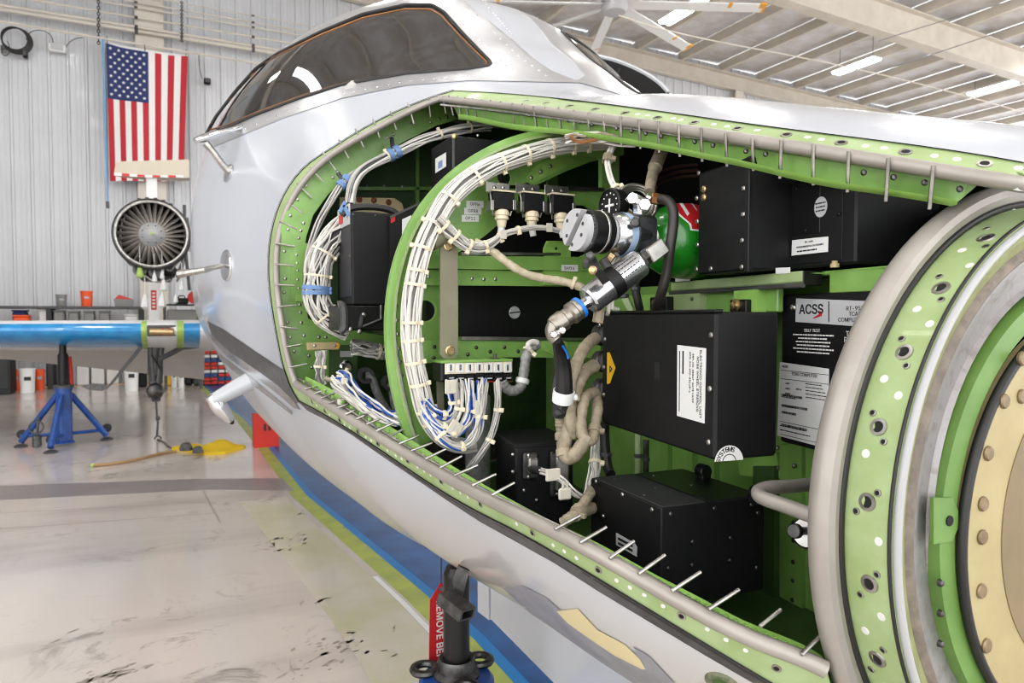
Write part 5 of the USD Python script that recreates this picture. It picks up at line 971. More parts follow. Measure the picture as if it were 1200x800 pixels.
for i, (px, w, lab) in enumerate(((584, 0, 'left black plug with silver latches on the green rail, nearest the cluster of small labels'), (619, 0, 'middle black plug of the three with silver latches on the green rail'), (653, 0, 'right black plug of the three, partly behind the silver valve knob'))):
    F = yface(1.315); t = Thing('plug_connector', lab, 'connector', 'plugs on the rack rail'); y0 = 214 + i * 1.8
    t.add('bracket', pbox(F, px - 15, px + 13, y0, y0 + 12, .0, .001, .0015), ALU, label='silver angle bracket'); t.add('bracket_shelf', pbox(F, px - 12, px + 15, y0 + 10.5, y0 + 12.5, .0, .0008, .022), TIE)
    for sx_ in (-5, 5): t.add('bracket_screw', dome_head(F.wp(px + sx_, y0 + 6, .0015), F.n, .005), ALU)
    kb = t.add('plug_body', pbox(F, px - 11.5, px + 14, y0 + 12, y0 + 34, .004, .003, .022), BLACK)
    for sx_ in (-12.5, 13.5): t.add('latch', cat([tube(np.array([F.wp(px + sx_, y0 + 12, .012), F.wp(px + sx_ - 1, y0 + 26, .022), F.wp(px + sx_ * .75, y0 + 40, .014)]), .002, 6), pbox(F, px + sx_ - 2, px + sx_ + 2, y0 + 22, y0 + 34, .0, .0008, .024)]), ALU)
    c = F.wp(px + 1, y0 + 36, .012); t.add('backshell', lathe([(.011, .006), (.014, .004), (.0155, 0), (.0155, -.006), (.0135, -.007), (.0145, -.011), (.0145, -.014), (.011, -.016), (.0085, -.030), (0, -.030)], c, (0, 0, 1), 20), TIE)
    t.add('strain_boot', cat([rod(c + [0, 0, -.028], c + [(-.003, .004, .006)[i], 0, -.046], .007, 10)]), PLW); t.emit()
# cream sleeve that leaves the branch and crosses the rack
t = Thing('sleeved_cable', 'cream wrapped cable sloping across the rack beams to the right', 'cable'); P = ypath([(556, 284), (575, 293), (595, 308), (620, 322), (650, 328), (672, 333), (690, 342)], 1.29, 60, [0, -.01, -.02, -.03, -.05, -.07, -.08]); sleeve(t, P, .0085, mat('cream_wrap', (206, 194, 168), .6, rgb2=(186, 172, 144), scale=90, bump=.3, bscale=300)); tie(t, P, .86, .0095, head=up); t.emit()
# upper aft harness along the frame
t = Thing('aft_harness', 'grey wire bundle held by blue clamps under the top of the aft frame', 'wire harness')
P = ypath([(575, 148), (545, 151), (515, 158), (490, 166), (465, 178), (440, 190), (420, 204), (412, 222), (410, 238)], 1.76, 60); strands(t, P, .0115, 20, .0026, [WIREG, WIRE, GREYSL], 4, 1.0, .15); t.add('bundle_core', tube(P, .007, 8), DGREY)
P2 = ypath([(446, 187), (425, 198), (405, 212), (388, 235), (373, 262), (365, 285), (359, 320)], 1.78, 50); strands(t, P2, .0075, 9, .0026, [WIREG, GREYSL], 5, 1.0, .15); t.add('bundle_core', tube(P2, .005, 8), DGREY)
for f in (.13, .3, .62): tie(t, P, f, .0125, head=up)
for q, R_, hx, hy in ((462, .0165, 459, 162), (403, .0135, 396, 203)):
    i = int(np.argmin([abs(aty_px - q) for aty_px in (600 + FPX * ((p_ - EYE) @ rt) / ((p_ - EYE) @ fw) for p_ in (P if q > 430 else P2))])); PP = P if q > 430 else P2; d = PP[i + 1] - PP[i - 1]; d /= np.linalg.norm(d)
    for o in (-.011, .009): t.add('clamp', lathe([(R_ - .006, -.006), (R_, -.007), (R_ + .001, 0), (R_, .007), (R_ - .006, .006)], PP[i] + d * o, d, 18, closed=True), TIEB, label='blue cushioned clamp')
    t.add('clamp_foot', rod(PP[i], aty(hx, hy, 1.80), .006, 8), DGREY)
t.emit()
t = Thing('side_harness', 'fat pale wire bundle curving down left of the tall radio box', 'wire harness')
P = ypath([(412, 262), (400, 270), (388, 284), (376, 304), (372, 326), (371, 348), (377, 364), (390, 376), (408, 384)], 1.72, 60); strands(t, P, .030, 64, .0026, [WIRE, WIRE, WIREG], 6, .8, .12); t.add('bundle_core', tube(P, .022, 10), DGREY)
for f in (.33, .5, .8): tie(t, P, f, .0315, m=TIE, w=.0025)
for f in (.585, .625): tie(t, P, f, .033, m=TIEB, w=.005, name='blue_band')
for k_, (px, py) in enumerate(((401, 243), (406, 247))): q = aty(px, py, 1.5); t.add('blue_tab', rbox(q + [-.004, -.003, -.012], q + [.004, .003, .014], .001).apply_transform(trimesh.transformations.rotation_matrix(.5 - k_, [0, 1, 0], q)), TIEB)
t.emit()
t = Thing('shelf_harness', 'grey wire bundle running level under the radio box', 'wire harness'); P = ypath([(412, 407), (425, 408), (440, 411), (452, 413), (470, 416)], 1.74, 30); strands(t, P, .018, 40, .0026, [WIREG, WIRE, GREYSL], 7, .8, .12); t.add('bundle_core', tube(P, .013, 8), DGREY); tie(t, P, .58, .020); t.emit()
# lower aft corner wiring
t = Thing('corner_connector', 'beige bar connector with white wires in the aft lower corner', 'connector'); F = yface(1.77)
t.add('bar', pbox(F, 360, 398, 401, 410, .02, .002), TAN, label='beige connector bar'); t.add('orange_dot', lathe([(0, .001), (.007, .001), (.007, -.001)], F.wp(395, 405), F.n, 14), ORANGE); screws(t, F, [(228, 200), (420, 198)], 340, 380, 8, .004)
P = ypath([(376, 411), (375, 425), (374, 440), (378, 452)], 1.75, 24); strands(t, P, .012, 18, .0026, [WIRE, WIREG], 8, .8, .2); tie(t, P, .45, .0135); t.emit()
t = Thing('bonding_cable', 'round silver connector with a cream looped cable in the aft lower corner', 'cable'); c = aty(405, 430, 1.80)
t.add('receptacle', lathe([(0, -.012), (.012, -.012), (.017, -.006), (.018, .004), (0, .004)], c, (0, 1, 0), 18), CHROME); t.add('loop', tube(ypath([(407, 431), (404, 438), (397, 443), (388, 445), (381, 442)], 1.74, 24), .0055, 8), TIE); t.emit()
t = Thing('corner_harness', 'blue and white wires tangled along the aft end of the sill', 'wire harness')
for i, (pts, m) in enumerate((([(392, 442), (402, 452), (415, 462), (432, 478), (448, 488), (470, 490)], WIRE), ([(400, 446), (412, 458), (424, 470), (440, 483), (470, 486)], WIREB), ([(398, 440), (410, 447), (420, 462), (436, 474), (452, 486), (472, 493)], WIREB), ([(392, 452), (402, 460), (420, 474), (436, 486), (466, 496)], WIREG))):
    P = ypath(pts, 1.58 - .02 * i, 30, [-.04 * q for q in range(len(pts))]); strands(t, P, .011, 11, .0026, [m, WIRE, m], 20 + i, 1.2, .4)
for px, py in ((404, 446), (412, 456), (408, 464), (400, 470)): q = aty(px, py, 1.5); t.add('wire_flag', rbox(q - .008, q + .006, .002), mat('tag_white', (196, 190, 176), .6))
t.emit()
for i, (pts, lab) in enumerate((([(428, 440), (435, 442), (440, 455), (448, 472), (460, 490)], 'dim grey hose behind the half frame, left of two'), ([(456, 448), (460, 460), (464, 478), (476, 490)], 'dim grey hose behind the half frame, right of two'))):
    t = Thing('grey_hose', lab, 'hose'); P = ypath(pts, 1.82, 24); t.add('hose', tube(P, .011, 10), GREYSL); t.add('hose_collar', lathe([(.012, -.01), (.022, -.01), (.024, 0), (.022, .01), (.012, .01)], P[0], (0, 1, 0), 16), DGREY); t.emit()
# terminal block with its cells
F = yface(1.25); t = Thing('terminal_block', 'black terminal strip with seven white tagged cells above the wire loops', 'terminal block')
kb = t.add('block', pbox(F, 517, 600, 422, 446, .05, .003), BLACKG); t.add('block_top', pbox(F, 516, 600, 421.5, 424.5, .05, .001, .004), GREEN); t.add('tan_face', pbox(F, 521, 600, 424, 437, .0, .001, .002), TIE, parent=kb)
for i in range(7):
    x = 523.5 + i * 11.1; k = t.add('cell_tag', pbox(F, x, x + 8.8, 424.8, 436.4, .0, .0008, .0032), LABEL, parent=kb); a, b = F.loc(x + 4.4, 430.5); t.add('tag_mark', cat([fbox(F, a - .0022 + .0022 * j, a - .0006 + .0022 * j, b - .0065 + .001 * ((i + j) % 3), b + .006, .0032, .0036, 0) for j in range(2)]), INK, parent=kb)
    t.add('cell_plug', pbox(F, x - .6, x + 9.2, 438 + (i % 3), 446 + (i % 2) * .8, .0, .001, .006), BLACK, parent=kb); t.add('plug_mark', pbox(F, x + 1.6, x + 7.4, 441.6 + (i % 3) * .4, 443.2 + (i % 3) * .4, .0, 0, .0065), LABELG, parent=kb); t.add('plug_base', pbox(F, x - .8, x + 9.4, 445.5, 447.5, .01, .0005, .004), REDP if i in (0, 5, 4) else COPPER, parent=kb)
t.add('mount_screw', cat([rod(F.wp(585, 421, -.02), F.wp(585, 415, -.02), .004, 8), rbox(F.wp(581, 421, -.03), F.wp(589, 419.6, -.01), .001)]), DGREY); t.emit()
LOOPS = [([(527, 447), (529, 460), (531, 472), (530, 480), (524, 486), (515, 485), (505, 479), (498, 470)], [WIREB, WIRE, WIREB], 14, .008, 'blue and white wire loop below the first tagged cell, closest to the main bundle'),
         ([(537, 447), (538, 462), (537, 480), (532, 492), (522, 499), (512, 497), (503, 488), (497, 476)], [WIREG, WIRE, WIREG], 14, .007, 'grey white wire loop below the second tagged cell, inside the larger loops'),
         ([(548, 447), (550, 462), (551, 475), (549, 488), (541, 502), (530, 507), (516, 503), (504, 492), (498, 482)], [WIRE, WIREB, WIRE], 15, .008, 'white and blue wire loop below the third tagged cell'),
         ([(566, 447), (565, 462), (563, 478), (561, 496), (554, 514), (541, 523), (524, 519), (510, 505), (501, 490)], [WIREB, WIRE, WIRE, WIREG], 20, .009, 'largest white and blue wire loop, dipping towards the sill studs'),
         ([(583, 447), (584, 462), (583, 480), (579, 500), (571, 520), (560, 537), (549, 550)], [WIRE, WIREG], 10, .006, 'long white wires hanging down to the sill right of the loops')]
for i, (pts, ms, n_, R_, lab) in enumerate(LOOPS):
    t = Thing('wire_loop', lab, 'wires', 'wire loops below the terminal strip'); P = ypath(pts, 1.24 - .006 * i, 50, [.0] + [-.012] * (len(pts) - 3) + [0, .02]); strands(t, P, np.interp(np.linspace(0, 1, 50), [0, .15, .35, 1], [R_ * 1.2, R_ * 1.1, R_, R_]), n_, .0019, ms, 30 + i, 1.6, .4)
    for f in (.32, .62, .82)[:2 + i % 2]: tie(t, P, f, R_ * 1.05, head=rt)
    t.emit()
for px, py, w, h, a, lab in ((528, 453, .011, .013, 0, 'white sleeve tag under the first tagged cell of the terminal strip'), (562, 478, .010, .015, 0, 'upright white sleeve tag halfway down the outer wire loop'), (533, 502, .013, .014, .6, 'tilted white sleeve tag at the bottom of the wire loops')):
    t = Thing('wire_tag', lab, 'wire tag', 'sleeve tags on the wire loops'); q = aty(px, py, 1.205); T_ = trimesh.transformations.rotation_matrix(a, [0, 1, 0], q)
    t.add('sleeve', rbox(q + [-w, -.002, -h], q + [w, .002, h], .001).apply_transform(T_), mat('tag_white', (196, 190, 176), .6)); t.add('print', rbox(q + [-w * .3, -.0026, -h * .6], q + [-w * .1, -.0018, h * .5]).apply_transform(T_), LABELG); t.emit()
t = Thing('grey_bent_cable', 'grey sleeved cable with a tan collar bending up to the right of the terminal strip', 'cable'); P = ypath([(588, 446), (592, 453), (600, 458), (609, 454), (613, 442), (615, 428), (618, 414), (625, 406), (631, 403)], 1.25, 60); sleeve(t, P, .0105, GREYSL); i = 25; d = P[27] - P[23]; t.add('collar', rod(P[24], P[27] + (P[27] - P[24]) * .4, .014, 14), PLW, label='white collar'); tie(t, P, .83, .012, head=rt); t.add('end_wires', tube(ypath([(621, 409), (619, 404), (622, 401), (630, 402)], 1.24, 12), .006, 8), WIRE); t.emit()
# the tan looped cables by the control unit
TC = [([(698, 396, 1.235), (688, 404, 1.2), (678, 420, 1.17), (671, 440, 1.16), (667, 465, 1.16), (669, 495, 1.16), (672, 508, 1.17)], .0105, 'tan sleeved cable dropping from the top round connector of the control unit'),
      ([(697, 428, 1.22), (688, 434, 1.2), (678, 448, 1.18), (672, 470, 1.18), (668, 495, 1.17), (661, 530, 1.17), (666, 537, 1.16), (676, 530, 1.15), (688, 512, 1.15)], .0115, 'tan sleeved cable making the lowest loop left of the control unit'),
      ([(698, 460, 1.21), (690, 462, 1.19), (684, 470, 1.17), (681, 492, 1.16), (684, 512, 1.15), (691, 517, 1.15), (697, 500, 1.17), (700, 480, 1.19), (698, 462, 1.215)], .0095, 'tan sleeved cable in a tight double loop beside the black case'),
      ([(657, 470, 1.19), (658, 490, 1.19), (660, 510, 1.19), (660, 528, 1.18)], .012, 'straight tan sleeved length hanging under the black wrap'),
      ([(700, 568, 1.2), (690, 580, 1.16), (682, 592, 1.13), (673, 602, 1.12), (664, 608, 1.14)], .0085, 'tan cable running from behind the lower box down to the sill, upper of two'),
      ([(696, 594, 1.17), (685, 599, 1.12), (672, 604, 1.08), (660, 612, 1.08)], .0085, 'tan cable lying along the sill beside the lower box, lower of two')]
for pts, r_, lab in TC:
    t = Thing('tan_cable', lab, 'cable', 'tan sleeved cables'); P = path(pts, 50); sleeve(t, P, r_, TAPEC); tie(t, P, .7, r_ + .001, m=TAPEC, w=.006, name='tape_wrap'); t.emit()
t = Thing('black_wrap', 'black fabric wrapped cable with a white band left of the tan loops', 'cable'); P = path([(652, 398, 1.09), (656, 410, 1.12), (660, 430, 1.14), (661, 455, 1.15), (657, 478, 1.16), (650, 487, 1.15)], 40)
t.add('wrap', tube(P, np.interp(np.linspace(0, 1, 40), [0, .3, .7, .92, 1], [.007, .013, .015, .014, .004]), 10), RUBBER); tie(t, P, .72, .017, m=PLW, w=.010, name='white_band'); t.add('blue_trace', tube(path([(659, 405, 1.1), (664, 413, 1.11), (666, 420, 1.115)], 10), .002, 6), BLUE); t.add('side_cord', tube(path([(656, 425, 1.16), (652, 445, 1.17), (650, 465, 1.17), (654, 478, 1.17)], 16), .006, 8), RUBBER); t.emit()
t = Thing('white_tail', 'frayed white wire tail hanging below the control unit', 'wires'); P = path([(699, 500, 1.24), (698, 520, 1.24), (697, 545, 1.22), (693, 580, 1.2)], 24); strands(t, P, np.linspace(.004, .012, 24), 12, .002, [WIREG, WIRE], 50, .6, .2); tie(t, P, .6, .010); t.emit()
for i, (pts, lab, m, r_) in enumerate((([(709, 496, 1.3), (709, 520, 1.3), (712, 545, 1.28), (716, 556, 1.26)], 'black hose hanging below the left end of the control unit', RUBBER, .009), ([(757, 515, 1.36), (757, 535, 1.36), (757, 560, 1.36)], 'short grey pipe against the green web under the control unit', STEEL, .006), ([(748, 500, 1.38), (748, 530, 1.38), (748, 565, 1.38)], 'short green pipe against the green web under the control unit', GREENL, .007))):
    t = Thing('hose', lab, 'hose'); t.add('hose', tube(path(pts, 16), r_, 10), m); t.add('hose_clip', rod(path(pts, 16)[8] - up * .004, path(pts, 16)[8] + up * .004, r_ * 1.25, 12), DGREY); t.emit()
t = Thing('unit_harness', 'thin cable with a white padlock shaped tag at the dark junction box', 'cable'); P = path([(623, 549, 1.24), (632, 551, 1.2), (645, 555, 1.17), (658, 562, 1.15), (668, 572, 1.14), (680, 582, 1.15)], 30); t.add('boot', tube(P[:9], .0075, 10), RUBBER); strands(t, P[7:], .004, 5, .002, [WIREG, WIRE], 61, 1, .3); q = at(648, 556, 1.15); t.add('wire_flag', rbox(q - [.013, .003, .010], q + [.013, .003, .010], .001), mat('tag_white', (196, 190, 176), .6)); q = at(662, 577, 1.13); t.add('hanging_tag', cat([rbox(q - [.012, .003, .012], q + [.012, .003, .008], .003), tube(np.array([q + [-.004, 0, .007], q + [-.004, 0, .017], q + [.004, 0, .017], q + [.004, 0, .007]]), .002, 6)]), mat('tag_white', (196, 190, 176), .6)); t.emit()
# hoses round the valve
t = Thing('hose', 'black bent hose running down from the brown nut in front of the green bottle', 'hose'); P = path([(772, 234, 1.18), (782, 235, 1.16), (788, 243, 1.15), (789, 262, 1.15), (785, 290, 1.15), (782, 315, 1.16), (776, 340, 1.17), (769, 360, 1.2), (766, 366, 1.22)], 50); t.add('hose', tube(P, .0085, 12), mat('brown_black_hose', (44, 38, 36), .45)); t.add('nipple', tube(P[:9], .007, 10), TAPEC); t.emit()
t = Thing('hose', 'thin black hose going behind the control unit right of the pressure switch', 'hose'); P = path([(746, 328, 1.24), (745, 340, 1.24), (748, 355, 1.24), (750, 366, 1.25)], 16); t.add('hose', tube(P, .0075, 10), RUBBER); t.add('hose_clip', rod(P[4] - up * .004, P[4] + up * .004, .009, 12), DGREY); t.emit()
t = Thing('hose', 'pale green stiff hose under the pressure switch', 'hose'); P = path([(726, 338, 1.26), (733, 350, 1.26), (740, 364, 1.26)], 12); t.add('hose', tube(P, .0075, 10), GREENL); t.add('hose_clip', rod(P[4] - up * .004, P[4] + up * .004, .009, 12), DGREY); t.emit()
t = Thing('tan_duct', 'thick tan taped duct coming down from the bay top above the valve', 'duct'); P = path([(777, 168, 1.3), (774, 180, 1.29), (768, 195, 1.27), (763, 212, 1.24), (761, 225, 1.22)], 40); t.add('duct', tube(P, np.interp(np.linspace(0, 1, 40), [0, .1, .5, .52, 1], [.013, .0125, .0125, .0105, .009]), 14), TAPEC); t.add('duct_tape', rod(P[17], P[20], .0132, 14), TAPEC); t.emit()
t = Thing('gauge_wires', 'pair of white wires from the top longeron to the black gauge', 'wires'); P = path([(722, 166, 1.3), (716, 175, 1.29), (712, 187, 1.28), (713, 200, 1.26), (718, 215, 1.24), (724, 224, 1.23), (732, 236, 1.2)], 40); strands(t, P, .0045, 4, .0036, [WIRE, WIREG], 70, .5, .1); tie(t, P, .3, .0085, m=TAPEC, w=.008); tie(t, P, .75, .0085); t.emit()
t = Thing('top_wires', 'dull white wires and one red brown wire under the bay top longeron', 'wires'); P = path([(664, 164, 1.32), (690, 161, 1.3), (715, 163, 1.28), (740, 165, 1.26), (746, 160, 1.25)], 40); strands(t, P, .012, 14, .0024, [WIREG, WIRE, TAPEC], 71, 1, .3); strands(t, path([(668, 160, 1.3), (675, 166, 1.29), (690, 166, 1.28), (706, 160, 1.27)], 20), .002, 2, .003, [COPPER], 72, 1, .3); t.emit()
t = Thing('brown_lines', 'thin dark brown lines crossing behind the green bottle', 'pipes'); P = path([(768, 226, 1.45), (775, 215, 1.48), (790, 209, 1.5), (818, 206, 1.5)], 20)
for k_ in range(3): t.add('line', tube(P + up * .012 * k_, .0035, 6), mat('brown_line', (74, 44, 36), .5))
t.emit()
t = Thing('valve_pipes', 'short white wires and brass fitting under the valve body', 'fitting'); t.add('brass_port', rod(at(711, 300, 1.16), at(718, 305, 1.16), .010, 8), BRASS); t.add('silver_stub', rod(at(706, 303, 1.15), at(714, 316, 1.15), .008, 10), STEEL)
for k_, pts in enumerate(([(722, 298, 1.18), (718, 308, 1.18), (716, 316, 1.18)], [(727, 300, 1.18), (722, 310, 1.18), (718, 318, 1.18)], [(714, 352, 1.12), (713, 362, 1.12), (712, 368, 1.14)], [(718, 350, 1.12), (717, 360, 1.12), (724, 362, 1.14)], [(698, 352, 1.12), (702, 360, 1.12), (700, 378, 1.12)])): t.add('wire', tube(path(pts, 14), .0035 if k_ < 4 else .009, 7), WIRE if k_ < 4 else TAPEC)
t.emit()
# grab handle and knob at the lower right
t = Thing('grab_handle', 'bent bare metal tube handle behind the lower nose ring', 'handle'); P = path([(990, 563, 1.05), (955, 567, 1.0), (920, 570, .955), (898, 572, .93), (889, 576, .92), (892, 582, .905), (910, 589, .885), (935, 598, .86), (965, 609, .83), (990, 618, .81)], 70); t.add('tube', tube(P, np.interp(np.linspace(0, 1, 70), [0, 1], [.0095, .0095]), 14), SEAL); t.add('foot', rod(P[0] - (P[1] - P[0]), P[1], .013, 14), STEEL); t.emit()
t = Thing('latch_pin', 'round steel pin with washers below the bent handle', 'pin'); a, b = at(931, 622, .93), at(960, 622, .98); d = (b - a) / np.linalg.norm(b - a); t.add('pin', rod(a, b, .0055, 12), DGREY); t.add('head', rod(a - d * .003, a + d * .007, .010, 16), STEEL); t.add('washer', rod(at(945, 624, .965), at(950, 624, .975), .023, 20), ALU); t.emit()

# ------------------------------------------------------------------ lamps, ceiling fan, lines overhead
LAMPS = [(*atz(1003, 78, 8.0)[:2], 'bright twin strip light under the roof, middle one of three'), (*atz(1163, 104, 8.0)[:2], 'bright twin strip light under the roof, the one furthest right'), (*atz(800, 15, 8.0)[:2], 'bright twin strip light under the roof right beside the ceiling fan hub')]
def lamp(x, y, z, label, grp=None):
    t = Thing('strip_light', label, 'ceiling light', grp)
    kh = t.add('housing', rbox((x - .19, y - .66, z + .03), (x + .19, y + .66, z + .075), .01), LABEL)
    for s in (-.09, .09): t.add('diffuser', trimesh.convex.convex_hull(np.array([(x + s + a, y + b, z + c) for b in (-.62, .62) for a, c in ((-.085, .03), (-.07, -.01), (0, -.03), (.07, -.01), (.085, .03))])), LAMP)
    for s in (-.5, .5): t.add('hanger', rod((x, y + s, z + .07), (x, y + s, roofz(x) + .02), .006, 6), STEEL)
    t.emit()
for x, y, l in LAMPS: lamp(x, y, 8.0, l)
x0, y0 = LAMPS[0][:2]
for i in range(7):
    for j in range(6):
        x, y = -7.0 + i * 4.7, -6.2 + j * 3.3
        v = np.array([x, y, 8.0]) - EYE; Z = v @ fw
        if Z > .5 and -30 < 600 + FPX * (v @ rt) / Z < 1230 and -30 < 400 - FPX * (v @ up) / Z < 830: continue
        lamp(x, y, 8.0, 'hangar strip light in the rows overhead, outside the picture', 'strip lights overhead')
H = atz(720, 6, 7.5); t = Thing('ceiling_fan', 'huge pale ceiling fan with orange tipped blades', 'ceiling fan')
kh = t.add('hub', lathe([(0, -.16), (.22, -.15), (.27, -.08), (.27, .06), (.16, .12), (.1, .3), (0, .3)], H, (0, 0, 1), 28), LABELG); t.add('down_rod', rod(H + [0, 0, .2], [H[0], H[1], roofz(H[0])], .05, 12), TRIMM)
for i in range(8):
    a = math.radians(22 + 45 * i); d, s = np.array([math.cos(a), math.sin(a), 0]), np.array([-math.sin(a), math.cos(a), 0])
    def bl(r0, r1, w, th): return trimesh.convex.convex_hull(np.array([H + d * r_ + s * w * q + np.array([0, 0, th * k_ - .03 * q]) for r_ in (r0, r1) for q in (-1, 1) for k_ in (0, 1)]))
    k = t.add('fan_blade', bl(.2, 3.0, .11, .025), LABEL); t.add('blade_tip', bl(2.92, 3.06, .125, .033), ORANGE, parent=k); t.add('blade_band', bl(2.28, 2.36, .115, .031), ORANGE, parent=k)
t.emit()
def line_thing(name, label, cat_, pts, y, r, m, n=24, group=None):
    t = Thing(name, label, cat_, group); P = np.array([aty(px, py, y) for px, py in pts]); Q = P if len(P) == 2 else smooth_line(P, n); t.add('run', tube(Q, r, 8), m)
    L = len(Q)
    t.emit()
for a, r_, lab in (((0, 6), .028, 'thick cream conduit on the end wall above the flag, second from the bottom'), ((0, 11), .034, 'thickest cream conduit on the end wall just above the flag'), ((37, 0), .018, 'thin pale conduit crossing the end wall, third of the run'), ((125, 2.5), .015, 'thin pale conduit crossing the end wall, fourth of the run'), ((175, 5), .015, 'thin pale conduit crossing the end wall, fifth of the run'), ((205, 2), .012, 'thinnest and highest pale conduit crossing the end wall')):
    q = aty(*a, 15.6); t = Thing('conduit', lab, 'conduit'); e0, e1 = np.array([-5.0, q[1], q[2]]), np.array([9.0, q[1], q[2]]); t.add('run', tube(np.linspace(e0, e1, 3), r_, 8), TRIMM)
    for x in (-3.1, -.55, 1.6, 4.4, 7.2): c = np.array([x, q[1], q[2]]); t.add('strap', rbox(c + [-.03, -r_ * 1.2, -r_ * 1.25], c + [.03, r_ * 1.2, r_ * 1.25], .005), STEEL)
    t.emit()
line_thing('support_cable', 'long pale cable strung across the end wall at the top of the flag', 'cable', [(-30, 20), (122, 45), (300, 74), (420, 94), (700, 140), (1000, 190)], 15.4, .022, TRIMM)
line_thing('overhead_cable', 'thin pale wire strung under the roof from the fan to the right edge', 'cable', [(725, 18), (800, 40), (900, 60), (1000, 80), (1100, 104), (1215, 136)], 11.5, .014, TRIMM)
line_thing('overhead_cable', 'thin dark wire under the roof rising to the upper right corner', 'cable', [(1030, 48), (1100, 26), (1215, -8)], 8.0, .008, STEEL); line_thing('overhead_cable', 'thin dark wire under the roof crossing behind the right light', 'cable', [(1035, 82), (1110, 58), (1215, 22)], 8.0, .008, STEEL)
for i, (px, a, b, lab) in enumerate(((115.5, -20, 52, 'black hanging chain on the end wall just left of the flag'), (213, 2, 49, 'black hanging chain on the end wall above the right side of the flag'))):
    t = Thing('chain', lab, 'chain'); P = np.linspace(aty(px, a, 15.55), aty(px, b, 15.55), 22)
    for k_ in range(21): c = (P[k_] + P[k_ + 1]) / 2; L2 = np.linalg.norm(P[1] - P[0]); t.add('link', tube(np.array([c + np.array([math.sin(q) * .022 * (k_ % 2 == 0), math.sin(q) * .022 * (k_ % 2), math.cos(q) * L2 * .6]) for q in np.linspace(0, 6.283, 9)]), .009, 5, False), RUBBER)
    t.emit()
t = Thing('cable_coil', 'coil of black cable hung on the end wall at the upper left', 'cable'); c = aty(17, 45, 15.7)
for i in range(4): t.add('loop', lathe([(.205 + .01 * i + .014 * math.cos(q), .014 * math.sin(q)) for q in np.linspace(0, 6.28, 7)[:-1]], c + np.array([.012 * i, .012 * i, -.01 * i]), (0, 1, 0), 32, closed=True), RUBBER)
t.add('tail', tube(ypath([(3, 56), (5, 65), (9, 64), (11, 55), (8, 48)], 15.7, 20), .008, 6), RUBBER); t.emit()
def wall_box(name, label, cat_, l, r_, a, b, m, extra=None):
    t = Thing(name, label, cat_); F = yface(15.72); t.add('body', pbox(F, l, r_, a, b, .12, .02), m); t.add('cover', pbox(F, l + (r_ - l) * .15, r_ - (r_ - l) * .15, a + (b - a) * .15, b - (b - a) * .2, .0, .004, .02), extra or GREYP); t.emit()
wall_box('outlet_box', 'small grey socket box on the end wall at the left edge', 'electrical box', 0, 7, 52, 60, GREYP, DGREY); wall_box('emergency_light', 'white emergency light fixture between the coil and the flag', 'light', 56, 77, 51, 60, PLW, LABELG); wall_box('wall_sensor', 'small black device on the end wall under the coil', 'sensor', 26, 32, 58, 67, BLACKG, DGREY); wall_box('wall_sensor', 'small black device on the end wall right of the flag', 'sensor', 239, 247, 91, 98, BLACKG, DGREY)
line_thing('extension_cord', 'thin dark cord looping over the white emergency light', 'cord', [(31, 47), (40, 36), (55, 38), (62, 50)], 15.75, .008, DGREY); line_thing('extension_cord', 'thin dark cord dropping to the sensor right of the flag', 'cord', [(233, 62), (234, 80), (237, 92)], 15.75, .008, DGREY); line_thing('extension_cord', 'thin dark cord rising from the emergency light to the conduit', 'cord', [(77, 56), (85, 47), (97, 44)], 15.75, .008, DGREY)
t = Thing('hanging_cord', 'light blue cord hanging at the left edge of the flag', 'cord'); t.add('cord', tube(np.array([aty(120.5, 46, 15.4), aty(123, 140, 15.4), aty(126, 236, 15.4)]), .013, 8), SKYB); t.add('end_weight', rod(aty(126, 236, 15.4), aty(126.5, 244, 15.4), .03, 8), STEEL); t.emit()
# the flag: hung upright, union at the upper left, thirteen stripes down
FY = 15.52; TL, TM, TR = (124, 49.5), (170, 59), (220, 65)
def fl_pt(u, v, d=0.0):
    top = np.array([np.interp(u, [0, .5, 1], [TL[0], TM[0], TR[0]]), np.interp(u, [0, .25, .5, .75, 1], [49.5, 55.5, 60.5, 63.5, 65])]); bot = np.array([np.interp(u, [0, 1], [129, 215]), 212.0])
    p = top + (bot - top) * v; p[0] += (1.2 if u < .5 else -1.2) * math.sin(v * 3.1) * 0
    q = aty(p[0], p[1], FY); q[1] += .03 * math.sin(u * 9 + v * 2) - d; return q
def fl_patch(u0, u1, v0, v1, nu, nv, d=0.0, th=.004):
    U, V = np.linspace(u0, u1, nu), np.linspace(v0, v1, nv); A = np.array([[fl_pt(u, v, d) for v in V] for u in U]); B = A + [0, th, 0]; n_ = nu * nv; f = quads(nu, nv)
    ring = np.r_[np.arange(nv), np.arange(1, nu) * nv + nv - 1, (nu - 1) * nv + np.arange(nv - 2, -1, -1), np.arange(nu - 2, 0, -1) * nv]; nx = np.roll(ring, -1)
    m = tm(np.vstack([A.reshape(-1, 3), B.reshape(-1, 3)]), np.vstack([f, f[:, ::-1] + n_, np.stack([ring, nx, nx + n_], 1), np.stack([ring, nx + n_, ring + n_], 1)])); m.fix_normals(); return m
t = Thing('flag', 'American flag hung upright on the end wall', 'flag'); UU, UV = 7 / 13, .40
for i in range(13): t.add('stripe', fl_patch(i / 13, (i + 1) / 13, UV if i < 7 else 0, 1, 4, 14), FLAGR if i % 2 == 0 else FLAGW)
ku = t.add('union', fl_patch(0, UU, 0, UV, 14, 10), FLAGB, label='blue union with white stars'); t.add('header', fl_patch(0, 1, -.012, 0.004, 20, 2, .003), FLAGW)
st = []
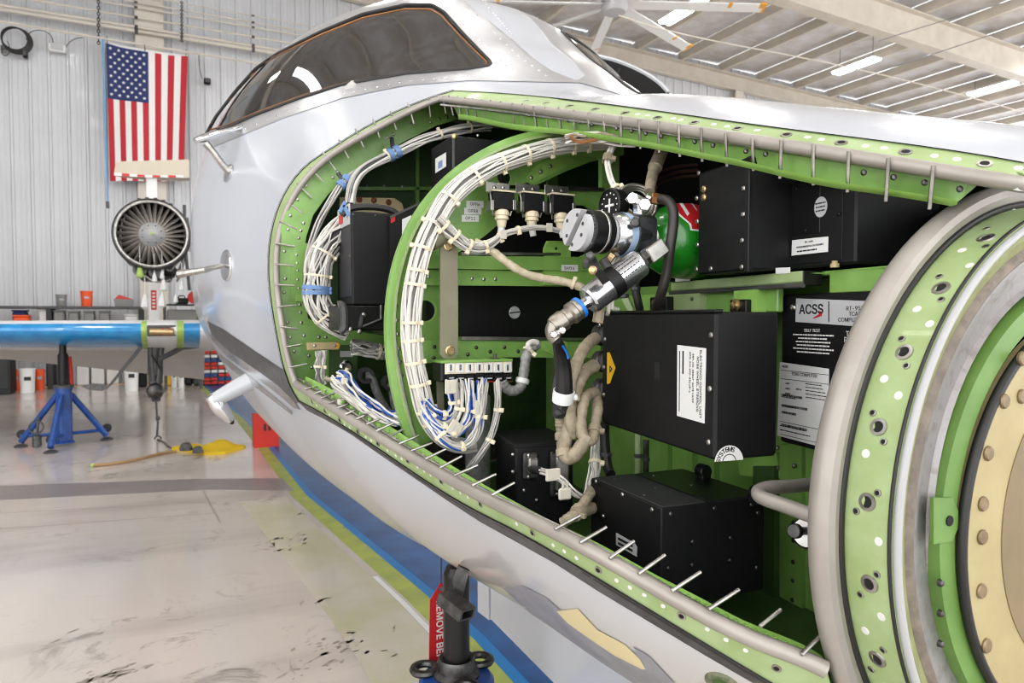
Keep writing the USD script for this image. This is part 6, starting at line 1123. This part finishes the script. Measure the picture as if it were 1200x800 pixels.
for r_ in range(11):                                    # 50 stars: rows of the turned union
    for c_ in range(9):
        if (r_ + c_) % 2: continue
        u, v = UU * (c_ + 1) / 10, UV * (r_ + 1) / 12; p = fl_pt(u, v, .004); pg = Polygon([((.034 if k_ % 2 == 0 else .014) * math.sin(k_ * math.pi / 5), (.034 if k_ % 2 == 0 else .014) * math.cos(k_ * math.pi / 5)) for k_ in range(10)]); st.append(prism(Face(p, (0, -1, 0)), pg, 0, .002))
for u in (.02, .5, .98): q = fl_pt(u, 0); t.add('hanging_ring', tube(np.array([q, q + [0, -.07, .05], q + [0, -.12, .085]]), .008, 6), STEEL)
for s_ in st: t.add('star', s_, FLAGW, parent=ku)
t.emit()
# white mast with a red label and a beige top panel with hazard tape, behind the engine
t = Thing('hoist_mast', 'white upright mast with a red label behind the engine', 'hoist'); F = yface(12.6)
t.add('post', pbox(F, 173, 186, 205, 440, .18, .01), PLW); t.add('base', fbox(F, F.loc(172, 400)[0], F.loc(187, 400)[0], -1.3, -1.2, -.3, .02, .02), DGREY); t.add('red_label', pbox(F, 177, 183.5, 340, 363, .0, .001, .003), REDP, label='red label on the mast')
for k_ in range(5): t.add('label_mark', pbox(F, 178.5, 182, 342.5 + k_ * 4, 344.5 + k_ * 4, .0, 0, .0045), PLW)
t.add('top_panel', prism(F, ppoly(F, [(136, 190), (222, 187.5), (222, 209), (170, 208), (134, 203)]), -.25, .05), mat('beige_panel', (196, 186, 168), .5), label='beige panel at the top of the mast')
for k_ in range(9): a = 134 + k_ * 9; t.add('hazard_tape', prism(F, ppoly(F, [(a, 203 + min(k_, 4) * .7), (a + 9, 203.6 + min(k_, 4) * .7), (a + 9, 207 + min(k_, 4) * .5), (a, 206.4 + min(k_, 4) * .5)]), .05, .06), REDP if k_ % 2 else PLW)
t.emit()
# shelf rack and what stands on it
t = Thing('shelf_rack', 'dark steel shelf rack along the end wall behind the wing', 'shelf'); F = yface(14.9); s0, s1 = F.loc(-80, 360)[0], F.loc(166, 360)[0]; zt = F.loc(80, 358.6)[1]
t.add('top_shelf', fbox(F, s0, s1, zt - .05, zt, -.6, 0, .005), DGREY); t.add('low_shelf', fbox(F, s0, s1, -.35, -.30, -.6, 0, .005), DGREY)
for px in (-60, 57, 165): a = F.loc(px, 370)[0]; t.add('leg', fbox(F, a - .04, a + .04, -1.3, zt - .05, -.08, 0, .004), RUBBER); t.add('leg', fbox(F, a - .04, a + .04, -1.3, zt - .05, -.6, -.52, .004), RUBBER)
t.emit()
def pail(name, label, cat_, px0, px1, py0, py1, y, m, lid=None, taper=.85, zb=None):
    a, b = aty(px0, (py0 + py1) / 2, y), aty(px1, (py0 + py1) / 2, y); r_ = (b - a)[0] / 2; c = (a + b) / 2; z0, z1 = aty((px0 + px1) / 2, py1, y)[2], aty((px0 + px1) / 2, py0, y)[2]
    z0 = z0 if zb is None else zb
    h = z1 - z0; t = Thing(name, label, cat_); kb = t.add('body', lathe([(0, 0), (r_ * taper, 0), (r_ * .97, h * .93), (r_ * 1.02, h * .93), (r_ * 1.02, h), (r_ * .94, h), (r_ * .92, h * .9), (r_ * taper * .95, .02), (0, .02)], (c[0], c[1], z0), (0, 0, 1), 24), m)
    t.add('rim', lathe([(r_ * 1.0, h * .95), (r_ * 1.06, h * .95), (r_ * 1.06, h), (r_ * 1.0, h)], (c[0], c[1], z0), (0, 0, 1), 24, closed=True), lid or m, parent=kb); F = yface(c[1] - r_ * .97); t.add('mark', pbox(F, px0 + (px1 - px0) * .3, px0 + (px1 - px0) * .7, py0 + (py1 - py0) * .35, py0 + (py1 - py0) * .5, .03, .002), RUBBER if m is PLW else LABELG); t.emit()
pail('tub', 'grey tub on the dark shelf rack', 'tub', 65, 79, 345, 358.6, 15.15, GREYP, zb=zt + 1.3); pail('bucket', 'orange bucket on the dark shelf rack', 'bucket', 94, 109, 341, 358.6, 15.15, ORG, zb=zt + 1.3)
t = Thing('tool_tray', 'grey tray with a red lid on the dark shelf rack', 'tray'); F = yface(15.1); a = [F.loc(*p) for p in ((133, 350), (156, 351), (154, 358.6), (135, 358.6))]; a[2][1] = a[3][1] = zt; t.add('tray', prism(F, Polygon(a), -.3, 0), GREYP); t.add('lid', prism(F, ppoly(F, [(134, 350.5), (139, 345), (156, 350.5)]), -.28, -.02), REDP, label='red lid'); t.emit()
for i, (l, r_, a, b, m, lab) in enumerate(((14, 30, 363, 368.5, FLAGB, 'dark blue crate under the rack top behind the wing'), (15, 33, 369, 373, ORG, 'orange crate under the rack top behind the wing'), (45, 57, 362, 371, PLW, 'white bag under the rack top behind the wing'), (62, 75, 363, 373, GREYP, 'grey bin under the rack top, first right of the leg'), (80, 92, 364, 373, GREYP, 'grey bin under the rack top, second right of the leg'), (98, 110, 364, 373, GREYP, 'grey bin under the rack top, third right of the leg'), (116, 128, 364, 373, GREYP, 'grey bin under the rack top, fourth right of the leg'), (146, 162, 368, 375, PLW, 'white box under the rack top near its right leg'))):
    t = Thing('storage_bin', lab, 'bin'); F = yface((14.98, 14.62)[i == 1]); z = (-.30, -.06)[i == 0]; s0, s1, t0, t1 = ext(F, l, r_, a, b); t.add('body', fbox(F, s0, s1, z, t1 - .03, -.3, 0, .02), m); t.add('lid', fbox(F, s0 - .01, s1 + .01, t1 - .03, t1, -.31, .01, .008), m); t.emit()
t = Thing('parts_cart', 'dark cart with grey bins right of the mast', 'cart'); F = yface(13.8); s0, s1, t0, t1 = ext(F, 191, 236, 356, 376); t.add('frame', cat([fbox(F, s0, s1, t1 - .03, t1, -.5, 0, .005)] + [fbox(F, q, q + .05, -1.3, t1 - .03, -.5 + w, -.45 + w, .004) for q in (s0, s1 - .05) for w in (0, .45)]), DGREY); t.add('bin_row', fbox(F, s0 + .06, s1 - .06, t0 - .25, t1 - .1, -.45, -.02, .02), GREYP); t.add('shelf', fbox(F, s0, s1, t0 - .3, t0 - .25, -.5, 0, .005), DGREY); t.emit()
t = Thing('cable_reel', 'red and black reel on the dark cart', 'reel'); c = aty(228, 371, 13.62); c[2] = 1.3 + t1 + .112; t.add('drum', rod(c + [0, -.06, 0], c + [0, .06, 0], .07, 20), RUBBER)
for s_ in (-.07, .06): t.add('flange', rod(c + [0, s_, 0], c + [0, s_ + .012, 0], .11, 24), REDP)
t.emit()
t = Thing('black_case', 'black case lying on the dark cart', 'case'); F = yface(13.6); t.add('body', pbox(F, 205, 221, 349, 356, .3, .02), BLACKG); t.add('handle', tube(np.array([F.wp(209, 349), F.wp(210, 346.5), F.wp(216, 346.5), F.wp(217, 349)]), .012, 6), RUBBER); t.emit()
# things on the floor below the wing, along the wall
def floor_pail(label, px0, px1, py0, y, m, lid=None):
    z0 = aty(0, 0, y); c = aty((px0 + px1) / 2, 400, y); Z = depth_of(c); py1 = 400 - FPX * (((np.array([c[0], c[1], 0]) - EYE) @ up) / ((np.array([c[0], c[1], 0]) - EYE) @ fw)); pail('bucket', label, 'bucket', px0, px1, py0, py1, y, m, lid)
floor_pail('orange bucket left of the white one below the wing', 12, 25, 433, 14.9, ORG); floor_pail('white bucket between two orange ones below the wing', 22, 42, 431.5, 14.4, PLW); floor_pail('orange bucket right of the white one below the wing', 39, 53, 432.5, 14.9, ORG)
floor_pail('white bucket below the wing beside the main gear leg', 145, 163, 427, 13.9, PLW); floor_pail('white pail with a dark lid, left of two behind the main gear leg', 200, 208, 430, 14.3, PLW, DGREY); floor_pail('white pail with a dark lid, right of two behind the main gear leg', 208.5, 216, 430, 14.0, PLW, DGREY)
t = Thing('dark_cabinet', 'dark cabinet standing at the far left under the wing', 'cabinet'); F = yface(14.2); s0, s1, _, t1 = ext(F, -60, 12, 417, 452); t.add('body', fbox(F, s0, s1, -1.29, t1, -.5, 0, .01), BLACKG); t.add('door', fbox(F, s0 + .1, s1 - .03, -1.2, t1 - .05, 0, .015, .004), RUBBER); t.add('top_edge', fbox(F, s0, s1 + .01, t1, t1 + .02, -.5, .01, .004), DGREY); t.emit()
t = Thing('wall_ladder', 'dark narrow rack standing against the wall beside the orange bucket', 'ladder'); F = yface(15.5); s0, s1, _, t1 = ext(F, 54, 62, 419, 449); t.add('rail', fbox(F, s0, s0 + .03, -1.3, t1, -.05, 0, .004), RUBBER); t.add('rail', fbox(F, s1 - .03, s1, -1.3, t1, -.05, 0, .004), RUBBER)
for k_ in range(7): z = -1.2 + k_ * (t1 + 1.2) / 7; t.add('rung', fbox(F, s0 + .02, s1 - .02, z, z + .03, -.04, -.01, .002), DGREY)
t.emit()
for i, (l, r_, a, m, lab) in enumerate(((90, 104, 421, PLW, 'white board leaning on the wall under the wing, left of three'), (107, 122, 422, PLW, 'white board leaning on the wall under the wing, middle of three'), (125, 139, 423, PLW, 'white board leaning on the wall under the wing, right of three'))):
    t = Thing('leaning_board', lab, 'board'); F = yface(15.6); s0, s1, _, t1 = ext(F, l, r_, a, 448); t.add('board', fbox(F, s0, s1, -1.3, t1, -.03, 0, .005), m); t.add('edge', fbox(F, s0, s1, t1, t1 + .015, -.03, .0, .002), LABELG); t.emit()
for i, (l, r_, a, y, m, lab) in enumerate(((161, 172, 427, 14.6, BLACKG, 'black bin right of the white bucket below the wing'), (192, 201, 428, 14.6, YEL, 'yellow jug behind the main gear leg'), (216, 226, 430, 14.6, BLACKG, 'black tool bag behind the main gear leg, left of two'), (226, 236, 431, 14.5, DGREY, 'dark tool bag behind the main gear leg, right of two'))):
    t = Thing('floor_bin', lab, 'bin'); F = yface(y); s0, s1, _, t1 = ext(F, l, r_, a, 445); t.add('body', fbox(F, s0, s1, -1.299, t1 - .03, -.25, 0, .03), m); t.add('lid', fbox(F, s0 + .02, s1 - .02, t1 - .03, t1, -.22, -.03, .01), RUBBER if m is not BLACKG else DGREY); t.emit()
t = Thing('bin_cabinet', 'cabinet of small red white and blue drawers under the fuselage', 'cabinet'); F = yface(14.4); s0, s1, _, t1 = ext(F, 238, 272, 408, 443); t.add('back_panel', fbox(F, s0, s1, -1.3, t1, -.3, -.12, .005), GREYP)
for r_ in range(9):
    for c_ in range(4): w = (s1 - s0) / 4; h = (t1 + 1.25) / 9; t.add('small_bin', fbox(F, s0 + c_ * w + .01, s0 + (c_ + 1) * w - .01, -1.28 + r_ * h, -1.28 + (r_ + .72) * h, -.12, 0, .01), [REDP, REDP, JACKB, PLW][(r_ + (c_ // 2) * (r_ % 3)) % 4])
t.emit()
# wing jack, nose jack, chock, rope and cloth
JC = atz(76, 522, 0); JC[2] = 0; t = Thing('wing_jack', 'blue tripod jack with a black ram under the wing', 'jack')
def jz(py): return aty(76, py, JC[1])[2]
kb = t.add('cylinder', lathe([(0, .03), (.09, .03), (.09, .04), (.072, .06), (.072, jz(457)), (.08, jz(457)), (.08, jz(454)), (0, jz(454))], JC, (0, 0, 1), 24), JACKB, label='blue jack cylinder'); t.add('collar', lathe([(.09, jz(454)), (.09, jz(451)), (.06, jz(450)), (.06, jz(454))], JC, (0, 0, 1), 20), DGREY)
t.add('ram', lathe([(0, jz(452)), (.047, jz(452)), (.047, jz(416)), (.032, jz(413)), (.032, jz(403)), (.06, jz(402)), (0, jz(401))], JC, (0, 0, 1), 20), BLACKG, label='black jack ram'); t.add('red_stay', rod((JC[0] + .065, JC[1] + .05, jz(452)), (JC[0] + .05, JC[1] + .05, jz(418)), .02, 8), REDP)
for a in (-100, 28, 165):
    q = math.radians(a); e = JC + np.array([.40 * math.cos(q), .40 * math.sin(q), .05]); top = JC + np.array([.06 * math.cos(q), .06 * math.sin(q), jz(462)]); k = t.add('leg', rod(top, e, .03, 10), JACKB); t.add('foot', lathe([(0, 0), (.06, 0), (.06, .015), (.03, .03), (0, .03)], (e[0], e[1], 0), (0, 0, 1), 16), DGREY, parent=k); t.add('cross_bar', rod(JC + [0, 0, .12], e + [0, 0, .06], .018, 8), JACKB)
    t.add('caster', rod(e + [.0, .05, .07], e + [.0, .09, .07], .045, 14), RUBBER)
t.add('pump', cat([rod(JC + [-.22, -.1, .02], JC + [-.22, -.1, .14], .04, 12), rod(JC + [-.22, -.1, .13], JC + [-.2, -.1, .32], .012, 8), lathe([(.06 + .008 * math.cos(q), .008 * math.sin(q)) for q in np.linspace(0, 6.28, 7)[:-1]], JC + [-.22, -.12, .22], (0, 1, 0), 16, closed=True)]), STEEL); t.emit()
NJ = np.array([.665, 1.70, 0]); zb = .62; t = Thing('nose_jack', 'blue jack with a dark steel ram holding up the nose', 'jack')
def nz(py): return aty(540, py, NJ[1])[2]
t.add('ram', lathe([(0, nz(790)), (.035, nz(790)), (.0355, nz(672)), (.033, nz(668)), (.026, nz(662)), (0, nz(660))], NJ, (0, 0, 1), 28), mat('black_steel_ram', (30, 29, 28), .34, .5), label='dark steel ram')
kc = t.add('collar', lathe([(.036, nz(788)), (.036, nz(770)), (.046, nz(768)), (.050, nz(772)), (.050, nz(782)), (.062, nz(786)), (.062, nz(790)), (.036, nz(792))], NJ, (0, 0, 1), 28), STEEL)
for i in range(3): a = 2.1 * i + .4; c = NJ + np.array([.088 * math.cos(a), .088 * math.sin(a), nz(786)]); t.add('collar_lug', lathe([(.030 + .012 * math.cos(q), .010 * math.sin(q)) for q in np.linspace(0, 6.28, 9)[:-1]], c, (0, 0, 1), 24, closed=True), STEEL, parent=kc)
t.add('cylinder', lathe([(0, .05), (.10, .05), (.10, nz(795)), (.09, nz(790)), (.05, nz(788)), (0, nz(788))], NJ, (0, 0, 1), 28), JACKB, label='blue jack cylinder')
for i in range(3): a = 2.1 * i + .2; e = NJ + np.array([.36 * math.cos(a), .36 * math.sin(a), .05]); k = t.add('leg', rod(NJ + np.array([.09 * math.cos(a), .09 * math.sin(a), .26]), e, .03, 10), JACKB); t.add('foot', lathe([(0, 0), (.05, 0), (.05, .012), (.02, .03), (0, .03)], (e[0], e[1], 0), (0, 0, 1), 14), DGREY, parent=k)
t.emit()
t = Thing('warning_streamer', 'red warning streamer with white lettering hanging by the nose jack', 'streamer'); F = yface(1.80); kr = t.add('ribbon', prism(F, ppoly(F, [(517, 682), (524, 691), (525, 838), (502, 838), (504, 703)]).difference(Point(*F.loc(517, 690)).buffer(.004)), -.003, 0), RED)
t.add('ribbon_text', text_on(F, 511.5, 703, 'REMOVE BEFORE FLIGHT', .0195, .0004, rot=-90, bold=True, center=False), INKW, parent=kr); t.add('cord', rod(F.wp(517, 652), F.wp(517, 684), .0016, 6), RUBBER); t.add('grommet', lathe([(.004, -.001), (.004, .001), (.007, .001), (.007, -.001)], F.wp(517, 690), F.n, 16, closed=True), ALU, parent=kr); t.emit()
c = atz(312, 524, 0); t = Thing('wheel_chock', 'red stand on the blue floor stripe below the nose', 'chock'); F = yface(c[1]); s0, s1, _, t1 = ext(F, 298, 327, 486, 524); w = (s1 - s0) / 5
t.add('side_plate', prism(F, Polygon([(s0, -1.3), (s1, -1.3), (s1, t1 - .05), (s1 - .03, t1), (s0, t1 + .02)]), -.02, 0), REDP)
t.add('side_plate', prism(F, Polygon([(s0, -1.3), (s1, -1.3), (s1, t1 - .05), (s0, t1)]), -.22, -.20), REDP); t.add('bridge', fbox(F, s0 + .01, s1 - .01, t1 - .09, t1 - .05, -.20, -.02, .004), REDP); t.add('end_plate', fbox(F, s0, s0 + .02, -1.3, t1, -.20, -.02, .002), REDP); t.add('lettering', cat([fbox(F, s0 + w * (1.9 + .9 * j), s0 + w * (2.4 + .9 * j), t1 - .16, t1 - .09, 0, .0015, 0) for j in range(2)]), RUBBER); t.emit()
t = Thing('yellow_cloth', 'crumpled yellow cloth lying on the floor below the wing', 'cloth'); PG = [atz(*p, 0) for p in ((204, 527), (222, 523), (240, 526), (253, 521), (285, 525), (262, 532), (245, 533), (224, 530))]
g = trimesh.creation.extrude_polygon(Polygon([p[:2] for p in PG]).buffer(.02), .02, engine='earcut').subdivide().subdivide().subdivide(); v = g.vertices.copy(); v[:, 2] = np.where(v[:, 2] > .01, .02 + .10 * meshkit.fbm(v * [5, 5, 1], 4, 3) * np.clip(np.array([Polygon([p[:2] for p in PG]).exterior.distance(Point(*q[:2])) for q in v]) / .1, 0.15, 1), 0); t.add('cloth', tm(v, g.faces), YCLOTH)
q = atz(218, 525, .07); t.add('knot', cat([dome_head(q, (0, 0, 1), .06, .9), dome_head(q + [.1, -.03, -.03], (0, 0, 1), .05, .9)]), DGREY); t.emit()
t = Thing('rope', 'tan rope lying on the floor left of the yellow cloth', 'rope'); t.add('rope', tube(smooth_line(np.array([atz(*p, .015) for p in ((207, 528.5), (190, 531), (165, 537), (140, 542), (110, 545))]), 40), .014, 7), ROPE); t.add('rope_end', rod(atz(110, 545, .015), atz(107, 545, .015), .017, 8), TAPEG); t.emit()
t = Thing('slack_cord', 'thin dark cord on the floor below the hanging hook', 'cord'); t.add('cord', tube(smooth_line(np.array([atz(*p, .01) for p in ((187, 516), (195, 521), (203, 525), (212, 525))]), 20), .008, 6), DGREY); t.add('cord_end', rod(atz(187, 516, .01), atz(185, 515, .012), .012, 8), STEEL); t.emit()
